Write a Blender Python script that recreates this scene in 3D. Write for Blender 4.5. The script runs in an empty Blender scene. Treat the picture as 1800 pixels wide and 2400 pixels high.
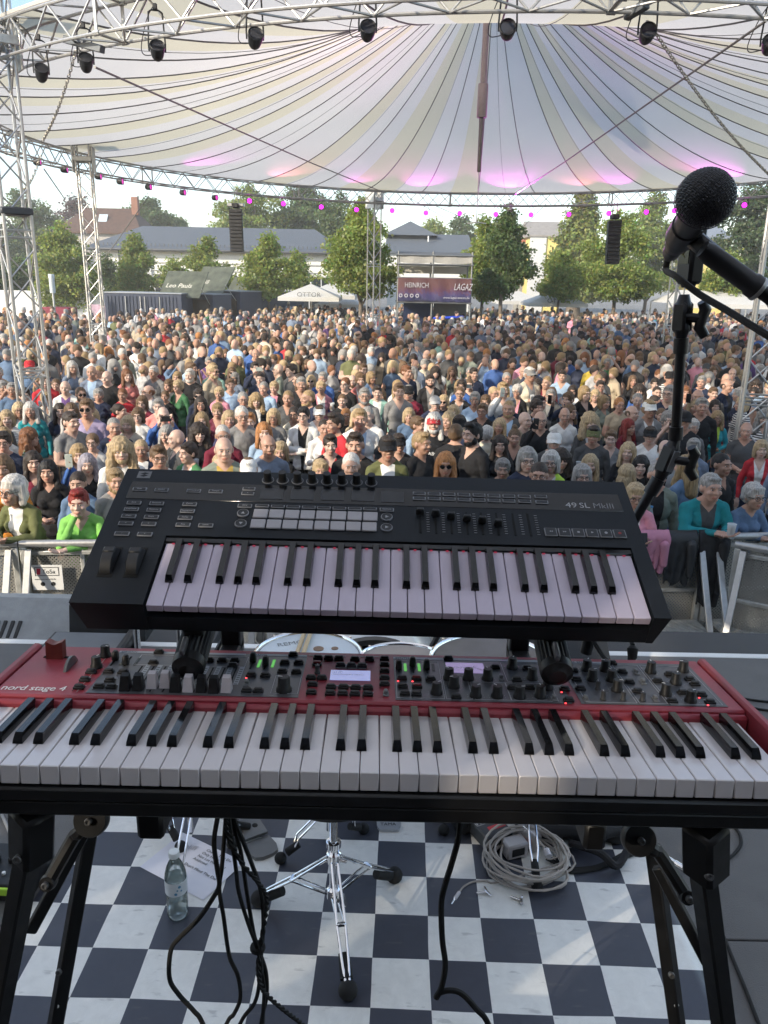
import bpy, bmesh, math, random
import numpy as np
from mathutils import Matrix, Vector, Euler
from mathutils import noise as mnoise
random.seed(7); RNG = np.random.default_rng(11)
PI = math.pi
R = math.radians
scene = bpy.context.scene
C = scene.collection

# ---------------------------------------------------------------- camera
CAM = Vector((0, 0, 2.0127)); FPX = 1831.5; PITCH = 0.289764; ROLL = 0.019985
cp, sp, cr, sr = math.cos(PITCH), math.sin(PITCH), math.cos(ROLL), math.sin(ROLL)
RIGHT = Vector((cr, sr * sp, sr * cp)); DOWN = Vector((sr, -cr * sp, -cr * cp)); FWD = Vector((0, cp, -sp))
cam = bpy.data.cameras.new('camera'); camo = bpy.data.objects.new('camera', cam); C.objects.link(camo)
mw = Matrix.Identity(4)
for i in range(3):
    mw[i][0] = RIGHT[i]; mw[i][1] = -DOWN[i]; mw[i][2] = -FWD[i]; mw[i][3] = CAM[i]
camo.matrix_world = mw
cam.sensor_fit = 'VERTICAL'; cam.sensor_height = 36; cam.sensor_width = 27
cam.lens = 36 * FPX / 2400; cam.clip_start = 0.05; cam.clip_end = 2000
scene.camera = camo
# ---------------------------------------------------------------- sky, sun, exposure
SUN_EL, SUN_AZ = R(25), (-0.75, -0.66)          # direction towards the sun: behind the stage, left
world = bpy.data.worlds.new('World'); scene.world = world; world.use_nodes = True
wn = world.node_tree; wn.nodes.clear()
wo = wn.nodes.new('ShaderNodeOutputWorld'); wb = wn.nodes.new('ShaderNodeBackground'); sk = wn.nodes.new('ShaderNodeTexSky')
sk.sky_type = 'NISHITA'; sk.sun_disc = False; sk.sun_elevation = SUN_EL
sk.sun_rotation = math.atan2(SUN_AZ[0], SUN_AZ[1]); sk.air_density = 1.0; sk.dust_density = .7; sk.ozone_density = 1.0
wb.inputs['Strength'].default_value = 0.15
# thin high cloud drawn out over the blue
tc = wn.nodes.new('ShaderNodeTexCoord'); mp = wn.nodes.new('ShaderNodeMapping'); mp.inputs['Scale'].default_value = (1.2, 1.2, 6)
nz = wn.nodes.new('ShaderNodeTexNoise'); nz.inputs['Scale'].default_value = 2.2; nz.inputs['Detail'].default_value = 6
rp = wn.nodes.new('ShaderNodeValToRGB'); rp.color_ramp.elements[0].position = .42; rp.color_ramp.elements[1].position = .75
mx = wn.nodes.new('ShaderNodeMixRGB'); mx.inputs[2].default_value = (6.5, 6.6, 6.6, 1)
ml = wn.nodes.new('ShaderNodeMath'); ml.operation = 'MULTIPLY'; ml.inputs[1].default_value = .28
wn.links.new(tc.outputs['Generated'], mp.inputs['Vector']); wn.links.new(mp.outputs[0], nz.inputs['Vector'])
wn.links.new(nz.outputs['Fac'], rp.inputs[0]); wn.links.new(rp.outputs[0], ml.inputs[0]); wn.links.new(ml.outputs[0], mx.inputs[0])
wn.links.new(sk.outputs[0], mx.inputs[1]); wn.links.new(mx.outputs[0], wb.inputs['Color']); wn.links.new(wb.outputs[0], wo.inputs[0])
sl = bpy.data.lights.new('sun', 'SUN'); sl.energy = 3.0; sl.angle = R(.6); sl.color = (1, .88, .71)
slo = bpy.data.objects.new('sun', sl); C.objects.link(slo); slo.location = (-30, -30, 30)
sv = Vector((SUN_AZ[0] * math.cos(SUN_EL), SUN_AZ[1] * math.cos(SUN_EL), math.sin(SUN_EL))).normalized()
slo.rotation_euler = sv.to_track_quat('Z', 'Y').to_euler()
vs = scene.view_settings; vs.view_transform = 'Standard'; vs.look = 'None'; vs.gamma = 1; vs.use_curve_mapping = False
vs.exposure = 1.13
scene.cycles.use_denoising = True; scene.cycles.max_bounces = 6; scene.cycles.transparent_max_bounces = 10; scene.cycles.use_adaptive_sampling = True; scene.cycles.adaptive_threshold = .02
scene.cycles.volume_bounces = 0; scene.cycles.diffuse_bounces = 3; scene.cycles.glossy_bounces = 3; scene.cycles.transmission_bounces = 4
scene.cycles.caustics_reflective = False; scene.cycles.caustics_refractive = False
try: scene.cycles.sample_clamp_indirect = 6.0
except Exception: pass

# ---------------------------------------------------------------- photo pixel -> place (K: picture 1659 wide)
K = 1800 / 1659
def ray(u, v): return RIGHT * ((u * K - 900) / FPX) + DOWN * ((v * K - 1200) / FPX) + FWD
def at(u, v, y):
    d = ray(u, v); return CAM + d * (y / d.y)
def on(u, v, z):
    d = ray(u, v); return CAM + d * ((z - CAM.z) / d.z)
GZ = -1.5                                          # plaza level; the stage floor is z = 0

# ---------------------------------------------------------------- materials
MATS = {}
def pbr(name, col, rough=.5, metal=0., var=.12, scale=8., bump=0., bscale=None, coat=0., trans=0., emit=None, es=1., spec=.5, alpha=None, wear=None, ior=1.45, stretch=None):
    if name in MATS: return MATS[name]
    m = bpy.data.materials.new(name); m.use_nodes = True; n = m.node_tree.nodes; l = m.node_tree.links
    b = n['Principled BSDF']; b.inputs['Roughness'].default_value = rough; b.inputs['Metallic'].default_value = metal
    b.inputs['Base Color'].default_value = (*col, 1); b.inputs['Specular IOR Level'].default_value = spec; b.inputs['IOR'].default_value = ior
    if coat: b.inputs['Coat Weight'].default_value = coat; b.inputs['Coat Roughness'].default_value = .1
    if trans: b.inputs['Transmission Weight'].default_value = trans
    if emit: b.inputs['Emission Color'].default_value = (*emit, 1); b.inputs['Emission Strength'].default_value = es
    if alpha is not None: b.inputs['Alpha'].default_value = alpha
    if var or bump:
        t = n.new('ShaderNodeTexCoord'); z = n.new('ShaderNodeTexNoise'); z.inputs['Scale'].default_value = scale; z.inputs['Detail'].default_value = 5
        src = t.outputs['Object']
        if stretch:
            q = n.new('ShaderNodeMapping'); q.inputs['Scale'].default_value = stretch; l.new(src, q.inputs['Vector']); src = q.outputs[0]
        l.new(src, z.inputs['Vector'])
    if var:
        h = n.new('ShaderNodeMapRange'); h.inputs['From Min'].default_value = .25; h.inputs['From Max'].default_value = .75
        h.inputs['To Min'].default_value = 1 - var; h.inputs['To Max'].default_value = 1 + var; l.new(z.outputs['Fac'], h.inputs['Value'])
        v = n.new('ShaderNodeVectorMath'); v.operation = 'SCALE'; v.inputs[0].default_value = col; l.new(h.outputs[0], v.inputs['Scale']); l.new(v.outputs[0], b.inputs['Base Color'])
        r2 = n.new('ShaderNodeMapRange'); r2.inputs['To Min'].default_value = max(.02, rough - .5 * var); r2.inputs['To Max'].default_value = min(1, rough + .5 * var)
        l.new(z.outputs['Fac'], r2.inputs['Value']); l.new(r2.outputs[0], b.inputs['Roughness'])
    if bump:
        z2 = n.new('ShaderNodeTexNoise'); z2.inputs['Scale'].default_value = bscale or scale * 6; z2.inputs['Detail'].default_value = 4; l.new(src, z2.inputs['Vector'])
        u = n.new('ShaderNodeBump'); u.inputs['Strength'].default_value = bump; u.inputs['Distance'].default_value = .01; l.new(z2.outputs['Fac'], u.inputs['Height']); l.new(u.outputs[0], b.inputs['Normal'])
    MATS[name] = m; return m

# ---------------------------------------------------------------- mesh collector
class MB:
    def __init__(s): s.v = []; s.f = []; s.m = []
    def add(s, vs, fs, mi=0):
        o = len(s.v); s.v += [tuple(p) for p in vs]; s.f += [tuple(i + o for i in q) for q in fs]; s.m += [mi] * len(fs); return s
    def box(s, c, d, mi=0, bev=0., M=None, taper=None):
        hx, hy, hz = d[0] / 2, d[1] / 2, d[2] / 2; b = min(bev, hx * .9, hy * .9, hz * .9)
        tf = (lambda p: Vector((p[0] * (taper if p[2] > 0 else 1), p[1] * (taper if p[2] > 0 else 1), p[2]))) if taper else Vector
        P = []; F = []
        if b <= 0:
            P = [(x * hx, y * hy, z * hz) for z in (-1, 1) for y in (-1, 1) for x in (-1, 1)]
            F = [(0, 2, 3, 1), (4, 5, 7, 6), (0, 1, 5, 4), (2, 6, 7, 3), (0, 4, 6, 2), (1, 3, 7, 5)]
        else:
            idx = {}
            for sx in (-1, 1):
                for sy in (-1, 1):
                    for sz in (-1, 1):
                        for a in range(3):
                            q = [sx * (hx - b), sy * (hy - b), sz * (hz - b)]; q[a] = (sx * hx, sy * hy, sz * hz)[a]
                            idx[sx, sy, sz, a] = len(P); P.append(tuple(q))
            for a in range(3):
                o = [i for i in range(3) if i != a]
                for sg in (-1, 1):
                    q = []
                    for (p, r) in ((-1, -1), (1, -1), (1, 1), (-1, 1)):
                        k = [0, 0, 0]; k[a] = sg; k[o[0]] = p; k[o[1]] = r; q.append(idx[k[0], k[1], k[2], a])
                    flip = (sg < 0) ^ (a == 1)
                    F.append(tuple(q[::-1] if flip else q))
                for p in (-1, 1):
                    for r in (-1, 1):
                        k1 = [0, 0, 0]; k1[a] = -1; k1[o[0]] = p; k1[o[1]] = r; k2 = list(k1); k2[a] = 1
                        F.append((idx[(*k1, o[0])], idx[(*k2, o[0])], idx[(*k2, o[1])], idx[(*k1, o[1])]))
            for sx in (-1, 1):
                for sy in (-1, 1):
                    for sz in (-1, 1): F.append(tuple(idx[sx, sy, sz, a] for a in range(3)))
        c = Vector(c); P = [c + ((M @ tf(p)) if M else tf(p)) for p in P]
        return s.add(P, F, mi)
    def tube(s, pts, r, n=8, mi=0, caps=True, closed=False):
        pts = [Vector(p) for p in pts]; m = len(pts); rs = r if isinstance(r, (list, tuple)) else [r] * m
        V = []; up = None
        for i, p in enumerate(pts):
            if closed: t = pts[(i + 1) % m] - pts[i - 1]
            else: t = pts[min(i + 1, m - 1)] - pts[max(i - 1, 0)]
            t = t.normalized() if t.length > 1e-9 else Vector((0, 0, 1))
            if up is None: up = Vector((0, 0, 1)) if abs(t.z) < .9 else Vector((1, 0, 0))
            x = (up - t * up.dot(t)); x = x.normalized() if x.length > 1e-6 else t.orthogonal().normalized(); up = x; y = t.cross(x)
            V += [p + (x * math.cos(2 * PI * k / n) + y * math.sin(2 * PI * k / n)) * rs[i] for k in range(n)]
        F = []
        for i in range(m if closed else m - 1):
            j = (i + 1) % m
            for k in range(n): F.append((i * n + k, i * n + (k + 1) % n, j * n + (k + 1) % n, j * n + k))
        if caps and not closed: F += [tuple(range(n))[::-1], tuple(range((m - 1) * n, m * n))]
        return s.add(V, F, mi)
    def lathe(s, prof, n=24, M=None, mi=0, caps=True, mis=None):
        V = [Vector((r * math.cos(2 * PI * k / n), r * math.sin(2 * PI * k / n), z)) for r, z in prof for k in range(n)]
        if M: V = [M @ p for p in V]
        o = len(s.v); s.v += [tuple(p) for p in V]
        for i in range(len(prof) - 1):
            for k in range(n):
                s.f.append((o + i * n + k, o + i * n + (k + 1) % n, o + (i + 1) * n + (k + 1) % n, o + (i + 1) * n + k)); s.m.append(mis[i] if mis else mi)
        if caps:
            s.f.append(tuple(o + k for k in range(n))[::-1]); s.m.append(mis[0] if mis else mi)
            s.f.append(tuple(o + (len(prof) - 1) * n + k for k in range(n))); s.m.append(mis[-1] if mis else mi)
        return s
    def ball(s, c, r, nu=16, nv=10, mi=0, M=None):
        r = r if isinstance(r, (tuple, list)) else (r, r, r); c = Vector(c)
        V = [Vector((0, 0, -r[2]))]
        for i in range(1, nv):
            t = PI * i / nv
            V += [Vector((r[0] * math.sin(t) * math.cos(2 * PI * k / nu), r[1] * math.sin(t) * math.sin(2 * PI * k / nu), -r[2] * math.cos(t))) for k in range(nu)]
        V.append(Vector((0, 0, r[2]))); e = len(V) - 1
        F = [(0, 1 + (k + 1) % nu, 1 + k) for k in range(nu)]
        for i in range(nv - 2):
            for k in range(nu): a = 1 + i * nu; F.append((a + k, a + (k + 1) % nu, a + nu + (k + 1) % nu, a + nu + k))
        a = 1 + (nv - 2) * nu; F += [(a + k, a + (k + 1) % nu, e) for k in range(nu)]
        return s.add([c + ((M @ p) if M else p) for p in V], F, mi)
    def prism(s, poly, z0, z1, mi=0, M=None):
        n = len(poly); V = [Vector((x, y, z0)) for x, y in poly] + [Vector((x, y, z1)) for x, y in poly]
        if M: V = [M @ p for p in V]
        return s.add(V, [tuple(range(n))[::-1], tuple(range(n, 2 * n))] + [(i, (i + 1) % n, (i + 1) % n + n, i + n) for i in range(n)], mi)
    def mesh(s, name, mats, smooth=40):
        me = bpy.data.meshes.new(name); me.from_pydata(s.v, [], s.f)
        for m in (mats if isinstance(mats, (list, tuple)) else [mats]): me.materials.append(m)
        if any(s.m): me.polygons.foreach_set('material_index', s.m)
        bm = bmesh.new(); bm.from_mesh(me); bmesh.ops.recalc_face_normals(bm, faces=bm.faces); bm.to_mesh(me); bm.free()
        if smooth:
            me.polygons.foreach_set('use_smooth', [True] * len(me.polygons)); me.set_sharp_from_angle(angle=R(smooth))
        me.update(); return me
    def build(s, name, mats, parent=None, smooth=40, M=None):
        return link(name, s.mesh(name, mats, smooth), parent, M)
def link(name, me, parent=None, M=None):
    o = bpy.data.objects.new(name, me); C.objects.link(o)
    if parent: o.parent = parent
    if M is not None: o.matrix_local = M
    return o
def tag(o, label=None, cat=None, group=None, kind=None):
    if label: o['label'] = label
    if cat: o['category'] = cat
    if group: o['group'] = group
    if kind: o['kind'] = kind
    return o
def thing(name, label, cat, M=None, group=None):
    o = bpy.data.objects.new(name, None); C.objects.link(o); o.empty_display_size = .1
    if M is not None: o.matrix_world = M if isinstance(M, Matrix) else Matrix.Translation(M)
    return tag(o, label, cat, group)
def struct(o): o['kind'] = 'structure'; return o
def T(x, y=0, z=0): return Matrix.Translation((x, y, z) if not isinstance(x, (Vector, tuple)) else x)
def RZ(a): return Matrix.Rotation(a, 4, 'Z')
def RX(a): return Matrix.Rotation(a, 4, 'X')
def RY(a): return Matrix.Rotation(a, 4, 'Y')
def aim(p, q, roll=0):
    """matrix at p whose local z points to q"""
    d = Vector(q) - Vector(p); return Matrix.Translation(p) @ d.to_track_quat('Z', 'Y').to_matrix().to_4x4() @ RZ(roll)
_txt = {}
def text(name, s, size, mat_, parent, M, depth=.0003, align='LEFT', sx=1., shear=0., space=1.):
    k = (s, round(size, 5), align, round(shear, 3), round(space, 3), mat_.name, depth)
    if k not in _txt:
        c = bpy.data.curves.new(name, 'FONT'); c.body = s; c.size = size; c.extrude = depth; c.align_x = align; c.shear = shear; c.space_character = space; c.resolution_u = 3
        o = bpy.data.objects.new(name, c); C.objects.link(o); dg = bpy.context.evaluated_depsgraph_get()
        me = bpy.data.meshes.new_from_object(o.evaluated_get(dg)); bpy.data.objects.remove(o); me.name = name
        me.materials.clear(); me.materials.append(mat_); _txt[k] = me
    return link(name, _txt[k], parent, M @ Matrix.Diagonal((sx, 1, 1, 1)))
def catmull(P, n=6):
    P = [Vector(p) for p in P]; out = []
    for i in range(len(P) - 1):
        a, b, c, d = P[max(i - 1, 0)], P[i], P[i + 1], P[min(i + 2, len(P) - 1)]
        for k in range(n):
            t = k / n
            out.append(.5 * ((2 * b) + (c - a) * t + (2 * a - 5 * b + 4 * c - d) * t * t + (3 * b - a - 3 * c + d) * t ** 3))
    out.append(P[-1]); return out
# ================================================================ plaza and stage
alu = pbr('aluminium', (.47, .47, .46), .42, .75, var=.1, scale=30)
alu_dull = pbr('weathered_aluminium', (.55, .55, .52), .5, .7, var=.2, scale=14)
blk = pbr('black_paint', (.012, .012, .013), .45, var=.3, scale=40)
blk_rough = pbr('black_rubber', (.015, .015, .015), .8, var=.2, scale=60)
chrome = pbr('chrome', (.85, .85, .86), .09, 1, var=.05, scale=20)
steel = pbr('galvanised_steel', (.5, .51, .5), .42, .8, var=.15, scale=25)
white_paint = pbr('white_paint', (.78, .78, .76), .5, var=.05, scale=6)
blackcloth = pbr('black_stage_cloth', (.02, .02, .022), .95, var=.3, scale=4, bump=.3)

paving = pbr('plaza_paving', (.2, .19, .175), .9, var=.25, scale=.35, bump=.4, bscale=25)
g = MB(); g.add([(-280, -30, GZ), (280, -30, GZ), (280, 560, GZ), (-280, 560, GZ)], [(0, 1, 2, 3)])
tag(g.build('ground', paving, smooth=0), kind='structure')

deckm = pbr('stage_deck_plywood', (.125, .122, .118), .62, var=.2, scale=5, bump=.25, bscale=220)
base = MB().box((0, -.6, -.75), (17, 9.2, 1.42)); so = struct(base.build('stage_floor', blackcloth))
for i in range(-3, 3):
    for j in range(5):
        if True:
            p = MB().box((0, 0, 0), (1.994, .994, .036), bev=.003).mesh('deck_panel', deckm) if (i, j) == (-3, 0) else p
            link('deck_panel', p, so, T(i * 2 + 1.25, 3.52 - j, -.018))
ed = MB().box((0, 4.03, -.03), (17, .055, .068), bev=.006); link('edge_strip', ed.mesh('edge_strip', white_paint), so)
sw = MB()
for k in range(90):
    x0 = -8.5 + k * .19; sw.box((x0 + .095, 4.0 + .03 * math.sin(k * 1.9), -.78), (.19, .03, 1.4))
# unseen stage roof, back cloth and side cloth, put in to shade the keyboards
roofm = bpy.data.materials.new('roof_fill_membrane'); roofm.use_nodes = True
def membrane(m, col, tr, rough=.6):
    n = m.node_tree.nodes; l = m.node_tree.links; n.clear(); o = n.new('ShaderNodeOutputMaterial'); d = n.new('ShaderNodeBsdfDiffuse'); t = n.new('ShaderNodeBsdfTranslucent'); x = n.new('ShaderNodeMixShader')
    tcn = n.new('ShaderNodeTexCoord'); z = n.new('ShaderNodeTexNoise'); z.inputs['Scale'].default_value = .5; z.inputs['Detail'].default_value = 6; l.new(tcn.outputs['Object'], z.inputs['Vector'])
    h = n.new('ShaderNodeMapRange'); h.inputs['To Min'].default_value = .9; h.inputs['To Max'].default_value = 1.06; l.new(z.outputs['Fac'], h.inputs['Value'])
    v = n.new('ShaderNodeVectorMath'); v.operation = 'SCALE'; v.inputs[0].default_value = col; l.new(h.outputs[0], v.inputs['Scale'])
    l.new(v.outputs[0], d.inputs['Color']); l.new(v.outputs[0], t.inputs['Color']); x.inputs[0].default_value = tr
    l.new(d.outputs[0], x.inputs[1]); l.new(t.outputs[0], x.inputs[2]); l.new(x.outputs[0], o.inputs[0])
membrane(roofm, (.70, .71, .73), .62)  # unseen roof made translucent to pass fill light down onto the stage
rf = MB(); N = 16
V = []
for i in range(N + 1):
    for j in range(9):
        x = -8 + 16 * i / N; y = -5 + 10.2 * j / 8; V.append((x, y, 5.6 + 1.2 * (1 - (x / 8) ** 2) + .12 * (5 - y) * .3))
rf.add(V, [(i * 9 + j, (i + 1) * 9 + j, (i + 1) * 9 + j + 1, i * 9 + j + 1) for i in range(N) for j in range(8)])
tag(rf.build('unseen_stage_roof', roofm, smooth=60), kind='structure')
bc = MB()
for k in range(80): bc.box((-8 + k * .2 + .1, -4.6 + .05 * math.sin(k * 1.7), 2.4), (.21, .03, 7.6))
tag(bc.build('unseen_back_wall', blackcloth), kind='structure')
sc_ = MB()
for k in range(27): sc_.box((-8.1 + .05 * math.sin(k * 1.7), -4.6 + k * .2 + .1, 2.2), (.03, .21, 7.4))
tag(sc_.build('added_side_wall', blackcloth), kind='structure')  # side cloth added to keep the sun off the keyboards
for x in (-8.1, 8.1):
    for y in (-4.7, 5.3):
        pm = MB().tube([(x, y, GZ), (x, y, 6.2)], .08, 10)
        tag(pm.build('roof_post', alu), 'aluminium post at the %s %s corner of the stage roof' % ('front' if y > 0 else 'rear', 'left' if x < 0 else 'right'), 'post', 'stage roof posts')

# printed vinyl rug with a black and white check
SQ = .174; YAW = R(-1.16745)
vm = bpy.data.materials.new('check_vinyl'); vm.use_nodes = True; n = vm.node_tree.nodes; l = vm.node_tree.links; b = n['Principled BSDF']
t = n.new('ShaderNodeTexCoord'); mpn = n.new('ShaderNodeMapping'); mpn.inputs['Scale'].default_value = (1 / SQ, 1 / SQ, 1); mpn.inputs['Location'].default_value = (0, 0, .5)
wv = n.new('ShaderNodeTexNoise'); wv.inputs['Scale'].default_value = 3; l.new(t.outputs['Object'], wv.inputs['Vector'])
ms = n.new('ShaderNodeVectorMath'); ms.operation = 'SUBTRACT'; ms.inputs[1].default_value = (.5, .5, .5); l.new(wv.outputs['Color'], ms.inputs[0])
mk = n.new('ShaderNodeVectorMath'); mk.operation = 'MULTIPLY'; mk.inputs[1].default_value = (.06, .06, 0); l.new(ms.outputs[0], mk.inputs[0])
l.new(t.outputs['Object'], mpn.inputs['Vector']); ad = n.new('ShaderNodeVectorMath'); l.new(mpn.outputs[0], ad.inputs[0]); l.new(mk.outputs[0], ad.inputs[1])
ck = n.new('ShaderNodeTexChecker'); ck.inputs['Scale'].default_value = 1; ck.inputs['Color1'].default_value = (.80, .80, .76, 1); ck.inputs['Color2'].default_value = (.055, .06, .08, 1); l.new(ad.outputs[0], ck.inputs['Vector'])
n1 = n.new('ShaderNodeTexNoise'); n1.inputs['Scale'].default_value = 22; n1.inputs['Detail'].default_value = 8; n1.inputs['Roughness'].default_value = .65; n1.inputs['Distortion'].default_value = .6; l.new(t.outputs['Object'], n1.inputs['Vector'])
h = n.new('ShaderNodeMapRange'); h.inputs['From Min'].default_value = .3; h.inputs['From Max'].default_value = .68; h.inputs['To Min'].default_value = .91; h.inputs['To Max'].default_value = 1.05; l.new(n1.outputs['Fac'], h.inputs['Value'])
sc = n.new('ShaderNodeVectorMath'); sc.operation = 'SCALE'; l.new(ck.outputs['Color'], sc.inputs[0]); l.new(h.outputs[0], sc.inputs['Scale'])
# scuffs
mp2 = n.new('ShaderNodeMapping'); mp2.inputs['Scale'].default_value = (9, 30, 1); mp2.inputs['Rotation'].default_value = (0, 0, .5); l.new(t.outputs['Object'], mp2.inputs['Vector'])
n2 = n.new('ShaderNodeTexNoise'); n2.inputs['Scale'].default_value = 1.4; n2.inputs['Detail'].default_value = 5; l.new(mp2.outputs[0], n2.inputs['Vector'])
r2 = n.new('ShaderNodeValToRGB'); r2.color_ramp.elements[0].position = .63; r2.color_ramp.elements[1].position = .70; l.new(n2.outputs['Fac'], r2.inputs[0])
m2 = n.new('ShaderNodeMath'); m2.operation = 'MULTIPLY'; m2.inputs[1].default_value = .30; l.new(r2.outputs[0], m2.inputs[0])
mx2 = n.new('ShaderNodeMixRGB'); mx2.inputs[2].default_value = (.12, .12, .12, 1); l.new(m2.outputs[0], mx2.inputs[0]); l.new(sc.outputs[0], mx2.inputs[1]); l.new(mx2.outputs[0], b.inputs['Base Color'])
rr = n.new('ShaderNodeMapRange'); rr.inputs['To Min'].default_value = .28; rr.inputs['To Max'].default_value = .5; l.new(n1.outputs['Fac'], rr.inputs['Value']); l.new(rr.outputs[0], b.inputs['Roughness'])
bu = n.new('ShaderNodeBump'); bu.inputs['Strength'].default_value = .12; bu.inputs['Distance'].default_value = .004; l.new(n1.outputs['Fac'], bu.inputs['Height']); l.new(bu.outputs[0], b.inputs['Normal'])
rug = MB(); xa, xb, ya, yb = -1.55 * SQ, 10.85 * SQ, -5 * SQ, 8.2 * SQ; NX, NY = 50, 50; V = []
for i in range(NX + 1):
    for j in range(NY + 1):
        x = xa + (xb - xa) * i / NX; y = ya + (yb - ya) * j / NY
        V.append((x, y, .0012 + .0018 * mnoise.noise(Vector((x * 2.2, y * 2.2, 3))) + .0008 * math.sin(x * 9 + y * 4)))
rug.add(V, [(i * (NY + 1) + j, (i + 1) * (NY + 1) + j, (i + 1) * (NY + 1) + j + 1, i * (NY + 1) + j + 1) for i in range(NX) for j in range(NY)])
ro = rug.build('rug', vm, smooth=80); ro.matrix_world = RZ(YAW) @ T(-5.264 * SQ, 12.0142 * SQ, .005)
sd = ro.modifiers.new('solid', 'SOLIDIFY'); sd.thickness = .003; sd.offset = -1
tag(ro, 'black and white checked vinyl rug under the drum hardware', 'rug')
# keyboard riser behind the rug, under the stand and the photographer
rz = MB().box((0, .05, .2), (2.6, 2.4, .4), bev=.01); tag(rz.build('keyboard_riser', blackcloth), 'black keyboard riser under the keyboard stand', 'riser')
# low dark platform beyond the stage edge, right
pm = MB(); q0 = on(1225, 1393, -.12); q1 = on(1659, 1372, -.12)
pm.box((q0.x + 1.6, 4.35, -.81), (3.4, .52, 1.38), bev=.012)
tag(pm.build('sub_bass_cabinet', pbr('cabinet_black', (.035, .037, .042), .55, var=.15, scale=20, bump=.2, bscale=300)), 'wide dark sub bass cabinet pushed against the front of the stage', 'speaker')

# ================================================================ crowd barrier
perf = bpy.data.materials.new('perforated_sheet'); perf.use_nodes = True; n = perf.node_tree.nodes; l = perf.node_tree.links; b = n['Principled BSDF']
b.inputs['Metallic'].default_value = .75; b.inputs['Roughness'].default_value = .45
t = n.new('ShaderNodeTexCoord'); mq = n.new('ShaderNodeMapping'); mq.inputs['Rotation'].default_value = (0, R(45), 0); mq.inputs['Scale'].default_value = (42, 1, 42); l.new(t.outputs['Object'], mq.inputs['Vector'])
fr = n.new('ShaderNodeVectorMath'); fr.operation = 'FRACTION'; l.new(mq.outputs[0], fr.inputs[0]); sb = n.new('ShaderNodeVectorMath'); sb.operation = 'SUBTRACT'; sb.inputs[1].default_value = (.5, 0, .5); l.new(fr.outputs[0], sb.inputs[0])
mu = n.new('ShaderNodeVectorMath'); mu.operation = 'MULTIPLY'; mu.inputs[1].default_value = (1, 0, 1); l.new(sb.outputs[0], mu.inputs[0]); ln = n.new('ShaderNodeVectorMath'); ln.operation = 'LENGTH'; l.new(mu.outputs[0], ln.inputs[0])
lt = n.new('ShaderNodeMath'); lt.operation = 'GREATER_THAN'; lt.inputs[1].default_value = .27; l.new(ln.outputs['Value'], lt.inputs[0]); l.new(lt.outputs[0], b.inputs['Alpha'])
nz1 = n.new('ShaderNodeTexNoise'); nz1.inputs['Scale'].default_value = 5; nz1.inputs['Detail'].default_value = 6; l.new(t.outputs['Object'], nz1.inputs['Vector'])
cr1 = n.new('ShaderNodeValToRGB'); cr1.color_ramp.elements[0].color = (.33, .32, .29, 1); cr1.color_ramp.elements[1].color = (.6, .59, .55, 1); l.new(nz1.outputs['Fac'], cr1.inputs[0]); l.new(cr1.outputs[0], b.inputs['Base Color'])
_bm = {}
def barrier(M, label, sign=False):
    th = thing('crowd_barrier', label, 'barrier', M, 'crowd barrier in front of the stage')
    if not _bm:
        W = 1.06
        _bm['top_rail'] = MB().tube([(-W / 2, 0, 1.19), (W / 2, 0, 1.19)], .034, 14).mesh('top_rail', alu)
        _bm['sheet'] = MB().box((0, .03, .6), (W - .06, .004, 1.12)).mesh('sheet', perf)
        _bm['post'] = MB().box((0, 0, .59), (.055, .05, 1.14), bev=.006).mesh('post', alu_dull)
        _bm['rib'] = MB().box((0, .01, 0), (W - .11, .035, .04), bev=.006).mesh('rib', alu_dull)
        _bm['mullion'] = MB().box((0, .012, .58), (.035, .03, 1.1), bev=.004).mesh('mullion', alu_dull)
        _bm['brace'] = MB().box((0, 0, 0), (.06, .03, 1.22), bev=.005).mesh('brace', alu)
        st = MB().box((0, -.28, .345), (W - .1, .42, .012))
        for k in range(-7, 8): st.box((k * .065, -.28, .354), (.012, .40, .008), M=Matrix.Rotation(R(24), 3, 'Z'))
        _bm['step'] = st.mesh('step', alu_dull)
        _bm['foot_plate'] = MB().box((0, -.3, .02), (W - .06, 1.1, .03), bev=.004).mesh('foot_plate', alu_dull)
    link('top_rail', _bm['top_rail'], th); link('sheet', _bm['sheet'], th); link('mullion', _bm['mullion'], th, T(0, -.0, 0))
    for x in (-.5, .5): link('post', _bm['post'], th, T(x, -.004, 0)); link('brace', _bm['brace'], th, T(x + (.05 if x < 0 else -.05), -.3, .6) @ RX(R(-27)))
    for z in (.08, .64, 1.1): link('rib', _bm['rib'], th, T(0, .0, z))
    link('step', _bm['step'], th); link('foot_plate', _bm['foot_plate'], th)
    return th
BA = R(5.4)
def by(x): return 6.58 + (x + 3.17) * .0957
bl_names = {-3: 'crowd barrier panel at the left picture edge, under the person with the bottle', -2: 'crowd barrier panel carrying the white ToSa notice', -1: 'crowd barrier panel just right of the ToSa notice panel', 5: 'crowd barrier panel with the black jackets hung over it', 4: 'crowd barrier panel with the pink jumper over its rail', 0: 'second crowd barrier panel right of the ToSa notice panel', 1: 'third crowd barrier panel right of the ToSa notice panel', 2: 'fourth crowd barrier panel right of the ToSa notice panel', 3: 'crowd barrier panel left of the one with the pink jumper', -4: 'crowd barrier panel beyond the left picture edge'}
for k in range(-4, 6):
    xx = -3.78 + (k + 3) * 1.0652
    th = barrier(T(xx, by(xx), GZ) @ RZ(BA), bl_names[k])
for k in range(3):
    M = T(3.30, 6.956, GZ) @ RZ(R(-32)) @ T(.53 + 1.07 * k, 0, 0)
    barrier(M, ['crowd barrier panel with the bright slanting brace, turned towards the stage', 'second panel of the barrier return beyond the right edge', 'third panel of the barrier return beyond the right edge'][k])
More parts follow.
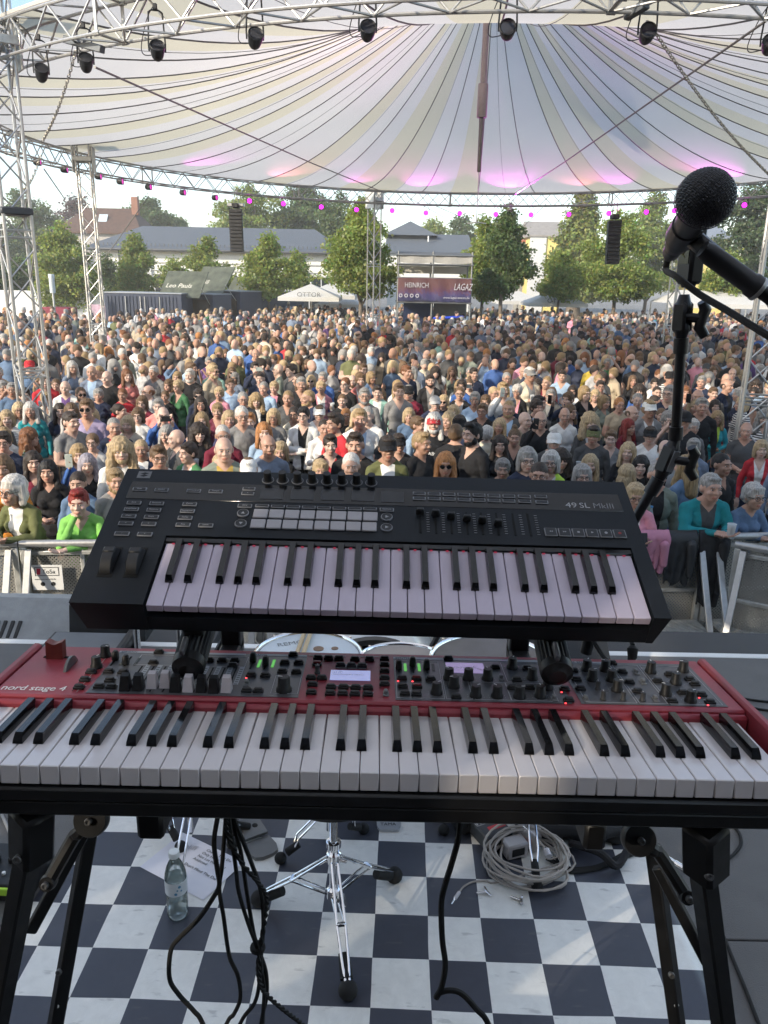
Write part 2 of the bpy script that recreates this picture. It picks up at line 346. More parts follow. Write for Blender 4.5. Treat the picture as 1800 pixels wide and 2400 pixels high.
# notice on the barrier
ink = pbr('ink_black', (.02, .02, .02), .7, var=0); red_ink = pbr('ink_red', (.55, .03, .06), .7, var=0); paperw = pbr('printed_white_board', (.72, .72, .7), .5, var=.04)
sg = thing('notice_board', 'white ToSa security notice fixed to the barrier', 'sign', T(on(132, 1222, -.62).x, by(on(132, 1222, -.62).x) - .04, -.62) @ RZ(BA))
MB().box((0, 0, 0), (.27, .006, .24), bev=.002).build('board', paperw, sg)
XF = RX(PI / 2)
fr_ = MB()
for (a, b_, c, d) in ((-.1, .1, .095, .1), (-.1, .1, .018, .023), (-.105, -.1, .018, .1), (.1, .105, .018, .1)): fr_.box(((a + b_) / 2, -.0045, (c + d) / 2), (b_ - a, .002, d - c))
fr_.build('logo_frame', ink, sg)
lg = MB(); lg.prism([(-.09, .03), (-.06, .03), (-.052, .088), (-.085, .088)], .004, .0055, M=XF); lg.build('logo_mark', red_ink, sg)
text('lettering', 'ToSa', .056, ink, sg, T(-.042, -.005, .04) @ XF)
text('lettering', 'www.tosa-security.de', .021, ink, sg, T(-.112, -.005, -.02) @ XF)
for x in (-.045, .045): MB().lathe([(.001, 0), (.02, 0), (.02, .002), (.001, .002)], 16, M=T(x, -.004, -.06) @ RX(PI / 2)).build('pictogram', ink, sg)

# ================================================================ aluminium truss ring, towers
def truss(pts, size, rc, rb, step, outs, closed=False):
    """four chords along pts with zigzag bracing; outs = outward unit vector at each point"""
    ch = []; h = size / 2 - rc
    P = [[p + o * (sx * h) + Vector((0, 0, sz * h)) for p, o in zip(pts, outs)] for sx, sz in ((-1, -1), (1, -1), (1, 1), (-1, 1))]
    for q in P: ch.append(q)
    br = []
    n_ = len(pts)
    for a in range(4):
        A, B = P[a], P[(a + 1) % 4]
        for i in range(n_ - 1):
            br.append((A[i], B[i + 1]) if (i + a) % 2 == 0 else (B[i], A[i + 1]))
    br += [(P[a][0], P[(a + 1) % 4][0]) for a in range(4)] + [(P[a][-1], P[(a + 1) % 4][-1]) for a in range(4)]
    return ch, br
RC = Vector((2.4, 21.66, 0)); RR = 12.0; ZB, ZT = 4.88, 5.36
ring = thing('ring_truss', 'aluminium ring truss round the festival canopy with lamps hung below', 'truss', T(0, 0, 0))
NS = 12
for s_ in range(NS):
    a0, a1 = 2 * PI * s_ / NS, 2 * PI * (s_ + 1) / NS; m_ = 14; pts = []; outs = []
    for i in range(m_ + 1):
        a = a0 + (a1 - a0) * (i / m_) * .996; d = Vector((math.cos(a), math.sin(a), 0)); pts.append(RC + d * RR + Vector((0, 0, (ZB + ZT) / 2))); outs.append(d)
    ch, br = truss(pts, .50, .025, .012, .45, outs)
    mb = MB()
    for q in ch: mb.tube(q, .0225, 8)
    sec = mb.build('truss_section', alu, ring)
    mb = MB()
    for p, q in br: mb.tube([p, q], .0145, 6)
    mb.build('bracing', alu, sec)
    for q in ch: d = (q[1] - q[0]).normalized(); MB().tube([q[0] - d * .05, q[0] + d * .05], .036, 8).build('coupler', steel, sec)
def tower(x, y, rot, label, top=5.75):
    th = thing('truss_tower', label, 'tower', T(x, y, GZ) @ RZ(rot), 'towers carrying the canopy ring')
    H = top - GZ; h = .19; n_ = int(H / .42); st = H / n_
    cm = MB().tube([(0, 0, 0), (0, 0, H)], .026, 8).mesh('chord', alu)
    for sx in (-1, 1):
        for sy in (-1, 1): link('chord', cm, th, T(sx * h, sy * h, 0))
    L = math.hypot(2 * h, st); bmh = MB().tube([(0, 0, 0), (0, 0, L)], .0125, 6).mesh('brace', alu)
    cs = [(-h, -h), (h, -h), (h, h), (-h, h)]
    for a in range(4):
        A, B = cs[a], cs[(a + 1) % 4]
        for i in range(n_):
            p, q = ((*A, i * st), (*B, (i + 1) * st)) if (i + a) % 2 == 0 else ((*B, i * st), (*A, (i + 1) * st))
            link('brace', bmh, th, aim(p, q))
    rg = MB()
    for a in range(4): rg.tube([(*cs[a], 0), (*cs[(a + 1) % 4], 0)], .014, 6)
    rgm = rg.mesh('joint_frame', alu)
    for z in (1.95, 2.05, 4.0, 4.1): link('joint_frame', rgm, th, T(0, 0, z))
    sb_ = MB()
    for sx in (-1, 1): sb_.box((sx * .27, 0, ZB - GZ + .2), (.03, .5, .7), bev=.01); sb_.box((0, sx * .27, ZB - GZ + .2), (.5, .03, .12), bev=.01)
    sb_.box((0, 0, H + .03), (.6, .6, .05), bev=.01); sb_.build('sleeve_block', alu_dull, th)
    MB().box((0, 0, .02), (.9, .9, .04), bev=.01).build('base_plate', steel, th)
    if x < -5 and y < 15: MB().box((0, 0, 4.36), (.45, .45, .11), bev=.02).build('hinge_collar', pbr('dark_collar', (.06, .065, .075), .5, .4), th)
tower(-5.56, 12.3, R(38), 'near lattice tower at the left edge of the picture, rising from the crowd')
tower(-8.7, 24.0, R(10), 'lattice tower left of the slate roofed building, carrying the ring truss')
tower(-.63, 34.0, R(45), 'far lattice tower standing left of the mixing platform')
tower(10.62, 30.0, R(20), 'far lattice tower behind the microphone stand')
tower(5.16, 10.9, R(-20), 'lattice tower cut off by the right edge of the picture')
tower(14.1, 19.0, R(5), 'lattice tower beyond the right edge, out of the picture')

# canopy: radial membrane panels between dark seams
whitem = bpy.data.materials.new('canopy_white'); whitem.use_nodes = True; membrane(whitem, (.76, .74, .705), .54)
yellm = bpy.data.materials.new('canopy_yellow'); yellm.use_nodes = True; membrane(yellm, (.73, .685, .535), .54)
seamm = pbr('canopy_seam', (.16, .155, .15), .8, var=0)
can = thing('festival_canopy', 'white and pale yellow striped tent canopy hung from the ring truss', 'canopy', T(RC.x, RC.y, 0))
NP = 34; RP = 12.15
def cz(r, a):
    s = max(0, 1 - r / RP); return 5.42 + 4.1 * s ** 2.05 + .03 * math.sin(PI * s) * math.cos(6 * a)
pat = ['wy', 'wy', 'ww', 'wy', 'wy', 'wy', 'ww', 'ww', 'yw', 'wy', 'yw', 'wy', 'ww', 'ww', 'wy', 'wy', 'wy', 'ww', 'wy', 'wy', 'ww', 'wy', 'wy', 'ww', 'wy', 'wy', 'yw', 'ww', 'wy', 'yw', 'ww', 'wy', 'wy', 'ww']
rs_ = [RP * (1 - (i / 22)) ** 1.15 + .35 * (1 - (1 - i / 22)) for i in range(23)]
for k in range(NP):
    for hlf in range(2):
        a0 = 2 * PI * (k + hlf * .5) / NP; a1 = 2 * PI * (k + hlf * .5 + .5) / NP; mb = MB(); V = []; A_ = 3
        for r in rs_:
            for j in range(A_ + 1):
                a = a0 + (a1 - a0) * j / A_; f = (j / A_ if hlf == 0 else 1 - j / A_); sag = .012 * math.sin(PI * .5 * f) * (r / RP)
                edge = 0
                V.append((r * math.cos(a), r * math.sin(a), cz(r, a) - sag))
        mb.add(V, [(i * (A_ + 1) + j, i * (A_ + 1) + j + 1, (i + 1) * (A_ + 1) + j + 1, (i + 1) * (A_ + 1) + j) for i in range(len(rs_) - 1) for j in range(A_)])
        mb.build('panel', yellm if pat[k % len(pat)][hlf] == 'y' else whitem, can, smooth=80)
    a = 2 * PI * k / NP
    MB().tube([(r * math.cos(a), r * math.sin(a), cz(r, a) - .012) for r in rs_], [.010 + .006 * r / RP for r in rs_], 5).build('seam', seamm, can)
    a += PI / NP
    if k % 2: MB().tube([(r * math.cos(a), r * math.sin(a), cz(r, a) - .04) for r in rs_], .005, 4).build('stitch_line', seamm, can)
MB().tube([(RP * math.cos(2 * PI * k / 120), RP * math.sin(2 * PI * k / 120), cz(RP, 2 * PI * k / 120)) for k in range(120)], .045, 6, closed=True).build('hem_rope', whitem, can)
mast = thing('flying_mast', 'grey flying mast hanging from the peak of the canopy', 'mast', T(2.29, 22, 0))
mgrey = pbr('mast_grey', (.30, .27, .26), .5, .2, var=.1)
MB().lathe([(.075, 6.8), (.08, 6.85), (.08, 9.4)], 16).build('upper_tube', mgrey, mast)
MB().lathe([(.12, 6.0), (.13, 6.02), (.13, 6.75), (.12, 6.78), (.08, 6.8)], 18).build('sleeve', mgrey, mast)
MB().lathe([(.045, 4.72), (.055, 4.75), (.062, 6.0)], 14).build('lower_tube', pbr('mast_dark', (.16, .155, .155), .45, .3), mast)
MB().tube([(0, 0, 3.5), (0, 0, 4.75)], .012, 6).build('cable', steel, mast)
mb = MB()
for k in range(3): a = 2 * PI * k / 3 + .3; mb.tube([(0, 0, 3.5), (.28 * math.cos(a), .28 * math.sin(a), 3.47)], .018, 6)
mb.build('spider', steel, mast)

# ---- steel wires and chains in the air
wire = pbr('steel_wire', (.22, .22, .21), .5, .5, var=0)
def wire_(name, pts, r, label, cat='cable'):
    tag(MB().tube(pts, r, 6).build(name, wire), label, cat)
p0 = at(205, 145, 11.9); p1 = at(835, 418, 33.4); wire_('guy_cable', [p0, p0.lerp(p1, .5) - Vector((0, 0, .05)), p1], .016, 'long thin steel cable running from the near left truss to the far ring')
p0 = at(1655, 45, 9.9); p1 = at(1105, 425, 33.5); wire_('guy_cable', [p0, p0.lerp(p1, .5) - Vector((0, 0, .05)), p1], .016, 'thin steel cable crossing the canopy from the upper right corner')
p0 = at(320, 425, 25.2); p1 = at(225, 560, 27.5); wire_('guy_cable', [p0, p1], .015, 'short stay cable slanting down behind the second tower')
p0 = at(95, 365, 20.5); p1 = at(140, 430, 26); wire_('guy_cable', [p0, p1], .015, 'short stay cable left of the second tower')
for (a_, b_) in (((880, 425, 33.6), (960, 470, 40)), ((1180, 440, 33), (1130, 490, 40)), ((1240, 440, 32.5), (1290, 430, 40)), ((930, 440, 34), (1040, 488, 36))):
    p0 = at(*a_); p1 = at(*b_); wire_('stay_wire', [p0, p1], .012, 'thin stay wire under the far truss ending at %s' % ({960: 'the slate roof gable', 1130: 'the maple left of the yellow house', 1290: 'the conifer', 1040: 'the foot of the hanging mast'}[b_[0]]))
def chain(p0, p1, label, ll=.075, r=.007):
    p0, p1 = Vector(p0), Vector(p1); d = (p1 - p0); n_ = int(d.length / (ll * .74)); th = MB()
    for i in range(n_):
        c = p0 + d * ((i + .5) / n_) - Vector((0, 0, .10 * math.sin(PI * (i + .5) / n_))); M = aim(c, c + d, (PI / 2) * (i % 2))
        th.tube([M @ Vector((math.cos(a) * ll * .27, 0, math.sin(a) * ll * .5)) for a in (2 * PI * q / 10 for q in range(10))], r, 5, closed=True)
    tag(th.build('hoist_chain', pbr('chain_steel', (.45, .43, .38), .4, .85, var=.1)), label, 'chain')
chain(at(1398, 45, 10.1), at(1662, 378, 13.0), 'steel chain slanting down to the right from the near truss')
chain(at(165, 108, 11.9), at(92, 305, 13.4), 'steel chain hanging at the left between near truss and ring truss', .07, .0065)
chain(at(88, 335, 18), at(50, 412, 18.5), 'short steel chain beside the near tower', .09, .009)
# black hinge bar under the near truss
for (u, v, u2, v2, nm) in ((140, 85, 222, 107, 'left'), (1352, 36, 1398, 8, 'right')):
    p = at(u, v, 11.6 if nm == 'left' else 10.0); q = at(u2, v2, 11.3 if nm == 'left' else 9.75)
    tag(MB().box((0, 0, (q - p).length / 2), (.09, .09, (q - p).length), bev=.008, M=None).build('hoist_bar', pbr('bar_grey', (.12, .13, .14), .5, .5), M=aim(p, q)), 'dark steel lifting bar under the near truss, %s' % ('above the second spotlight from the left' if nm == 'left' else 'where the right chain starts'), 'bar')

# ---- spotlights on the near truss
canm = pbr('spot_black', (.018, .02, .024), .5, var=.3, scale=12)
def spotlight(top, u, v, y, label, tilt, pan, s=.76):
    c = at(u, v, y); th = thing('stage_spotlight', label, 'spotlight', T(c), 'black spotlights on the near truss'); th.scale = (s, s, s); top = top / s
    B = RZ(pan) @ RX(tilt)
    MB().lathe([(.001, -.14), (.07, -.135), (.095, -.09), (.11, -.02), (.115, .06), (.125, .07), (.125, .135), (.118, .14), (.11, .13), (.1, .12)], 20, caps=False).build('lamp_body', canm, th, M=B)
    MB().lathe([(.001, .118), (.1, .118), (.1, .124), (.001, .124)], 20).build('lens', pbr('dark_lens', (.03, .03, .035), .12, var=0), th, M=B)
    yk = MB(); h = top
    X = RZ(pan) @ Vector((1, 0, 0)); 
    for sg_ in (-1, 1): yk.tube([X * (sg_ * .13), X * (sg_ * .135) + Vector((0, 0, .12)), X * (sg_ * .11) + Vector((0, 0, h - .03)), X * (sg_ * .06) + Vector((0, 0, h))], .014, 6)
    yk.tube([X * -.06 + Vector((0, 0, h)), X * .06 + Vector((0, 0, h))], .014, 6); yk.build('yoke', canm, th)
    MB().box((0, 0, h + .05), (.07, .05, .1), bev=.01).build('clamp', canm, th)
    cb = catmull([X * -.05 + Vector((0, .1, -.02)), X * -.24 + Vector((0, .1, -.04)), X * -.27 + Vector((0, .08, .1)), X * -.15 + Vector((0, .05, h * .8)), X * -.02 + Vector((0, .02, h + .08))], 6)
    MB().tube(cb, .008, 5).build('power_cable', canm, th)
spots = [(90, 160, 12.2, .42, 'leftmost spotlight, hanging next to the near tower', .9, .5), (186, 138, 11.7, .42, 'second spotlight from the left, beside the chain', .9, .4), (340, 112, 11.1, .46, 'third spotlight from the left with a looped cable', 1.0, .3), (551, 86, 10.6, .46, 'fourth spotlight from the left under the near truss', 1.1, .3), (794, 70, 10.25, .42, 'fifth spotlight from the left, left of the canopy mast', 1.2, .1), (1096, 68, 10.1, .42, 'spotlight hanging just right of the canopy mast', 1.35, -.1), (1397, 76, 10.1, .42, 'spotlight beside the right chain', 1.25, -.1), (1662, 100, 10.3, .42, 'spotlight half cut off by the right edge', 1.2, -.3)]
for (u, v, y, h_, lb, ti, pn) in spots: spotlight(h_, u, v, y, lb, ti, pn)

# ---- small LED lamps along the far ring, lit magenta
MAG = (1.0, .04, .9)
lens_on = pbr('led_lens_magenta', (.5, .05, .45), .3, var=0, emit=(1, .02, .9), es=2.2)
lens_side = pbr('led_lens_dim', (.35, .06, .3), .3, var=0, emit=(.8, .03, .5), es=.5)
led_px = [(84, 350, 0), (142, 366, 0), (215, 381, 0), (262, 392, 0), (323, 404, 0), (397, 416, 0), (466, 427, 0), (539, 434, 1), (612, 440, 1), (694, 447, 1), (770, 453, 1), (847, 455, 1), (920, 460, 1), (993, 461, 1), (1071, 463, 1), (1147, 464, 1), (1229, 463, 1), (1315, 461, 1), (1396, 458, 1), (1457, 455, 1), (1608, 443, 1)]
words = ['first', 'second', 'third', 'fourth', 'fifth', 'sixth', 'seventh', 'eighth', 'ninth', 'tenth', 'eleventh', 'twelfth', 'thirteenth', 'fourteenth', 'fifteenth', 'sixteenth', 'seventeenth', 'eighteenth', 'nineteenth', 'twentieth', 'twenty-first']
_ld = {}
for i, (u, v, lit) in enumerate(led_px):
    d = ray(u, v - 14); t_ = (ZB - .05 - CAM.z) / d.z
    # put it below the ring: walk along the ray's plan direction to the ring circle
    dx, dy = d.x / d.y, 1.0; A_ = dx * dx + 1; B_ = -2 * (dx * RC.x + RC.y); C_ = RC.x ** 2 + RC.y ** 2 - RR ** 2; yy = (-B_ + math.sqrt(max(0, B_ * B_ - 4 * A_ * C_))) / (2 * A_)
    c = at(u, v, yy - .05); th = thing('led_lamp', 'small magenta LED lamp under the far ring truss, %s from the left' % words[i], 'lamp', T(c), 'LED lamps along the far ring truss')
    face = (CAM - c).normalized() if lit else (RC + Vector((2, 4, 5)) - c).normalized()
    Mx = face.to_track_quat('Z', 'Y').to_matrix().to_4x4()
    if not _ld:
        _ld['h'] = MB().lathe([(.001, -.15), (.06, -.14), (.09, -.1), (.1, .03), (.1, .05), (.088, .05)], 14, caps=False).mesh('housing', canm); _ld['l'] = MB().lathe([(.001, .035), (.080, .035), (.080, .042), (.001, .042)], 14).mesh('lens', lens_on)
        _ld['s'] = MB().lathe([(.001, .035), (.080, .035), (.080, .042), (.001, .042)], 14).mesh('lens', lens_side)
    link('housing', _ld['h'], th, Mx); link('lens', _ld['l' if lit else 's'], th, Mx)
    h_ = max(.12, ZB - c.z); yk = MB()
    for sg_ in (-1, 1): yk.tube([(sg_ * .13, 0, 0), (sg_ * .125, 0, h_ * .6), (sg_ * .03, 0, h_)], .009, 5)
    yk.build('yoke', canm, th)
# magenta pools thrown up on the membrane by lamps hung from the far ring
def hit_canopy(u, v):
    d = ray(u, v); t = 24.0
    while t < 40:
        p = CAM + d * t; q = p - RC; r_ = math.hypot(q.x, q.y)
        if r_ < RP and p.z < cz(r_, math.atan2(q.y, q.x)) and t > 24: prev = p
        elif r_ >= RP and t > 26: break
        t += .05
    return prev
for (u, v, en) in ((928, 368, 260), (1098, 374, 420), (1500, 346, 330), (1225, 360, 120), (640, 362, 110), (800, 368, 90), (1300, 362, 150), (480, 338, 90)):
    tgt = hit_canopy(u, v); dd = Vector((tgt.x - RC.x, tgt.y - RC.y, 0)).normalized(); L = bpy.data.lights.new('led_wash', 'SPOT'); L.energy = en * 2.6; L.color = (1, .10, .92) if u not in (1225, 640) else (1, .22, .38); L.spot_size = R(58); L.spot_blend = 1; L.shadow_soft_size = .1
    lo = bpy.data.objects.new('led_wash', L); C.objects.link(lo); src = RC + dd * (RR - .45) + Vector((0, 0, ZB - .25)); lo.location = src; lo.rotation_euler = (src - tgt).to_track_quat('Z', 'Y').to_euler()
# ================================================================ buildings behind the plaza
render_w = pbr('cream_render', (.70, .69, .64), .85, var=.06, scale=.6)
slate = pbr('slate_roof', (.10, .115, .135), .7, var=.12, scale=3, bump=.5, bscale=14, stretch=(1, 1, 4))
gl_dark = pbr('window_glass', (.03, .035, .04), .12, var=.1, scale=2)
gutter = pbr('gutter_zinc', (.11, .115, .12), .5, .5)
frame_w = pbr('window_frame_white', (.62, .62, .6), .6, var=.03)
tile = pbr('clay_tile_roof', (.10, .06, .045), .85, var=.3, scale=3, bump=.6, bscale=18)
brick_m = pbr('brick_chimney', (.26, .13, .09), .9, var=.25, scale=6)
def roof_prism(mb, x0, x1, y0, y1, ze, zr, hip=0, over=.5, mi=0):
    ym = (y0 + y1) / 2; V = [(x0 - over, y0 - over, ze), (x1 + over, y0 - over, ze), (x1 + over, y1 + over, ze), (x0 - over, y1 + over, ze), (x0 - over + hip, ym, zr), (x1 + over - hip, ym, zr)]
    V += [(p[0], p[1], p[2] - .18) for p in V[:4]]
    mb.add(V, [(0, 1, 5, 4), (2, 3, 4, 5), (3, 0, 4), (1, 2, 5), (6, 7, 1, 0), (7, 8, 2, 1), (8, 9, 3, 2), (9, 6, 0, 3), (9, 8, 7, 6)], mi)
# long hall with slate roof
p0 = at(203, 530, 66); p1 = at(735, 549, 66); ze = at(450, 541, 66).z; zr = at(450, 491, 71).z
hall = thing('long_hall', 'long white hall with slate roof and wide dark windows behind the maples', 'building', T(p0.x, 66, GZ))
Wd = p1.x - p0.x; He = ze - GZ
wl = MB(); wl.box((Wd / 2, 5, He / 2), (Wd, 10, He)); wl.build('wall', render_w, hall, smooth=0)
rm = MB(); roof_prism(rm, 0, Wd, 0, 10, He + .05, zr - GZ, hip=3.2, over=.7); rf_ = rm.build('roof', slate, hall, smooth=0)
MB().tube([(-.7, -.75, He - .05), (Wd + .7, -.75, He - .05)], .1, 8).build('gutter', gutter, rf_)
for k in range(60): 
    if k == 0: sn = MB().box((0, 0, 0), (.06, .05, .22)).mesh('snow_guard', gutter)
    link('snow_guard', sn, rf_, T(-.5 + k * (Wd + 1) / 60, -.35, He + .33))
MB().box((Wd / 2, -.06, He - .95), (Wd, .14, .12), bev=.02).build('cornice', frame_w, hall)
MB().box((Wd / 2, -.05, He - 1.55), (Wd, .12, .1), bev=.02).build('cornice', frame_w, hall)
bay = 3.85; nb = int(Wd / bay)
pil = MB().box((0, 0, (He - 1) / 2), (.55, .2, He - 1), bev=.02).mesh('pilaster', frame_w)
wf = MB(); W_ = bay - .9; Hw = He - 2.6
for (c, d) in (((0, 0, .05), (W_, .1, .1)), ((0, 0, Hw), (W_, .1, .1)), ((-W_ / 2, 0, Hw / 2), (.1, .1, Hw)), ((W_ / 2, 0, Hw / 2), (.1, .1, Hw)), ((-W_ / 6, 0, Hw / 2), (.07, .08, Hw)), ((W_ / 6, 0, Hw / 2), (.07, .08, Hw))): wf.box(c, d)
wfm = wf.mesh('window', frame_w); pnm = MB().box((0, .03, Hw / 2), (W_ / 3 - .06, .02, Hw - .1)).mesh('pane', gl_dark)
for k in range(nb + 1):
    link('pilaster', pil, hall, T(.4 + k * bay, -.08, 0))
    if k < nb:
        w_ = link('window', wfm, hall, T(.4 + (k + .5) * bay, -.07, .75))
        for j in (-1, 0, 1): link('pane', pnm, w_, T(j * W_ / 3, 0, 0))
MB().tube([(2.0, -.2, .1), (2.0, -.2, He - .1)], .06, 8).build('downpipe', gutter, hall)
# second slate hall with a raised gable behind the mixing platform
p0 = at(838, 525, 76); p1 = at(1018, 530, 76); ze = at(930, 545, 76).z; zr = at(930, 506, 80).z
h2 = thing('gabled_hall', 'blue grey slate hall with a raised hipped peak behind the mixing platform', 'building', T(p0.x, 76, GZ)); Wd = p1.x - p0.x; He = ze - GZ
MB().box((Wd / 2, 5, He / 2), (Wd, 10, He)).build('wall', render_w, h2, smooth=0)
rm = MB(); roof_prism(rm, 0, Wd, 0, 8, He, zr - GZ, hip=.2, over=.3); rr_ = rm.build('roof', slate, h2, smooth=0)
pk = at(887, 477, 80); pz = pk.z - GZ; px_ = pk.x - p0.x
MB().add([(px_ - 2.6, 2.2, zr - GZ - .2), (px_ + 2.6, 2.2, zr - GZ - .2), (px_ + 2.6, 7, zr - GZ - .2), (px_ - 2.6, 7, zr - GZ - .2), (px_, 4.4, pz)], [(0, 1, 4), (1, 2, 4), (2, 3, 4), (3, 0, 4)]).build('roof_peak', slate, h2, smooth=0)
v_ = MB(); v_.tube([(0, 0, 0), (0, 0, .5)], .06, 8); v_.build('vent_pipe', white_paint, rr_, M=T(at(926, 515, 77).x - p0.x, 1.6, at(926, 522, 77.6).z - GZ))
# tiled house on the left
p0 = at(126, 510, 86); p1 = at(300, 490, 86)
hz_ = at(155, 500, 86).z; zr = at(178, 447, 89).z; th = thing('tiled_house', 'old house with brown clay tile roof and chimney behind the left trees', 'building', T(p0.x, 86, GZ)); Wd = p1.x - p0.x; He = hz_ - GZ
MB().box((Wd / 2, 4, He / 2), (Wd, 8, He)).build('wall', pbr('grey_render', (.4, .38, .35), .9), th, smooth=0)
rm = MB(); roof_prism(rm, 0, Wd, 0, 8, He, zr - GZ, hip=2.2, over=.4); ro_ = rm.build('roof', tile, th, smooth=0)
MB().box((Wd - 1.2, 3.2, zr - GZ + .2), (.7, .6, 1.8), bev=.03).build('chimney', brick_m, ro_)
MB().box((4.2, 1.75, (He + zr - GZ) / 2 + .1), (.9, .08, 1.1), M=Matrix.Rotation(R(-38), 3, 'X')).build('skylight', pbr('skylight_glass', (.5, .6, .65), .1, var=0), ro_)
# yellow house on the right
p0 = at(1145, 560, 96); p1 = at(1215, 560, 96); zg = at(1160, 478, 96).z; zeave = at(1170, 508, 96).z
yh = thing('yellow_house', 'tall yellow house with white corner and grey gable roof behind the conifer', 'building', T(p0.x, 96, GZ)); Wd = p1.x - p0.x; He = zeave - GZ
yw = pbr('yellow_render', (.72, .58, .2), .85, var=.05, scale=1); cream = pbr('pale_cream_render', (.75, .7, .55), .85, var=.04)
MB().box((Wd / 2, 4, He / 2), (Wd, 8, He)).build('wall', yw, yh, smooth=0)
MB().box((.8, -.08, He / 2), (1.9, .2, He - .02), bev=.02).build('corner_strip', frame_w, yh)
MB().add([(-.05, -.05, He), (-.05, 8, He), (-.05, 4, zg - GZ + .2), (.05, -.05, He), (.05, 8, He), (.05, 4, zg - GZ + .2)], [(0, 1, 2), (5, 4, 3)]).build('gable', cream, yh, smooth=0)
rm = MB(); roof_prism(rm, 0, Wd, 0, 8, He, zg - GZ + .25, hip=0, over=.35); rm.build('roof', pbr('old_grey_roof', (.28, .26, .24), .85, var=.2, scale=2, bump=.5), yh, smooth=0)
MB().box((Wd / 2, -.12, at(1180, 592, 96).z - GZ), (Wd + .6, .5, .3), bev=.03).build('ledge', frame_w, yh)
for k in range(2):
    w_ = MB().box((0, 0, 0), (1.3, .12, 2.2), bev=.02).build('window', frame_w, yh, M=T(3.2 + k * 2.6, -.05, He - 3.2)); MB().box((0, -.05, 0), (1.0, .06, 1.9)).build('pane', gl_dark, w_)
# red roofed shed between
p0 = at(1118, 515, 100); p1 = at(1150, 515, 100); sh = thing('red_roofed_house', 'small grey house with a red roof left of the yellow house', 'building', T(p0.x, 100, GZ)); He = at(1130, 520, 100).z - GZ; Wd = p1.x - p0.x
MB().box((Wd / 2, 3, He / 2), (Wd, 6, He)).build('wall', pbr('grey_shed', (.33, .33, .33), .8), sh, smooth=0)
rm = MB(); roof_prism(rm, 0, Wd, 0, 6, He, He + .7, over=.2); rm.build('roof', pbr('red_roof', (.42, .14, .07), .8), sh, smooth=0)
# grey roof behind the microphone
p0 = at(1512, 515, 78); p1 = at(1580, 515, 78); sh = thing('blue_roofed_house', 'house with a pale blue grey roof behind the microphone', 'building', T(p0.x, 78, GZ)); He = at(1540, 512, 78).z - GZ; Wd = p1.x - p0.x
MB().box((Wd / 2, 3, He / 2), (Wd, 6, He)).build('wall', yw, sh, smooth=0)
rm = MB(); roof_prism(rm, 0, Wd, 0, 6, He, at(1540, 482, 81).z - GZ, hip=1.4, over=.4); rm.build('roof', pbr('blue_slate', (.2, .23, .27), .6), sh, smooth=0)
for k in range(2): MB().box((1 + k * 1.4, -.04, He - 1.6), (.8, .1, 1.4), bev=.02).build('window', gl_dark, sh)
# low white fence wall at far left and pink hoarding
p0 = at(60, 690, 50); wl = MB().box((0, 0, 1.2), (16, .12, 2.4)); tag(wl.build('site_fence', white_paint, M=T(p0.x - 1, 50, GZ)), 'white site fence boards behind the left trees', 'fence')
p0 = at(236, 690, 47.5); tag(MB().box((0, 0, 1.0), (2.0, .08, 1.5)).build('hoarding', pbr('pink_print', (.5, .35, .42), .7, var=.5, scale=3), M=T(p0.x, 47.5, GZ)), 'pale pink printed hoarding left of the dark container', 'sign')
for i, (u, v, w_, hh) in enumerate(((104, 690, 2.6, 1.1), (128, 682, 1.6, 1.7))):
    p = at(u, v, 44); tag(MB().box((0, 0, hh / 2), (w_, 1.2, hh), bev=.04).box((0, -.61, hh * .5), (w_ * .9, .02, .08)).build('red_crate', pbr('red_plastic%d' % i, ((.45, .04, .04), (.22, .03, .05))[i], .6), M=T(p.x, 44, GZ)), ('wide low red crate stack behind the left crowd', 'taller dark red crate stack beside the lamp post')[i], 'crate')
# street lamp
lp = at(120, 690, 42); lt_ = at(117, 592, 42); th = thing('street_lamp', 'slim grey street lamp with a glass cylinder head at the left', 'lamp post', T(lp.x, 42, GZ)); zt_ = lt_.z - GZ
MB().tube([(0, 0, 0), (0, 0, zt_ - .9)], .055, 10).build('pole', steel, th); MB().lathe([(.12, zt_ - .95), (.14, zt_ - .9), (.14, zt_ - .2), (.16, zt_ - .15), (.15, zt_)], 14).build('lamp_head', pbr('lamp_glass', (.6, .65, .66), .2, var=0), th)

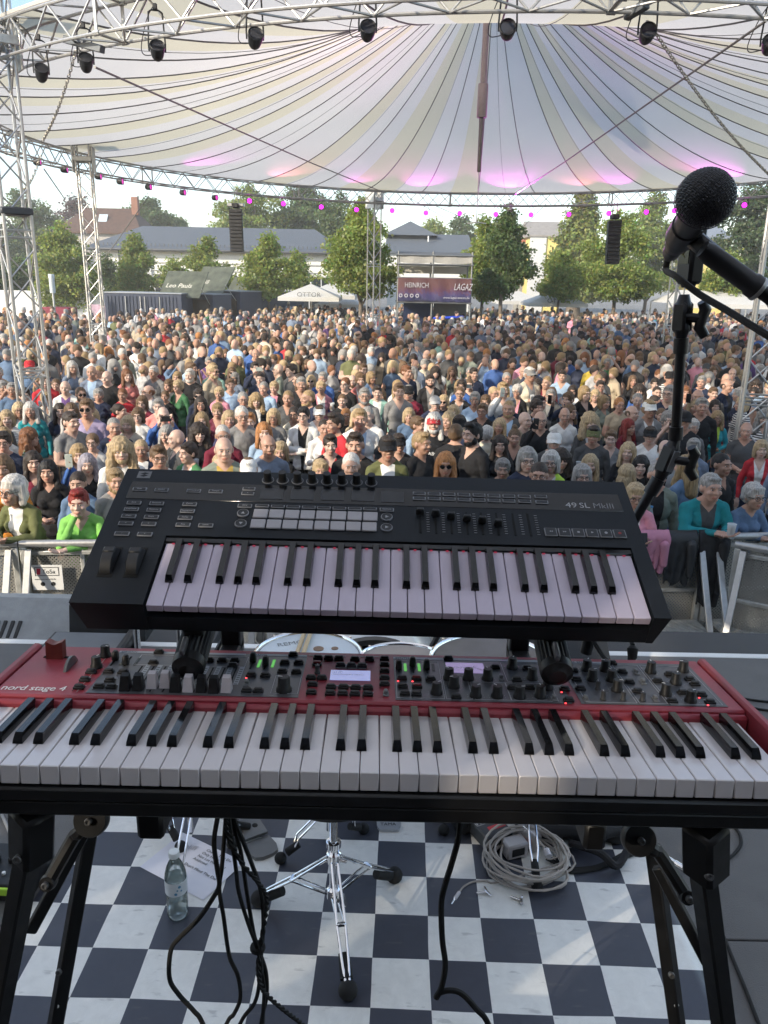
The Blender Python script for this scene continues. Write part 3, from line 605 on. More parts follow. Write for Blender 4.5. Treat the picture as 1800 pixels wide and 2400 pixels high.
# ================================================================ food containers
navy = pbr('container_navy', (.035, .045, .075), .55, .1, var=.12, scale=3)
def container(u, v, y, w_, d_, h_, yaw, label, hatch=None, hcol=(.1, .11, .09), words_=None):
    p = at(u, v, y); th = thing('food_container', label, 'container', T(p.x, y, GZ) @ RZ(yaw), 'food containers at the left of the plaza')
    b_ = MB(); b_.box((0, d_ / 2, h_ / 2), (w_, d_, h_), bev=.03); b_.build('body', navy, th)
    rb = MB().box((0, 0, 0), (.05, .05, h_ - .3), bev=.01).mesh('corrugation', navy)
    for k in range(int(w_ / .2) - 1): link('corrugation', rb, th, T(-w_ / 2 + .2 + k * .2, -.02, h_ / 2))
    MB().box((0, d_ / 2, h_ + .03), (w_ + .04, d_ + .04, .06), bev=.01).build('roof_sheet', pbr('container_roof', (.3, .32, .34), .6), th)
    if not hatch:
        for x in (-.12, .12, -w_ * .22, w_ * .22): MB().tube([(x, -.07, .15), (x, -.07, h_ - .15)], .025, 6).build('lock_bar', steel, th)
    else:
        hw, hh, zz = hatch
        MB().box((0, -.03, 1.55), (hw, .06, 1.3)).build('serving_opening', pbr('dark_inside', (.05, .035, .025), .9, var=.5, scale=6), th)
        MB().box((0, -.12, .92), (hw + .1, .3, .06), bev=.01).build('counter', pbr('counter_wood', (.3, .18, .09), .6), th)
        o_ = MB().box((0, 0, 0), (hw, .06, hh), bev=.01).build('hatch_lid', pbr('hatch_print_%s' % label[:9], hcol, .5, var=.5, scale=2.5), th, M=T(0, -hh * .33, zz) @ RX(R(-42)))
        if words_: text('lettering', words_, .42, pbr('hatch_letter', (.6, .58, .5), .6, var=0), o_, T(-hw * .42, -.035, -.25) @ RX(PI / 2), shear=.2)
        for x in (-hw / 2, hw / 2): MB().tube([(x, -.05, h_ - .5), (x, -hh * .5, zz - .2)], .02, 6).build('gas_strut', steel, th)
container(312, 700, 44, 4.3, 2.4, 2.5, R(-3), 'closed dark blue shipping container with lock bars')
container(412, 690, 46, 2.9, 2.4, 2.45, R(-14), 'food container with a raised olive hatch lid', (2.5, 1.9, 3.0), (.075, .085, .06), 'Leo Pauls')
container(478, 680, 49, 2.8, 2.4, 2.6, R(-24), 'food container with a raised dark printed hatch lid', (2.3, 2.2, 3.2), (.07, .06, .06), 'Grill')
container(533, 680, 53, 2.6, 2.4, 2.6, R(-30), 'food container further back with a small black lid', (1.8, 1.5, 2.9), (.03, .035, .05), None)
container(580, 676, 57, 2.6, 2.4, 2.5, R(-34), 'rearmost food container beside the white parasol', (1.8, 1.2, 2.7), (.12, .05, .03), None)

# ================================================================ parasols and marquee
cloth_w = bpy.data.materials.new('parasol_cloth'); cloth_w.use_nodes = True; membrane(cloth_w, (.74, .73, .69), .3)
def parasol(u, v, y, half, label, words_=None, hgt=None):
    top = at(u, v, y); th = thing('parasol', label, 'parasol', T(top.x, y, GZ), 'white beer garden parasols'); zt = top.z - GZ; ze = zt - half * .42
    V = [(0, 0, zt)]; F = []
    rim = [(half * sx, half * sy) for sx, sy in ((-1, -1), (0, -1), (1, -1), (1, 0), (1, 1), (0, 1), (-1, 1), (-1, 0))]
    V += [(x, y_, ze) for x, y_ in rim] + [(x, y_, ze - .22) for x, y_ in rim]
    for k in range(8): F += [(0, 1 + k, 1 + (k + 1) % 8), (1 + k, 9 + k, 9 + (k + 1) % 8, 1 + (k + 1) % 8)]
    MB().add(V, F).build('canopy', cloth_w, th, smooth=0); MB().tube([(0, 0, 0), (0, 0, zt)], .04, 8).build('pole', alu_dull, th)
    MB().ball((0, 0, zt + .04), .07, 8, 6).build('finial', alu_dull, th)
    for k in range(8): MB().tube([(0, 0, zt - .06), (rim[k][0] * .98, rim[k][1] * .98, ze - .03)], .018, 5).build('rib', alu_dull, th)
    MB().box((0, 0, .05), (.9, .9, .1), bev=.02).build('base', steel, th)
    if words_: text('lettering', words_, half * .22, pbr('parasol_print', (.12, .12, .11), .8, var=0), th, T(-half * .38, -half * .955, ze + .03) @ RX(R(67)), space=1.05)
parasol(672, 613, 48, 1.75, 'large white beer parasol with lettering left of the centre tower', 'OTTOR')
parasol(712, 612, 52, 1.7, 'white parasol partly hidden behind the lettered one')
parasol(735, 634, 55, 1.6, 'low white parasol right of the lettered parasol, by the maple trunk')
parasol(1196, 627, 54, 1.9, 'white lettered parasol below the conifer', 'OTTOR')
parasol(1120, 628, 60, 1.7, 'white parasol behind the paired maple trunks')
mq_ = at(1545, 628, 50); th = thing('marquee', 'long pale marquee roof at the far right under the trees', 'tent', T(mq_.x, 50, GZ)); zt = mq_.z - GZ
MB().add([(-3.4, -1.8, zt - .75), (3.6, -1.8, zt - .75), (3.6, 1.8, zt - .75), (-3.4, 1.8, zt - .75), (-2.2, 0, zt), (2.4, 0, zt)] + [(-3.4, -1.8, zt - 1.0), (3.6, -1.8, zt - 1.0)], [(0, 1, 5, 4), (1, 2, 5), (2, 3, 4, 5), (3, 0, 4), (0, 6, 7, 1)]).build('canopy', cloth_w, th, smooth=0)
for x in (-3.3, -1, 1.3, 3.5):
    for y_ in (-1.7, 1.7): MB().tube([(x, y_, 0), (x, y_, zt - .8)], .04, 6).build('pole', alu_dull, th)

# ================================================================ mixing platform
p0 = at(858, 690, 44); p1 = at(1014, 690, 44); W_ = p1.x - p0.x; th = thing('mixing_platform', 'scaffold mixing platform with a colourful festival banner in the crowd', 'platform', T(p0.x, 44, GZ))
zf = lambda v: at(936, v, 44).z - GZ
z_top, z_roof, z_ban, z_banb = zf(552), zf(563), zf(601), zf(652)
sc_m = pbr('scaffold_steel', (.2, .205, .2), .5, .6)
pole = MB().tube([(0, 0, 0), (0, 0, z_top + .2)], .05, 8).mesh('standard', sc_m)
for x in (0, W_ * .47, W_):
    for y_ in (0, 2.4): link('standard', pole, th, T(x, y_, 0))
led = MB().tube([(-.1, 0, 0), (W_ + .1, 0, 0)], .04, 8).mesh('ledger', sc_m)
for z in (z_banb - .05, z_ban, z_roof - .2, z_top): link('ledger', led, th, T(0, -.05, z)); link('ledger', led, th, T(0, 2.4, z))
for k, (x0, x1) in enumerate(((0, W_ * .46), (W_ * .48, W_))): 
    V = [(x0 + (x1 - x0) * i / 8, -.02 + .03 * math.sin(i * 1.3), z_roof - .1 + (z_top - z_roof + .1) * j / 3 - .06 * math.sin(PI * i / 8)) for i in range(9) for j in range(4)]
    MB().add(V, [(i * 4 + j, (i + 1) * 4 + j, (i + 1) * 4 + j + 1, i * 4 + j + 1) for i in range(8) for j in range(3)]).build('roof_valance', pbr('grey_tarpaulin', (.33, .32, .29), .7, var=.1), th, smooth=80)
rfv = MB().add([(-.1, -.1, z_top), (W_ + .1, -.1, z_top), (W_ + .1, 2.5, z_top + .25), (-.1, 2.5, z_top + .25)], [(0, 1, 2, 3)]); rfv.build('roof_sheet', pbr('dark_tarpaulin', (.1, .1, .1), .8), th, smooth=0)
MB().box((W_ / 2, 2.3, (z_ban + z_roof) / 2), (W_ - .1, .04, z_roof - z_ban - .5)).build('back_sheet', pbr('tan_sheet', (.42, .40, .35), .8, var=.12, scale=2, bump=.4, bscale=3), th)
MB().box((W_ / 2, 1.2, z_banb), (W_, 2.4, .12), bev=.01).build('deck', pbr('scaffold_deck', (.2, .2, .19), .8), th)
MB().box((W_ * .3, 1.4, z_banb / 2), (W_ * .42, .1, z_banb)).build('blue_backdrop', pbr('dark_blue_cloth', (.012, .02, .06), .9), th); MB().box((W_ * .75, 1.6, z_banb / 2), (W_ * .46, .1, z_banb)).build('grey_backdrop', pbr('grey_cloth_back', (.11, .11, .11), .9), th)
# banner: printed cloth
bn = bpy.data.materials.new('festival_banner'); bn.use_nodes = True; n = bn.node_tree.nodes; l = bn.node_tree.links; b = n['Principled BSDF']; b.inputs['Roughness'].default_value = .6
t = n.new('ShaderNodeTexCoord'); sx_ = n.new('ShaderNodeSeparateXYZ'); l.new(t.outputs['Generated'], sx_.inputs[0]); nz_ = n.new('ShaderNodeTexNoise'); nz_.inputs['Scale'].default_value = 3; nz_.inputs['Detail'].default_value = 4; nz_.inputs['Distortion'].default_value = 1.2; l.new(t.outputs['Generated'], nz_.inputs['Vector'])
a1 = n.new('ShaderNodeMath'); a1.operation = 'MULTIPLY_ADD'; a1.inputs[1].default_value = .7; l.new(nz_.outputs['Fac'], a1.inputs[0]); l.new(sx_.outputs['Z'], a1.inputs[2])
cr_ = n.new('ShaderNodeValToRGB'); e = cr_.color_ramp.elements; e[0].position = .3; e[0].color = (.012, .012, .03, 1); e[1].position = 1.25; e[1].color = (.10, .04, .04, 1)
for ps, cl in ((.55, (.03, .028, .09, 1)), (.8, (.055, .04, .12, 1)), (1.0, (.085, .03, .06, 1))): q = cr_.color_ramp.elements.new(min(1, ps * .8)); q.color = cl
cr_.color_ramp.elements[-1].position = 1.0
l.new(a1.outputs[0], cr_.inputs[0]); l.new(cr_.outputs[0], b.inputs['Base Color'])
hb = z_ban - z_banb; V = [(W_ * i / 30, -.12 + .05 * math.sin(i * .9 + j * .6) * (1 - abs(j - 3) / 4), z_banb + hb * j / 6) for i in range(31) for j in range(7)]
bo = MB().add(V, [(i * 7 + j, (i + 1) * 7 + j, (i + 1) * 7 + j + 1, i * 7 + j + 1) for i in range(30) for j in range(6)]).build('banner', bn, th, smooth=80)
wl_ = pbr('banner_white', (.42, .42, .44), .7, var=0)
text('lettering', 'HEINRICH', .36, wl_, bo, T(.35, -.2, z_banb + hb * .6) @ RX(PI / 2), sx=.8); text('lettering', 'LAGAZ', .5, wl_, bo, T(W_ * .76, -.2, z_banb + hb * .52) @ RX(PI / 2), sx=.62, shear=.25); text('lettering', 'www.lagaz-events.de', .17, wl_, bo, T(W_ * .62, -.2, z_banb + hb * .15) @ RX(PI / 2))
for k in range(4): MB().lathe([(.06, -.01), (.1, -.01), (.1, .01), (.06, .01), (.06, -.01)], 14, M=T(.15 + k * .3, -.2, z_banb + hb * .25) @ RX(PI / 2), caps=False).build('badge', wl_, bo)
tag(MB().box((0, 0, 0), (1.6, .6, .12), bev=.04).build('blue_tarpaulin', pbr('blue_tarp', (.02, .06, .5), .5), M=T(at(968, 693, 42.5).x, 42.5, at(968, 686, 42.5).z) @ RY(R(-4))), 'bright blue folded tarpaulin in front of the mixing platform', 'tarpaulin')

# ================================================================ line arrays
cab = pbr('speaker_black', (.02, .021, .024), .55, var=.2, scale=10); grl = pbr('speaker_grille', (.03, .032, .036), .5, .3, var=.2, scale=60, bump=.6, bscale=300)
def line_array(u, v0, v1, y, w_, n_, label, lean):
    a = at(u, v0, y); b_ = at(u, v1, y); th = thing('line_array', label, 'speaker', T(a), 'hanging line arrays'); Ht = a.z - b_.z; h_ = Ht / n_
    cm = MB(); cm.prism([(-w_ / 2, -.2), (w_ / 2, -.2), (w_ * .4, .25), (-w_ * .4, .25)], -h_ * .46, h_ * .46); cm = cm.mesh('cabinet', cab); gm = MB().box((0, -.215, 0), (w_ * .94, .02, h_ * .7), bev=.005).mesh('grille', grl)
    for k in range(n_):
        c = link('cabinet', cm, th, T(0, lean * (k / n_) ** 2, -(k + .5) * h_) @ RX(R(lean * 10 * k / n_))); link('grille', gm, c)
    MB().box((0, 0, .12), (w_ * .5, .5, .16), bev=.02).build('fly_frame', cab, th)
    for s_ in (-1, 1): MB().tube([(s_ * .1, 0, .2), (s_ * .05, 0, max(.5, ZB - a.z))], .014, 6).build('sling', wire, th)
line_array(510, 452, 544, 31.6, .50, 12, 'hanging black line array speaker in front of the long hall', .1)
line_array(1327, 476, 571, 31.0, .47, 11, 'hanging black line array speaker in front of the right trees', -.25)
tag(MB().box((0, 0, 0), (.62, .3, .12), bev=.02).build('fly_bumper', steel, M=T(at(510, 443, 31.6))), 'pale steel bumper above the left line array', 'frame')

# ================================================================ trees
def leafm(name, col, tr=.5):
    m = bpy.data.materials.new(name); m.use_nodes = True; n = m.node_tree.nodes; l = m.node_tree.links; n.clear(); o = n.new('ShaderNodeOutputMaterial')
    at_ = n.new('ShaderNodeAttribute'); at_.attribute_name = 'tint'; sc = n.new('ShaderNodeVectorMath'); sc.operation = 'MULTIPLY'; sc.inputs[1].default_value = col; l.new(at_.outputs['Color'], sc.inputs[0])
    d = n.new('ShaderNodeBsdfDiffuse'); t = n.new('ShaderNodeBsdfTranslucent'); g_ = n.new('ShaderNodeBsdfGlossy'); g_.inputs['Roughness'].default_value = .5; g_.inputs['Color'].default_value = (.5, .5, .5, 1)
    x = n.new('ShaderNodeMixShader'); x.inputs[0].default_value = tr; y = n.new('ShaderNodeMixShader'); y.inputs[0].default_value = .05
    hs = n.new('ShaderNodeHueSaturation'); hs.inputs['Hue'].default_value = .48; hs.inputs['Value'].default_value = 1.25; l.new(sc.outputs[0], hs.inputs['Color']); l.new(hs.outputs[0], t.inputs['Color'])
    l.new(sc.outputs[0], d.inputs['Color']); l.new(d.outputs[0], x.inputs[1]); l.new(t.outputs[0], x.inputs[2]); l.new(x.outputs[0], y.inputs[1]); l.new(g_.outputs[0], y.inputs[2]); l.new(y.outputs[0], o.inputs[0]); return m
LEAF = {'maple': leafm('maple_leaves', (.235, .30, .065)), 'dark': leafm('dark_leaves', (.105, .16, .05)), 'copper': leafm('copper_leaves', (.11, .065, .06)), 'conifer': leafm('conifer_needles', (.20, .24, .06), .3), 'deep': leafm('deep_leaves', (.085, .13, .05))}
bark = pbr('bark', (.16, .13, .10), .9, var=.3, scale=6, bump=.6, stretch=(4, 4, 1))
def crown_mesh(name, blobs, n_, size, mat_, rng):
    """leaf-sized bent quads spread through lumpy volumes"""
    B = np.array([b_[0] for b_ in blobs]); Rr = np.array([b_[1] for b_ in blobs]); w_ = (Rr.prod(1)) ** .67; w_ /= w_.sum()
    ci = rng.choice(len(B), n_, p=w_); d = rng.normal(size=(n_, 3)); d /= np.linalg.norm(d, axis=1)[:, None]; rad = rng.random(n_) ** .28
    # clumps: pull leaves towards random sub-centres near the surface
    P = B[ci] + d * Rr[ci] * rad[:, None]
    nc = max(30, n_ // 45); cidx = rng.choice(n_, nc); cc = P[cidx]; own = rng.integers(0, nc, n_)
    near = rng.random(n_) < .72; P = np.where(near[:, None], cc[own] + rng.normal(size=(n_, 3)) * np.array([.38, .38, .26]) * size * 3.2, P)
    nrm = rng.normal(size=(n_, 3)); nrm[:, 2] += .6; nrm += (P - B.mean(0)) * .25; nrm /= np.linalg.norm(nrm, axis=1)[:, None]
    a = np.cross(nrm, rng.normal(size=(n_, 3))); a /= np.linalg.norm(a, axis=1)[:, None]; b_ = np.cross(nrm, a); s_ = size * (.6 + .8 * rng.random(n_))[:, None]
    V = np.stack([P - a * s_ * .5, P + b_ * s_ * .42 + nrm * s_ * .12, P + a * s_ * .55, P - b_ * s_ * .42 + nrm * s_ * .12], 1).reshape(-1, 3)
    me = bpy.data.meshes.new(name); me.vertices.add(len(V)); me.vertices.foreach_set('co', V.ravel()); me.loops.add(n_ * 4); me.polygons.add(n_)
    me.loops.foreach_set('vertex_index', np.arange(n_ * 4)); me.polygons.foreach_set('loop_start', np.arange(n_) * 4); me.polygons.foreach_set('loop_total', np.full(n_, 4))
    tint = np.where(near, .75 + .5 * rng.random(nc)[own], .9) * (.8 + .4 * rng.random(n_)); col = np.ones((n_, 4)); col[:, 0] = tint * (1 + .15 * rng.normal(size=n_)); col[:, 1] = tint; col[:, 2] = tint
    at_ = me.attributes.new('tint', 'FLOAT_COLOR', 'FACE'); at_.data.foreach_set('color', col.ravel()); me.materials.append(mat_); me.update(calc_edges=True); me.validate(); return me
def tree(u, vt, vb, hw, y, kind, label, n_=5200, seed=1, leader=True, trunk=None, name='maple_tree', size=.21):
    rng = np.random.default_rng(seed); top = at(u, vt, y); bot = at(u, vb, y); sc_ = y * K / FPX * 1.02; wx = hw * sc_ * (1.06 if u > 700 else .98); n_ = int(n_ * 1.7); size *= .74; H = top.z - bot.z; base = Vector((top.x, y, GZ)); th = thing(name, label, 'tree', T(base), 'trees round the plaza')
    zb, zt = bot.z - GZ, top.z - GZ; blobs = []
    if kind == 'conifer':
        for k in range(9):
            f = k / 8; rr = wx * (1 - f) ** .75 * .85 + .35
            for j in range(4): a = rng.random() * 6.28; blobs.append(((math.cos(a) * rr * .45, math.sin(a) * rr * .45, zb + H * (.05 + .9 * f)), (rr * .62, rr * .62, H * .09)))
    else:
        m = 13
        for k in range(m):
            f = (k + .5) / m; env = math.sin(PI * min(1, (f * .82 + .14))) ** .7 * (1 - .45 * f if leader else 1)
            for j in range(2):
                a = rng.random() * 6.28; q = wx * env * (.35 + .35 * rng.random()); r_ = wx * env * (.38 + .3 * rng.random()) + .15
                blobs.append(((math.cos(a) * q, math.sin(a) * q, zb + H * (.03 + .88 * f)), (r_, r_, max(.35, H * .085))))
        if leader: blobs += [((0, 0, zt - H * .08), (wx * .16, wx * .16, H * .1)), ((wx * .05, 0, zt - H * .18), (wx * .26, wx * .26, H * .1))]
    tr = MB(); r0 = trunk or max(.1, H * .022); bend = rng.normal(size=2) * .12
    cen = [(0, 0, 0), (bend[0] * .5, bend[1] * .5, zb * .6), (bend[0], bend[1], zb + H * .25), (bend[0] * .6, bend[1], zb + H * .6), (0, 0, zt - H * .05)]
    tr.tube(catmull(cen, 4), [r0 * (1 - .9 * i / 16) for i in range(17)], 9); to = tr.build('trunk', bark, th)
    lm = MB()
    for b_ in blobs[::2]:
        c = Vector(b_[0]); z0 = max(zb * .75, c.z - H * .22); s_ = Vector((bend[0] * .7, bend[1] * .7, z0)); lm.tube([s_, s_.lerp(c, .5) + Vector((0, 0, .1)), c], [r0 * .4, r0 * .25, r0 * .07], 5)
    lm.build('limbs', bark, to)
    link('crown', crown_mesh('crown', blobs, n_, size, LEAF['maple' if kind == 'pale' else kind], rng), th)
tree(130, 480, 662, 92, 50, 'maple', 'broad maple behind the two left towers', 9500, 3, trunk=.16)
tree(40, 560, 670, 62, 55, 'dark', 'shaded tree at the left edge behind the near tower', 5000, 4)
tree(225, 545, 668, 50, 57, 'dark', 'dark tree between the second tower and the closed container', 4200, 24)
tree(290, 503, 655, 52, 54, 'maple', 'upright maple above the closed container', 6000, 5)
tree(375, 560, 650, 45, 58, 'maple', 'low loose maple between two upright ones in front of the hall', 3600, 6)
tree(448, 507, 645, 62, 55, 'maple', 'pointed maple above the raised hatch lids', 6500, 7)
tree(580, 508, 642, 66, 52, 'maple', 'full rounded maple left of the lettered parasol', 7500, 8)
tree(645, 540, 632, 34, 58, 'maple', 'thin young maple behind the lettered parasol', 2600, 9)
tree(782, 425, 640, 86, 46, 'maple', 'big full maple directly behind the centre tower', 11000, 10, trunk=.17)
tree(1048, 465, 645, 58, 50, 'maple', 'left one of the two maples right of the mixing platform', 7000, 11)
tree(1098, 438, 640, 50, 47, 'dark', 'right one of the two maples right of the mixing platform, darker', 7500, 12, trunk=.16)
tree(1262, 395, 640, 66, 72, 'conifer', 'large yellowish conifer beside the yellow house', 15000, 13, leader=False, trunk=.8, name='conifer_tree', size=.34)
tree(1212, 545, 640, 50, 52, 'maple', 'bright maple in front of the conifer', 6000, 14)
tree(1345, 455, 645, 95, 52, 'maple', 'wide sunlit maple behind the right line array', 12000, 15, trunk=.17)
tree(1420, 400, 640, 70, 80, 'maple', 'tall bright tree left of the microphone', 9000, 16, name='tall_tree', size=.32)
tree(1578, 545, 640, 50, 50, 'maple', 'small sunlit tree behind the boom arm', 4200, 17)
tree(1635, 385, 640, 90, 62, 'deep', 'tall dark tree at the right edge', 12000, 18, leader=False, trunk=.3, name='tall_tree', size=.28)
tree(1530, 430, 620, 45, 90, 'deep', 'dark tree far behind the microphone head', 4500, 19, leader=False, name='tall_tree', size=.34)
# far trees behind the roofs
tree(55, 400, 620, 82, 92, 'dark', 'tall dark tree behind the near tower at far left', 11000, 20, leader=False, trunk=.4, name='tall_tree', size=.36)
tree(172, 418, 560, 58, 104, 'copper', 'copper leaved tree above the tiled house', 6000, 21, leader=False, trunk=.3, name='copper_tree', size=.36)
tree(322, 425, 540, 62, 100, 'dark', 'round tree behind the left end of the slate roof', 6500, 22, leader=False, trunk=.3, name='tall_tree', size=.36)
tree(392, 466, 540, 26, 110, 'dark', 'small conifer tip over the slate roof', 1800, 23, name='tall_tree', size=.34)
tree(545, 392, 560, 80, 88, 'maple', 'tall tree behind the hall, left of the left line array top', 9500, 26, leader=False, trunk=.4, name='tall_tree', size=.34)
tree(655, 388, 560, 72, 92, 'dark', 'dense dark tree behind the hall under the far truss', 9500, 27, leader=False, trunk=.4, name='tall_tree', size=.34)
tree(735, 410, 560, 40, 84, 'dark', 'narrow tree left of the big centre maple', 4200, 28, leader=False, name='tall_tree', size=.32)
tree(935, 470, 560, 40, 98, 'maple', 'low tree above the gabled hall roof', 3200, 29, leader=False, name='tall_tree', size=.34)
tree(1000, 462, 560, 32, 96, 'dark', 'low dark tree right of the gabled hall', 3000, 30, leader=False, name='tall_tree', size=.34)
for k, (u, vt, hw, y) in enumerate(((-40, 420, 70, 80), (1720, 400, 80, 75), (1690, 560, 40, 52), (-60, 560, 60, 52))):
    tree(u, vt, 640, hw, y, 'deep', ['tall tree outside the left edge', 'tall tree outside the right edge', 'small tree outside the right edge', 'small tree outside the left edge'][k], 4000, 40 + k, leader=False, trunk=.3, name='tall_tree', size=.32)
# ================================================================ keyboards
key_w = pbr('white_key_plastic', (.64, .60, .60), .22, var=.03, scale=30, coat=.3)
key_l = pbr('satin_key_plastic', (.52, .455, .54), .34, var=.04, scale=30)
key_b = pbr('black_key_plastic', (.008, .008, .009), .10, var=.1, scale=40, spec=.6)
case_b = pbr('controller_case', (.009, .011, .014), .5, var=.25, scale=25, bump=.12, bscale=900, spec=.25)
glass_b = pbr('black_glass', (.006, .0065, .008), .12, var=.1, scale=8)
scr = pbr('off_screen', (.018, .02, .024), .2, var=.1)
btn_rim = pbr('button_rim', (.20, .20, .21), .4, var=.1, scale=60); btn_face = pbr('button_face', (.016, .017, .019), .5, var=.2, scale=60)
pad_m = pbr('silicone_pad', (.36, .34, .35), .6, var=.05, scale=30)
knob_b = pbr('knob_black', (.014, .014, .015), .5, var=.2, scale=60)
lab_grey = pbr('label_grey', (.33, .33, .34), .6, var=0); lab_white = pbr('label_white', (.75, .74, .74), .5, var=0)
red_led = pbr('red_led', (.4, .02, .02), .4, var=0, emit=(1, .05, .06), es=2.5); green_led = pbr('green_led', (.03, .12, .03), .4, var=0, emit=(.15, .6, .12), es=.35); led_off = pbr('led_off', (.05, .055, .05), .4, var=0)
key_led = pbr('key_guide_light', (.3, .02, .06), .4, var=0, emit=(1, .05, .12), es=.12)

def pose(q): return T(q[3], q[4], q[5]) @ RZ(q[2]) @ RY(q[1]) @ RX(q[0])
SLM = pose((.41202, .008, .0013, -.01546, .97556, 1.58237))
S = thing('controller_keyboard', 'black 49 key controller keyboard with pads, standing tilted above the red one', 'keyboard', SLM)
X0, X1, XK0, XK1, YK = -.4085, .4085, -.3085, .3848, .1398
cb = MB(); ch_ = .014
# back block with slanting ends, side cheeks, tray
def slab(mb, x0, x1, y0, y1, z0, z1, mi=0): mb.box(((x0 + x1) / 2, (y0 + y1) / 2, (z0 + z1) / 2), (x1 - x0, y1 - y0, z1 - z0), mi, bev=.0016)
prof = [(X0, 0), (X1, 0), (X1 - ch_, -.052), (X0 + ch_, -.052)]
def yprism(mb, poly, y0, y1): mb.prism(poly, -y1, -y0, M=RX(PI / 2))
yprism(cb, prof, YK, .3)
yprism(cb, [(X0, 0), (XK0, 0), (XK0, -.052), (X0 + ch_, -.052)], 0, YK); yprism(cb, [(XK1, 0), (X1, 0), (X1 - ch_, -.052), (XK1, -.052)], 0, YK)
yprism(cb, [(XK0, -.026), (XK1, -.026), (XK1, -.052), (XK0, -.052)], .001, YK)
cb.build('case', case_b, S, smooth=20)
# recess back wall with the slots over each key
rw = MB(); slab(rw, XK0, XK1, YK - .013, YK - .002, -.03, -.0015); rw.build('key_slip', glass_b, S)
rib = MB().box((0, 0, 0), (.0016, .003, .012)).mesh('slip_rib', btn_face)
for k in range(30): link('slip_rib', rib, S, T(XK0 + .002 + k * (XK1 - XK0 - .004) / 29, YK - .0145, -.009))
kw = (XK1 - XK0 - .0035) / 29; kx0 = XK0 + .002
wk = MB().box((0, .0635, -.0105), (kw - .0011, .125, .012), bev=.0009).mesh('white_key', key_l)
bkm = MB(); bkm.add([(-.0058, .046, -.006), (.0058, .046, -.006), (.0058, .127, -.006), (-.0058, .127, -.006), (-.0043, .052, .0062), (.0043, .052, .0062), (.0043, .127, .0065), (-.0043, .127, .0065), (-.0055, .0475, -.001), (.0055, .0475, -.001), (.0058, .127, -.001), (-.0058, .127, -.001)],
    [(0, 1, 9, 8), (8, 9, 5, 4), (1, 2, 10, 9), (9, 10, 6, 5), (3, 0, 8, 11), (11, 8, 4, 7), (4, 5, 6, 7), (2, 3, 11, 10), (10, 11, 7, 6)])
bkm = bkm.mesh('black_key', key_b, smooth=0)
kl = MB().box((0, 0, 0), (.004, .0015, .0015)).mesh('key_light', key_led)
for k in range(29):
    x = kx0 + (k + .5) * kw; link('white_key', wk, S, T(x, .0015, -.0012 * (k % 3 == 1) * 0)); link('key_light', kl, S, T(x, YK - .0155, -.0022))
    if k % 7 in (0, 1, 3, 4, 5) and k < 28: link('black_key', bkm, S, T(x + kw / 2 + {0: -.0014, 1: .0014, 3: -.0018, 4: 0, 5: .0018}[k % 7], 0, 0))
# dark glass strip, screens
st_ = MB(); slab(st_, -.392, .3925, .2228, .2665, -.001, .0006); st_.build('display_strip', glass_b, S)
sm_ = MB().box((0, 0, .0009), (.0365, .027, .0006)).mesh('screen', scr)
for (x, y) in [(-.1637, .2437), (-.1156, .2442), (-.0671, .2448), (-.019, .2450), (.028, .2440)]: link('screen', sm_, S, T(x, y, 0))
def button_mesh(w, h, z=.0022, name='button'):
    b_ = MB(); b_.box((0, 0, z / 2), (w, h, z), 0, bev=.0009); b_.box((0, 0, z), (w - .0032, h - .0032, .0012), 1, bev=.0004); return b_.mesh(name, [btn_rim, btn_face])
bm1 = button_mesh(.0225, .0092); bm2 = button_mesh(.0205, .0085)
small = [(-.3744, .2455, 'Shift'), (-.3396, .2449, 'Global'), (-.2883, .245, 'InControl'), (-.2535, .245, 'Tempo'), (-.3745, .2115, 'Save'), (-.3392, .2115, 'Sessions'), (-.288, .2117, 'Zones'), (-.3746, .1961, 'Duplicate'), (-.3399, .1956, 'Patterns'), (-.2881, .1953, 'Sequencer'), (-.3744, .1795, 'Clear'), (-.3397, .179, 'Steps'), (-.2882, .1792, 'Scales'), (-.3743, .1627, '<'), (-.3398, .1627, '>'), (-.288, .163, 'Arp'), (-.2538, .163, 'Latch'), (-.3739, .1394, '-'), (-.3399, .1395, '+'), (-.202, .2114, 'Grid'), (.0193, .2113, 'Options'), (-.2018, .2536, '^'), (-.202, .242, 'v')]
for (x, y, s_) in small:
    o_ = link('button', bm1 if len(s_) > 1 or s_ in '<>-+' else bm2, S, T(x, y, 0)); text('lettering', s_, .0042, lab_grey, o_, T(0, -.0013, .0029), .00005, 'CENTER')
for i, (x, y) in enumerate([(.0708, .2534), (.0946, .2534), (.1183, .2534), (.1421, .2533), (.1665, .2534), (.1902, .2528), (.2142, .2528), (.239, .2528), (.2655, .254), (.0706, .2409), (.0942, .2414), (.1181, .2414), (.1419, .2409), (.1655, .2408), (.1894, .2408), (.213, .2408), (.2382, .2409), (.2652, .24)]): link('button', bm2, S, T(x, y, .0004))
lb_ = button_mesh(.0215, .0072)
for (x, y) in [(-.1752, .2125), (-.1507, .2121), (-.1267, .2121), (-.1023, .2121), (-.0788, .2116), (-.0547, .2116), (-.0306, .2117), (-.0069, .2122)]: link('button', lb_, S, T(x, y, 0))
rb_ = MB().lathe([(.0092, 0), (.0092, .0018), (.0085, .0025), (.0078, .0025), (.0076, .002), (.0001, .002)], 24, mis=[0, 0, 0, 1, 1]).mesh('round_button', [btn_rim, btn_face])
for i, (x, y) in enumerate([(-.2022, .194), (-.202, .1699), (.0195, .194), (.0195, .1695)]):
    o_ = link('round_button', rb_, S, T(x, y, 0)); a_ = (PI / 2, -PI / 2, 0, 0)[i]; MB().prism([(.003, 0), (-.002, .0028), (-.002, -.0028)], .0021, .0024, M=RZ(a_)).build('arrow', lab_grey, o_)
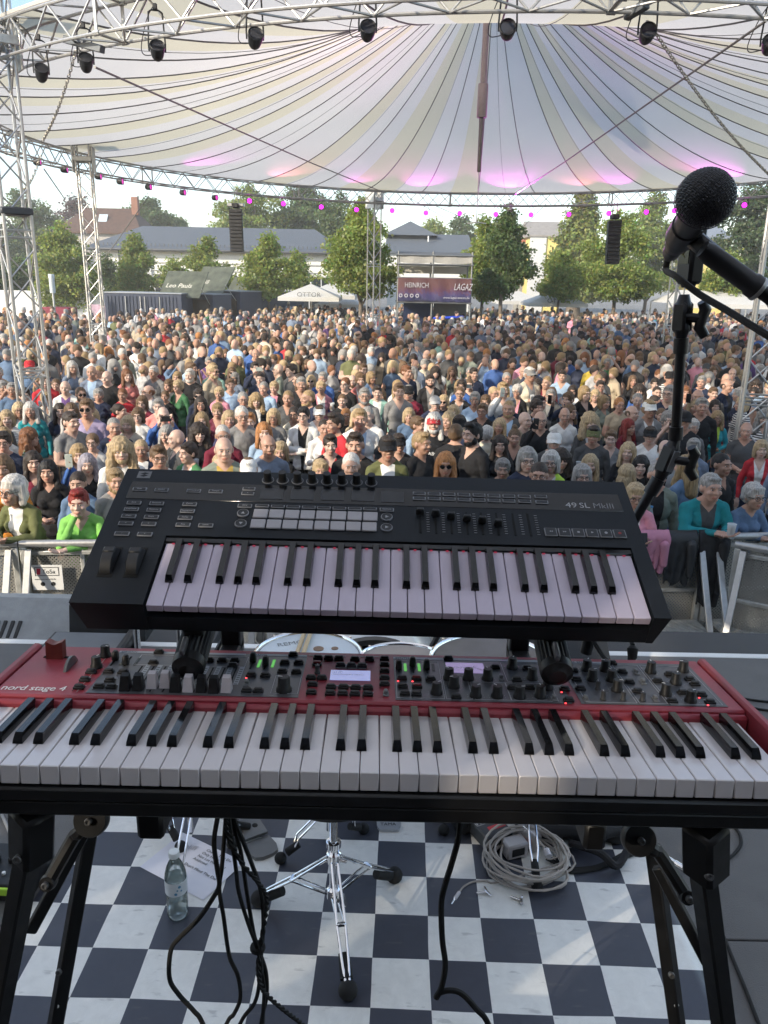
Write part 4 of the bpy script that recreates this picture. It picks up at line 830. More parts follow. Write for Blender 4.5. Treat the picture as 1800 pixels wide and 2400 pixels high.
pm_ = MB().box((0, 0, .0016), (.0222, .0205, .0034), bev=.0012).mesh('pad', pad_m)
for i in range(8): link('pad', pm_, S, T(-.1749 + i * .02415, .1935, 0)); link('pad', pm_, S, T(-.1757 + i * .02415, .1695, 0))
kn = MB().lathe([(.0098, 0), (.0098, .0006), (.0088, .0006), (.0088, .0012), (.0064, .0014), (.0062, .0165), (.0056, .0175), (.0001, .0177)], 22, mis=[0, 0, 0, 1, 1, 1, 1]).mesh('rotary_knob', [btn_rim, knob_b])
for k in range(8): link('rotary_knob', kn, S, T(-.1747 + k * .024, .2793, 0))
sl_ = MB().box((0, 0, .0002), (.0032, .052, .0008)).mesh('fader_slot', pbr('slot_black', (.002, .002, .002), .9, var=0)); cp_ = MB().box((0, 0, .007), (.0135, .0088, .0125), bev=.002, taper=.82).mesh('fader_cap', knob_b); tk = MB()
for j in range(9): tk.box((0, -.022 + j * .0055, .0002), (.0045, .0006, .0003))
tk = tk.mesh('scale_marks', lab_grey)
for i, x in enumerate((.0711, .0948, .1185, .1429, .166, .1897, .2151, .2388)):
    y = .1862; link('fader_slot', sl_, S, T(x, y, 0)); link('scale_marks', tk, S, T(x + .0118, y, 0))
    if i < 6: link('fader_cap', cp_, S, T(x, (.2065, .2036, .1986, .1933, .1909, .1847)[i] - .003, 0))
tb = button_mesh(.0192, .0185, .0024)
for i in range(6):
    o_ = link('button', tb, S, T(.2691 + i * .02094, .1691, 0)); m_ = (lab_grey if i < 5 else pbr('record_red', (.3, .02, .02), .5, var=0)); z0, z1 = .0031, .0033; mb = MB()
    if i in (0, 1):
        for dx in (-.001, .0018): sg_ = -1 if i == 0 else 1; mb.prism([(sg_ * (.0012) + dx - .0004, 0), (dx - .0004 - sg_ * .0014, .0016), (dx - .0004 - sg_ * .0014, -.0016)], z0, z1)
    elif i == 2: mb.box((0, 0, z0 + .0001), (.0036, .0036, .0002))
    elif i == 3: mb.prism([(.0022, 0), (-.0016, .002), (-.0016, -.002)], z0, z1)
    else: mb.lathe([(.0016 if i == 4 else .0001, z0), (.0024, z0), (.0024, z1), (.0016 if i == 4 else .0001, z1)], 16)
    mb.build('symbol', m_, o_)
# pitch and modulation wheels
for x in (-.3752, -.3385):
    MB().box((0, 0, .0002), (.0205, .062, .0008)).build('wheel_slot', MATS['slot_black'], S, M=T(x, .0805, 0))
    w_ = MB(); w_.lathe([(.026, -.0085), (.0285, -.007), (.0285, .007), (.026, .0085)], 40, M=RY(PI / 2)); w_.box((0, .008, .027), (.0172, .012, .0062), bev=.002); w_.build('wheel', knob_b, S, M=T(x, .0805, -.0115))
# maker's square mark and model lettering
lgp = MB(); lgp.box((0, 0, .0002), (.0215, .0175, .0005)); o_ = lgp.build('logo_plate', pbr('logo_grey', (.16, .16, .165), .5, var=0), S, M=T(-.3767, .2846, 0))
for dy, d_ in ((.0028, 1), (-.0028, -1)): MB().prism([(-.0068, -.001), (.0, .0028), (.0068, .001), (0, -.0028)], .0005, .0007).build('logo_bar', case_b, o_, M=T(0, dy, 0))
text('lettering', '49', .0178, lab_grey, S, T(.3020, .2300, .0008), .00005, sx=1.05); text('lettering', 'SL', .0178, lab_grey, S, T(.3238, .2300, .0008), .00005, sx=1.0); text('lettering', 'MkIII', .0178, pbr('label_dim', (.17, .17, .175), .6, var=0), S, T(.3455, .2300, .0008), .00003, sx=.95)
MB().box((0, .302, -.028), (.6, .006, .03), bev=.002).build('rear_socket_panel', glass_b, S)

# ---------------------------------------------------------------- red stage keyboard
NM = pose((-.07623, .00976, .01181, -.0111, .7951, 1.45447))
Nd = thing('stage_keyboard', 'red 73 key stage keyboard with knobs and drawbars on a black stand', 'keyboard', NM)
nred = pbr('red_lacquer', (.30, .040, .055), .42, var=.12, scale=14, bump=.05, bscale=900); npan = pbr('panel_graphite', (.085, .085, .092), .36, var=.1, scale=20)
nhead = pbr('header_pale', (.33, .35, .38), .45, var=.05); nline = pbr('panel_print', (.42, .42, .44), .5, var=0)
PZ = .014
bd = MB(); bd.box((0, .243, -.021), (1.038, .174, .0692), bev=.003); bd.box((0, .1515, -.004), (1.038, .012, .026), bev=.004); bd.box((0, .13, -.046), (1.036, .15, .018)); bd.build('body', nred, Nd)
for sx in (-1, 1): MB().box((sx * .5265, .160, -.022), (.0145, .342, .081), bev=.004).build('end_cheek', nred, Nd)
fb = MB(); fb.box((0, .022, -.037), (1.066, .05, .0185), bev=.003); fb.build('front_rail', blk, Nd)
def plate(x0, x1, y0, y1, m_, name, z=PZ, hh=.0006, par=None): return MB().box(((x0 + x1) / 2, (y0 + y1) / 2, z), (x1 - x0, y1 - y0, hh)).build(name, m_, par or Nd)
plate(-.392, -.1005, .1645, .3135, npan, 'organ_piano_panel', PZ + .0002); plate(.034, .2795, .1645, .3165, npan, 'synth_panel', PZ + .0002); plate(.2925, .4975, .1655, .3125, npan, 'effects_panel', PZ + .0002)
for (x0, x1) in ((-.392, -.196), (-.188, -.1015), (.034, .278), (.296, .372)): plate(x0, x1, .3065, .3135, nhead, 'header_strip', PZ + .0006)
text('lettering', 'ORGAN', .0068, ink, Nd, T(-.389, .3076, PZ + .001), .00005); text('lettering', 'PIANO', .0068, ink, Nd, T(-.184, .3076, PZ + .001), .00005); text('lettering', 'SYNTH', .0068, ink, Nd, T(.037, .3076, PZ + .001), .00005); text('lettering', 'LAYER EFFECTS', .0068, ink, Nd, T(.30, .3076, PZ + .001), .00005)
text('lettering', 'nord stage 4', .0215, lab_white, Nd, T(-.5115, .1690, PZ + .0004), .00008, sx=.86, space=.95)
# thin printed frames
def frame_(x0, x1, y0, y1, w_=.0007):
    m = MB()
    for (a, b_, c, d) in ((x0, x1, y0, y0 + w_), (x0, x1, y1 - w_, y1), (x0, x0 + w_, y0, y1), (x1 - w_, x1, y0, y1)): m.box(((a + b_) / 2, (c + d) / 2, PZ + .0008), (b_ - a, d - c, .0003))
    m.build('panel_line', nline, Nd)
for f_ in ((-.355, -.300, .262, .300), (-.296, -.190, .262, .300), (-.140, -.102, .175, .235), (.105, .142, .170, .250), (.145, .196, .170, .228), (.196, .262, .170, .228), (.200, .272, .232, .302), (.300, .372, .170, .303), (.375, .415, .170, .303), (.418, .492, .170, .303), (.036, .103, .170, .300)): frame_(*f_)
MB().box((-.405, .236, PZ + .0004), (.0007, .14, .0003)).build('panel_line', nline, Nd)
kw2 = .0235
wk2 = MB().box((0, .076, -.0122), (kw2 - .001, .152, .0244), bev=.0012).mesh('white_key', key_w)
bk2 = MB(); bk2.add([(-.0062, .049, 0), (.0062, .049, 0), (.0062, .15, 0), (-.0062, .15, 0), (-.0046, .0555, .0125), (.0046, .0555, .0125), (.0046, .15, .0125), (-.0046, .15, .0125), (-.006, .0502, .004), (.006, .0502, .004), (.0062, .15, .004), (-.0062, .15, .004)],
    [(0, 1, 9, 8), (8, 9, 5, 4), (1, 2, 10, 9), (9, 10, 6, 5), (3, 0, 8, 11), (11, 8, 4, 7), (4, 5, 6, 7), (2, 3, 11, 10), (10, 11, 7, 6)])
bk2 = bk2.mesh('black_key', key_b, smooth=0)
for k in range(43):
    x = -.505 + (k + .5) * kw2; link('white_key', wk2, Nd, T(x, 0, 0))
    if k % 7 in (1, 2, 3, 5, 6) and k < 42: link('black_key', bk2, Nd, T(x + kw2 / 2 + {1: -.0016, 2: 0, 3: .0016, 5: -.0013, 6: .0013}[k % 7], 0, .0003))
# controls
nb_ = MB(); nb_.box((0, 0, .002), (.0148, .0088, .004), 0, bev=.0008); nb_.box((0, 0, .0052), (.0122, .0066, .0034), 0, bev=.0014); nbm = nb_.mesh('button', knob_b); nb_ = MB(); nb_.box((0, 0, .002), (.0148, .0088, .004), 0, bev=.0008); nb_.box((0, 0, .0052), (.0122, .0066, .0034), 1, bev=.0014); nbr = nb_.mesh('button', [knob_b, pbr('button_red', (.16, .012, .015), .4, var=.1)])
btns = [(-.4077, .2296), (-.407, .2031), (-.4059, .1778), (-.383, .2326), (-.3617, .2311), (-.3714, .2025), (-.3795, .1817), (-.3621, .1816), (-.3308, .3087), (-.328, .2671), (-.2475, .2823), (-.2275, .2823), (-.2084, .2828), (-.2083, .2643),
(-.1225, .311), (-.1319, .2794), (-.1108, .2802), (-.1318, .2463), (-.1109, .2461), (-.1754, .2311), (-.1548, .2313), (-.1736, .1796), (-.1575, .1796), (-.083, .3006), (-.0666, .3006), (-.0505, .3005), (-.0257, .299), (-.0032, .3003), (.0201, .3026), (.0199, .2804), (.0197, .2566), (.0195, .2319), (.0193, .2108), (-.0469, .2742), (-.0303, .2737), (-.0143, .2736), (-.0878, .227), (-.0719, .2269), (-.0837, .2045), (-.0834, .1785), (-.057, .197), (-.0393, .1975), (-.0219, .1971), (-.0044, .1972), (-.0568, .1771), (-.0394, .1771), (-.0223, .1768), (-.0043, .1765), (.0452, .2324), (.0871, .232), (.0451, .2049), (.0476, .1816), (.0638, .1804),
(.1201, .3102), (.1891, .2793), (.2376, .279), (.2143, .2354), (.0874, .2307), (.1189, .1741), (.3043, .2425), (.3023, .2108), (.2786, .2075), (.2761, .1724), (.3762, .3065), (.3078, .2753), (.3824, .2742), (.3818, .2373), (.3839, .2062), (.4531, .269), (.4258, .2433), (.4772, .2526), (.4784, .2354), (.4483, .2048), (.4735, .1994), (.4229, .1765), (.4762, .176), (.2029, .2076), (.2286, .2103)]
reds = [(-.0828, .2769), (.0663, .2327), (.0659, .2051)]
ldm = MB().box((0, 0, 0), (.0024, .0012, .0008)).mesh('indicator', red_led); ldo = MB().box((0, 0, 0), (.0018, .0018, .0005)).mesh('indicator', led_off); lit = {(-.1754, .2311), (.0452, .2324), (.0663, .2327), (.2786, .2075), (.2761, .1724), (.4735, .1994), (.4762, .176)}
lbl = MB()
for i, (x, y) in enumerate(btns + reds):
    link('button', nbr if (x, y) in reds else nbm, Nd, T(x, y, PZ)); link('indicator', ldm if (x, y) in lit else ldo, Nd, T(x - .006, y - .0075, PZ + .0008))
    for r_ in range(1 + i % 2): lbl.box((x + .001 * (i % 3 - 1), y + .0078 + .0028 * r_, PZ + .0008), (.008 + .003 * ((i * 7) % 3), .0011, .0002))
kb2 = MB(); kb2.lathe([(.0088, 0), (.0086, .004), (.0072, .006), (.0066, .0165), (.006, .0175), (.0001, .0176)], 20, mi=0); kb2.box((0, .0045, .0178), (.0011, .005, .0005), 1); kb2m = kb2.mesh('knob', [knob_b, lab_white])
ks2 = MB(); ks2.lathe([(.0045, 0), (.0045, .002), (.0036, .003), (.0033, .013), (.0001, .0134)], 14, mi=0); ks2.box((0, .002, .0136), (.0008, .003, .0004), 1); ks2m = ks2.mesh('knob', [pbr('knob_grey', (.05, .05, .052), .5), lab_white])
for i, (x, y) in enumerate([(-.4082, .2925), (-.4071, .2501), (-.1221, .1844), (.0923, .1872), (.1145, .2372), (.1431, .2373), (.1716, .2389), (.1191, .2093), (.2155, .2824), (.2387, .244), (.1471, .1807), (.1772, .1809), (.2085, .1806), (.2387, .1841), (.2548, .2117), (.3298, .2811), (.3583, .2812), (.3286, .2452), (.3573, .2453), (.3553, .2101), (.4276, .279), (.4803, .2857), (.4515, .2396), (.4222, .2001), (.4501, .1798)]):
    big = 1.25 if i == 2 else 1.; link('knob', kb2m, Nd, T(x, y, PZ) @ RZ((i * 1.7) % 4 - 2) @ Matrix.Diagonal((big, big, big, 1)))
    for r_ in range(9): a = R(-140 + 35 * r_); lbl.box((x + .0118 * math.sin(a), y + .0118 * math.cos(a), PZ + .0008), (.0008, .0008, .0002))
for (x, y) in [(-.08, .2478), (.3282, .2135), (.3265, .1801), (.3548, .1795), (.3822, .179)]: link('knob', ks2m, Nd, T(x, y, PZ))
lbl.build('panel_legends', nline, Nd)['kind'] = 'stuff'
swm = MB(); swm.box((0, 0, .001), (.008, .016, .002), bev=.0006); swm.box((0, .001, .004), (.0055, .009, .005), bev=.0012); swm = swm.mesh('toggle_switch', pbr('switch_grey', (.16, .165, .17), .4))
for (x, y) in [(.0209, .1823), (-.1777, .2046), (.1926, .2429), (.2572, .1778), (.3023, .1788), (.404, .2746), (.4032, .2399), (.4018, .1832)]: link('toggle_switch', swm, Nd, T(x, y, PZ))
fs = MB().box((0, 0, .0005), (.0028, .036, .0008)).mesh('fader_slot', MATS['slot_black']); fcap = MB().box((0, 0, .0075), (.0098, .0115, .0155), bev=.0022, taper=.85).mesh('fader_cap', knob_b)
for (x, y) in [(-.3884, .2788), (-.3681, .2637), (-.181, .2849), (-.1599, .2715), (.0414, .2687), (.0628, .2819), (.0836, .2734)]: link('fader_slot', fs, Nd, T(x, .274, PZ)); link('fader_cap', fcap, Nd, T(x, y, PZ))
def ledcol(x, y, n_, m_, w_=.0042, d_=.0032):
    if ('lc', m_.name) not in _txt: _txt['lc', m_.name] = MB().box((0, 0, 0), (w_, d_ * .62, .0006)).mesh('led_segment', m_)
    for j in range(n_): link('led_segment', _txt['lc', m_.name], Nd, T(x, y + (j - n_ / 2) * d_, PZ + .0009))
for (x, y, m_) in [(-.3747, .2737, led_off), (-.3542, .2749, led_off), (-.1702, .2782, green_led), (-.1492, .2794, green_led), (.0514, .2764, green_led), (.0725, .2776, green_led), (.0941, .2788, led_off)]: ledcol(x, y, 9, m_)
dbm = {}
for k_, m_ in (('k', knob_b), ('w', pbr('drawbar_white', (.62, .57, .58), .4, var=.03))):
    d_ = MB(); d_.add([(-.0072, -.008, .001), (.0072, -.008, .001), (.0072, .008, .001), (-.0072, .008, .001), (-.0052, -.0045, .022), (.0052, -.0045, .022), (.0052, .005, .0235), (-.0052, .005, .0235)], [(0, 1, 5, 4), (1, 2, 6, 5), (2, 3, 7, 6), (3, 0, 4, 7), (4, 5, 6, 7)]); dbm[k_] = d_.mesh('drawbar', m_, smooth=0)
for (x, y), c_ in zip([(-.3414, .178), (-.3239, .1795), (-.3065, .187), (-.289, .190), (-.272, .1775), (-.2541, .179), (-.2359, .1785), (-.2185, .177), (-.2014, .1795)], 'kkwwkwkkw'):
    link('drawbar', dbm[c_], Nd, T(x, y, PZ)); MB().box((x, .215, PZ + .0006), (.0022, .085, .0006)).build('drawbar_slot', MATS['slot_black'], Nd); plate(x + .0048, x + .0118, .200, .262, nhead, 'led_ladder', PZ + .0007); ledcol(x + .0083, .231, 8, led_off, .005, .0072)
dsp = MB().box((0, 0, .0006), (.0590, .0345, .0008)).build('display', pbr('display_blue', (.10, .11, .22), .25, var=0, emit=(.30, .34, .62), es=.42), Nd, M=T(-.0308, .2408, PZ + .0003))
text('lettering', 'F:15', .0085, lab_white, dsp, T(-.027, .0075, .0012), .00004); text('lettering', 'silhouette main', .0085, lab_white, dsp, T(-.027, -.0005, .0012), .00004, sx=.86)
d2 = MB().box((0, 0, .0006), (.0580, .0375, .0008)).build('display', pbr('display_violet', (.10, .08, .16), .25, var=0, emit=(.30, .24, .46), es=.35), Nd, M=T(.1432, .2775, PZ + .0003))
text('lettering', 'PAD FIFTHS', .0065, lab_white, d2, T(-.02, -.003, .0012), .00004); MB().tube([(.008, -.01, .0013), (.012, .006, .0013), (.018, -.002, .0013), (.026, -.009, .0013)], .0004, 4).build('envelope_curve', lab_white, d2)
for (x0, x1, y) in ((-.098, -.04, .3125), (-.03, .012, .3125), (.10, .112, .3125)): plate(x0, x1, y, y + .0016, nline, 'panel_line', PZ + .0006)
plate(-.0615, -.001, .1895 + .0145, .1895 + .0157, nline, 'panel_line', PZ + .0007); plate(-.0635, -.0015, .2035, .2065, nhead, 'header_strip', PZ + .0006); plate(-.054, -.0085, .2665, .2812, nhead, 'header_strip', PZ + .0004)
# wooden pitch stick and modulation wheel
plate(-.4985, -.4615, .2815, .2875, MATS['slot_black'], 'pitch_slot', PZ + .0004)
ps = MB(); P_ = []
for i in range(9): x = -.0125 + .025 * i / 8; P_.append((x, .027 + .0022 * math.cos(2 * PI * i / 8)))
ps.prism([(.0125, 0), *[(-p[0], p[1]) for p in P_], (-.0125, 0)][::-1], -.0075, .0075, M=T(0, 0, 0) @ RX(PI / 2)); ps.build('pitch_stick', pbr('red_wood', (.20, .045, .035), .5, var=.25, scale=60), Nd, M=T(-.4798, .2845, PZ - .002))
MB().lathe([(.024, -.003), (.0265, -.002), (.0265, .002), (.024, .003)], 40, M=RY(PI / 2)).build('modulation_wheel', pbr('mod_wheel_grey', (.12, .12, .125), .22), Nd, M=T(-.4468, .2545, PZ - .0125) @ RZ(R(0)))
MB().box((0, .33, -.03), (.9, .006, .04), bev=.002).build('rear_socket_panel', blk, Nd)

# ---------------------------------------------------------------- keyboard stand
KS = thing('keyboard_stand', 'black folding keyboard stand with upper tier arms under both keyboards', 'stand', T(0, .95, .4))
Ki = T(0, -.95, -.4)
def kst(mb, name, m_=blk): return mb.build(name, m_, KS, M=Ki)
def pp(u, v, y): return at(u / K, v / K, y)           # photo pixel at depth y
bt = NM @ Vector((0, .012, -.083)); MB_ = MB(); MB_.box((0, .03, -.0575), (1.24, .055, .0205), bev=.003); MB_.build('front_beam', blk, KS, M=Ki @ NM); MB_ = MB(); MB_.box((0, .27, -.078), (1.24, .05, .03), bev=.004); MB_.build('rear_beam', blk, KS, M=Ki @ NM)
def bar(p, q, w_, d_, name, ext=None, m_=blk):
    p, q = Vector(p), Vector(q)
    if ext is not None: q = p + (q - p) * ((ext - p.z) / (q.z - p.z))
    L = (q - p).length; kst(MB().box((0, 0, 0), (w_, d_, L), bev=.003, M=(aim(p, q).to_3x3())), name, m_).matrix_local = Ki @ T((p + q) / 2); return q
def bolt(p, toward=(0, -1, .3)):
    M = aim(p, Vector(p) + Vector(toward)); kst(MB().lathe([(.0055, -.004), (.0055, .002), (.0045, .003), (.0028, .003), (.0024, .001), (.0005, .001)], 14, M=M), 'bolt', pbr('dull_bolt', (.16, .16, .16), .45, .6))
for sd_ in ('l', 'r'):
    if sd_ == 'l': a, b_, br, ia, ib, pl, ar = (74, 1960, .84), (10, 2300, .88), ((28, 120, 1895, 2012)), (213, 1930, 1.16), (130, 2400, 1.10), (215, 1920, 1.0), (114, 2067, .98)
    else: a, b_, br, ia, ib, pl, ar = (1640, 1990, .84), (1695, 2398, .88), ((1605, 1703, 1934, 2050)), (1530, 1980, 1.16), (1586, 2392, 1.10), (1496, 1965, 1.0), (1608, 2099, .98)
    f = bar(pp(*a), pp(*b_), .029, .026, 'leg', .41); kst(MB().box((f.x, f.y, .42), (.06, .06, .03), bev=.008), 'foot', blk_rough)
    i0, i1 = pp(*ia), pp(*ib); f = bar(i0, i1, .024, .024, 'leg', .41); kst(MB().box((f.x, f.y, .42), (.05, .05, .03), bev=.008), 'foot', blk_rough)
    s_ = i0 + (i1 - i0) * .72; bar(s_ + (i1 - i0) * .02, s_ + (i1 - i0) * .3, .021, .021, 'leg_extension')
    for k in range(3): q = s_ + (i1 - i0) * (.16 + .12 * k) + Vector((0, -.0125, .002)); kst(MB().lathe([(.0045, 0), (.0045, .001), (.0001, .0012)], 10, M=aim(q, q + Vector((0, -1, .1)))), 'adjustment_hole', white_paint)
    bolt(s_ + Vector((-.004, -.016, .01)))
    c0 = pp((br[0] + br[1]) / 2, br[2], .83); c1 = pp((br[0] + br[1]) / 2, br[3], .84); bw = (br[1] - br[0]) * .86 / FPX
    kst(MB().box((c0 + c1) / 2, (bw, .045, (c0 - c1).length), bev=.006, M=aim(c1, c0).to_3x3()), 'leg_bracket'); bolt(c1.lerp(c0, .28) + Vector((-.006, -.027, 0)))
    hp = pp(*pl); M = T(hp) @ RX(R(68)); kst(MB().lathe([(.024, -.01), (.026, -.006), (.026, .006), (.024, .01)], 28, M=M), 'hinge_plate'); bolt(hp + Vector((0, -.014, .006)))
    ae = pp(*ar); mid = hp.lerp(ae, .5) + Vector((0, .015, .01)); kst(MB().tube(catmull([hp, hp.lerp(ae, .3) + Vector((0, .004, .008)), mid, ae], 5), [.0105] * 16, 8), 'locking_arm'); kst(MB().lathe([(.011, -.010), (.013, 0), (.011, .010)], 16, M=T(ae) @ RX(R(70))), 'locking_knob'); bolt(ae + Vector((0, -.013, .004)))
    q0, q1 = ((pp(70, 2185, 1.06), pp(205, 1935, 1.12)) if sd_ == 'l' else (pp(1660, 2260, 1.06), pp(1540, 2030, 1.12))); bar(q0, q1, .014, .02, 'cross_brace')
for (u0, u1, v0, v1) in ((330, 398, 1880, 1932), (1355, 1412, 1905, 1958)):
    c = pp((u0 + u1) / 2, (v0 + v1) / 2, .93); kst(MB().box(c, ((u1 - u0) * .98 / FPX, .06, .045), bev=.005, taper=None), 'beam_clamp')
# upper tier: posts and ribbed arms that carry the controller
rubm = pbr('ribbed_rubber', (.013, .013, .014), .55, var=.15)
for (u, v) in ((440, 1567), (1306, 1580)):
    e0 = pp(u, v, .985); dirv = (SLM.to_3x3() @ Vector((0, 1, -.10))).normalized(); e1 = e0 + dirv * .30; pr = []; nn = 26
    M = aim(e0, e1); g_ = MB(); V = []
    for i in range(2):
        for k in range(48): rr = .0235 if k % 2 else .0218; V.append(M @ Vector((rr * math.cos(2 * PI * k / 48), rr * math.sin(2 * PI * k / 48), .012 + .285 * i)))
    g_.add(V, [(k, (k + 1) % 48, 48 + (k + 1) % 48, 48 + k) for k in range(48)]); kst(g_, 'ribbed_grip', rubm)
    kst(MB().lathe([(.0001, -.006), (.012, -.006), (.016, -.002), (.0225, .0), (.0235, .006), (.0235, .014)], 24, M=M), 'end_cap', blk)
    kst(MB().box((0, 0, .0), (.007, .012, .03), bev=.002, M=M.to_3x3()), 'stop_tab', pbr('tab_grey', (.08, .08, .085), .4)).matrix_local = Ki @ T(e0 + dirv * .014 + Vector((-.004, -.012, .03)))
    b0 = e1 + Vector((0, .02, 0)); zz = (NM @ Vector((0, .27, -.07))).z; bar(b0 + Vector((0, 0, .02)), Vector((b0.x, b0.y, zz)), .035, .035, 'tier_post'); q = Vector((b0.x, b0.y, zz)); bar(q + Vector((0, .02, 0)), Vector((b0.x, (NM @ Vector((0, .25, 0))).y, zz)), .035, .03, 'tier_foot')
    pd = MB(); c = e0 + dirv * .06 + Vector((0, 0, .028)); kst(MB().box(c, (.03, .05, .016), bev=.004, M=SLM.to_3x3()), 'rubber_pad', blk_rough)
# ================================================================ microphone and articulated arm
def pz(u, v, z): return CAM + ray(u / K, v / K) * z         # photo pixel at camera depth z
def pf(u, v, z=0.): return on(u / K, v / K, z)
micb = pbr('mic_body_black', (.028, .028, .03), .38, var=.15, scale=50); mesh_m = pbr('mic_grille_wire', (.075, .075, .08), .36, .8, var=.1, scale=60); foam = pbr('mic_foam', (.003, .003, .003), .95, var=0)
mc = pz(1654, 464, .697); mt = min((pz(1568, 600, .75 + .005 * k) for k in range(40)), key=lambda q: abs((q - mc).length - .188)); ax = (mt - mc).normalized(); MM = aim(mc, mt)
MIC = thing('microphone', 'black vocal microphone with ball grille on a boom arm at the right', 'microphone', MM); Mi = MM.inverted()
gw = MB(); r_ = .0252; NW = 33
for ax_ in range(2):
    for k in range(-NW // 2 + 1, NW // 2 + 1):
        d0 = k * (2 * r_ / NW); rr = math.sqrt(max(1e-9, r_ * r_ - d0 * d0)); pts = []
        for i in range(31):
            t_ = -PI * .5 - 2.05 + 4.1 * i / 30; wob = .00035 * (1 if (i + k + ax_) % 2 else -1); q = ((rr + wob) * math.cos(t_), (rr + wob) * math.sin(t_))
            if q[1] > .0135: continue
            pts.append((d0, q[0], q[1]) if ax_ else (q[0], d0, q[1]))
        if len(pts) > 3:
            c45 = math.sqrt(.5); gw.tube([((x - y) * c45, (x + y) * c45, z) for x, y, z in pts], .0005, 4, caps=False)
gw.build('grille', mesh_m, MIC, smooth=0); MB().ball((0, 0, 0), .0243, 28, 18).build('foam_liner', foam, MIC)
MB().lathe([(.0205, .0145), (.0215, .0150), (.0215, .0185), (.0185, .0205), (.0165, .026), (.0158, .034), (.0148, .06), (.0135, .10), (.0122, .132), (.012, .140), (.0105, .1425), (.0102, .150)], 32, caps=True).build('handle', micb, MIC)
MB().lathe([(.0258, .0035), (.0262, .0045), (.0262, .0065), (.0258, .0075)], 40, caps=False).build('grille_ring', micb, MIC)
MB().lathe([(.0092, .148), (.0095, .152), (.0095, .172), (.007, .178), (.0055, .19)], 20).build('cable_plug', micb, MIC)
tail = MM @ Vector((0, 0, .186))
cp_ = [tail, tail + ax * .012 + Vector((.0, 0, -.012)), pz(1585, 648, .85), pz(1640, 690, .83), pz(1705, 728, .80), pz(1760, 762, .77), pz(1830, 805, .75), pz(1990, 900, .76), pz(2200, 1040, .79), pz(2350, 1110, .81)]; be_ = pz(2350, 1090, .80); cp_ += [Vector((be_.x + .03, be_.y, 1.2)), Vector((be_.x + .025, be_.y + .01, .8)), Vector((be_.x + .05, be_.y - .02, .45))]
tag(MB().tube(catmull(cp_, 8), .0036, 8).build('microphone_cable', blk_rough), 'black cable curving from the microphone tail to the right', 'cable')
# boom stand
c0 = MM @ Vector((0, 0, .095)); cl = pz(1700, 622, .765); be = pz(2350, 1090, .80)
BS = thing('boom_stand', 'black boom microphone stand entering from the right edge', 'stand', T(be.x, be.y, .4)); Bi = T(-be.x, -be.y, -.4)
def bs(mb, name, m_=blk): return mb.build(name, m_, BS, M=Bi)
bs(MB().lathe([(.0145, -.020), (.0160, -.019), (.0160, .019), (.0145, .020)], 24, M=aim(c0, c0 + ax)), 'clip_sleeve', micb)
k0 = c0 + (cl - c0) * .30; bs(MB().box((0, 0, 0), (.013, .018, (cl - c0).length * .7), bev=.004, M=aim(c0, cl).to_3x3()), 'clip_arm', micb).matrix_local = Bi @ T(c0.lerp(cl, .42))
bd_ = (be - cl).normalized(); bs(MB().lathe([(.0001, -.03), (.0085, -.028), (.0102, -.02), (.0102, .03), (.0118, .032), (.0118, .040), (.009, .042)], 24, M=aim(cl, be)), 'thread_adapter', micb)
bs(MB().lathe([(.0120, .0385), (.0123, .0395), (.0123, .0415), (.0120, .0425)], 24, M=aim(cl, be), caps=False), 'adapter_ring', steel)
bs(MB().tube([cl + bd_ * .03, be], .0070, 14), 'boom_tube'); bs(MB().tube([be, (be.x, be.y, .44)], .011, 12), 'stand_tube')
bs(MB().lathe([(.022, -.02), (.026, -.015), (.026, .015), (.022, .02)], 18, M=T(be) @ RX(PI / 2)), 'boom_joint')
bs(MB().lathe([(.13, .40), (.13, .425), (.05, .44), (.02, .445)], 28, M=T(be.x, be.y, 0)), 'base')
# articulated arm behind the controller
AY = 1.30
AR = thing('articulated_arm', 'black articulated camera arm clamped behind the controller keyboard', 'arm', T(pp(1420, 1335, AY))); Ai = T(-pp(1420, 1335, AY))
def ar_(mb, name, m_=blk): return mb.build(name, m_, AR, M=Ai)
arm_m = pbr('anodised_black', (.022, .022, .024), .32, .3, var=.1, scale=30); edge_m = pbr('worn_edge', (.25, .25, .26), .35, .7, var=.1)
p0, p1 = pp(1597, 792, AY), pp(1583, 1030, AY); ar_(MB().tube([p0, p1], .0084, 14), 'rod', arm_m)
for (a, b_) in ((p0, p0 + (p1 - p0) * .15), (p1, p1 + (p0 - p1) * .13)): ar_(MB().tube([a, b_], .0118, 16), 'rod_sleeve', arm_m)
q0, q1 = pp(1543, 1122, AY), pp(1420, 1335, AY); ar_(MB().tube([q0, q1], .0086, 14), 'rod', arm_m); ar_(MB().tube([q0, q0.lerp(q1, .16)], .012, 16), 'rod_sleeve', arm_m)
t0 = pp(1613, 668, AY)
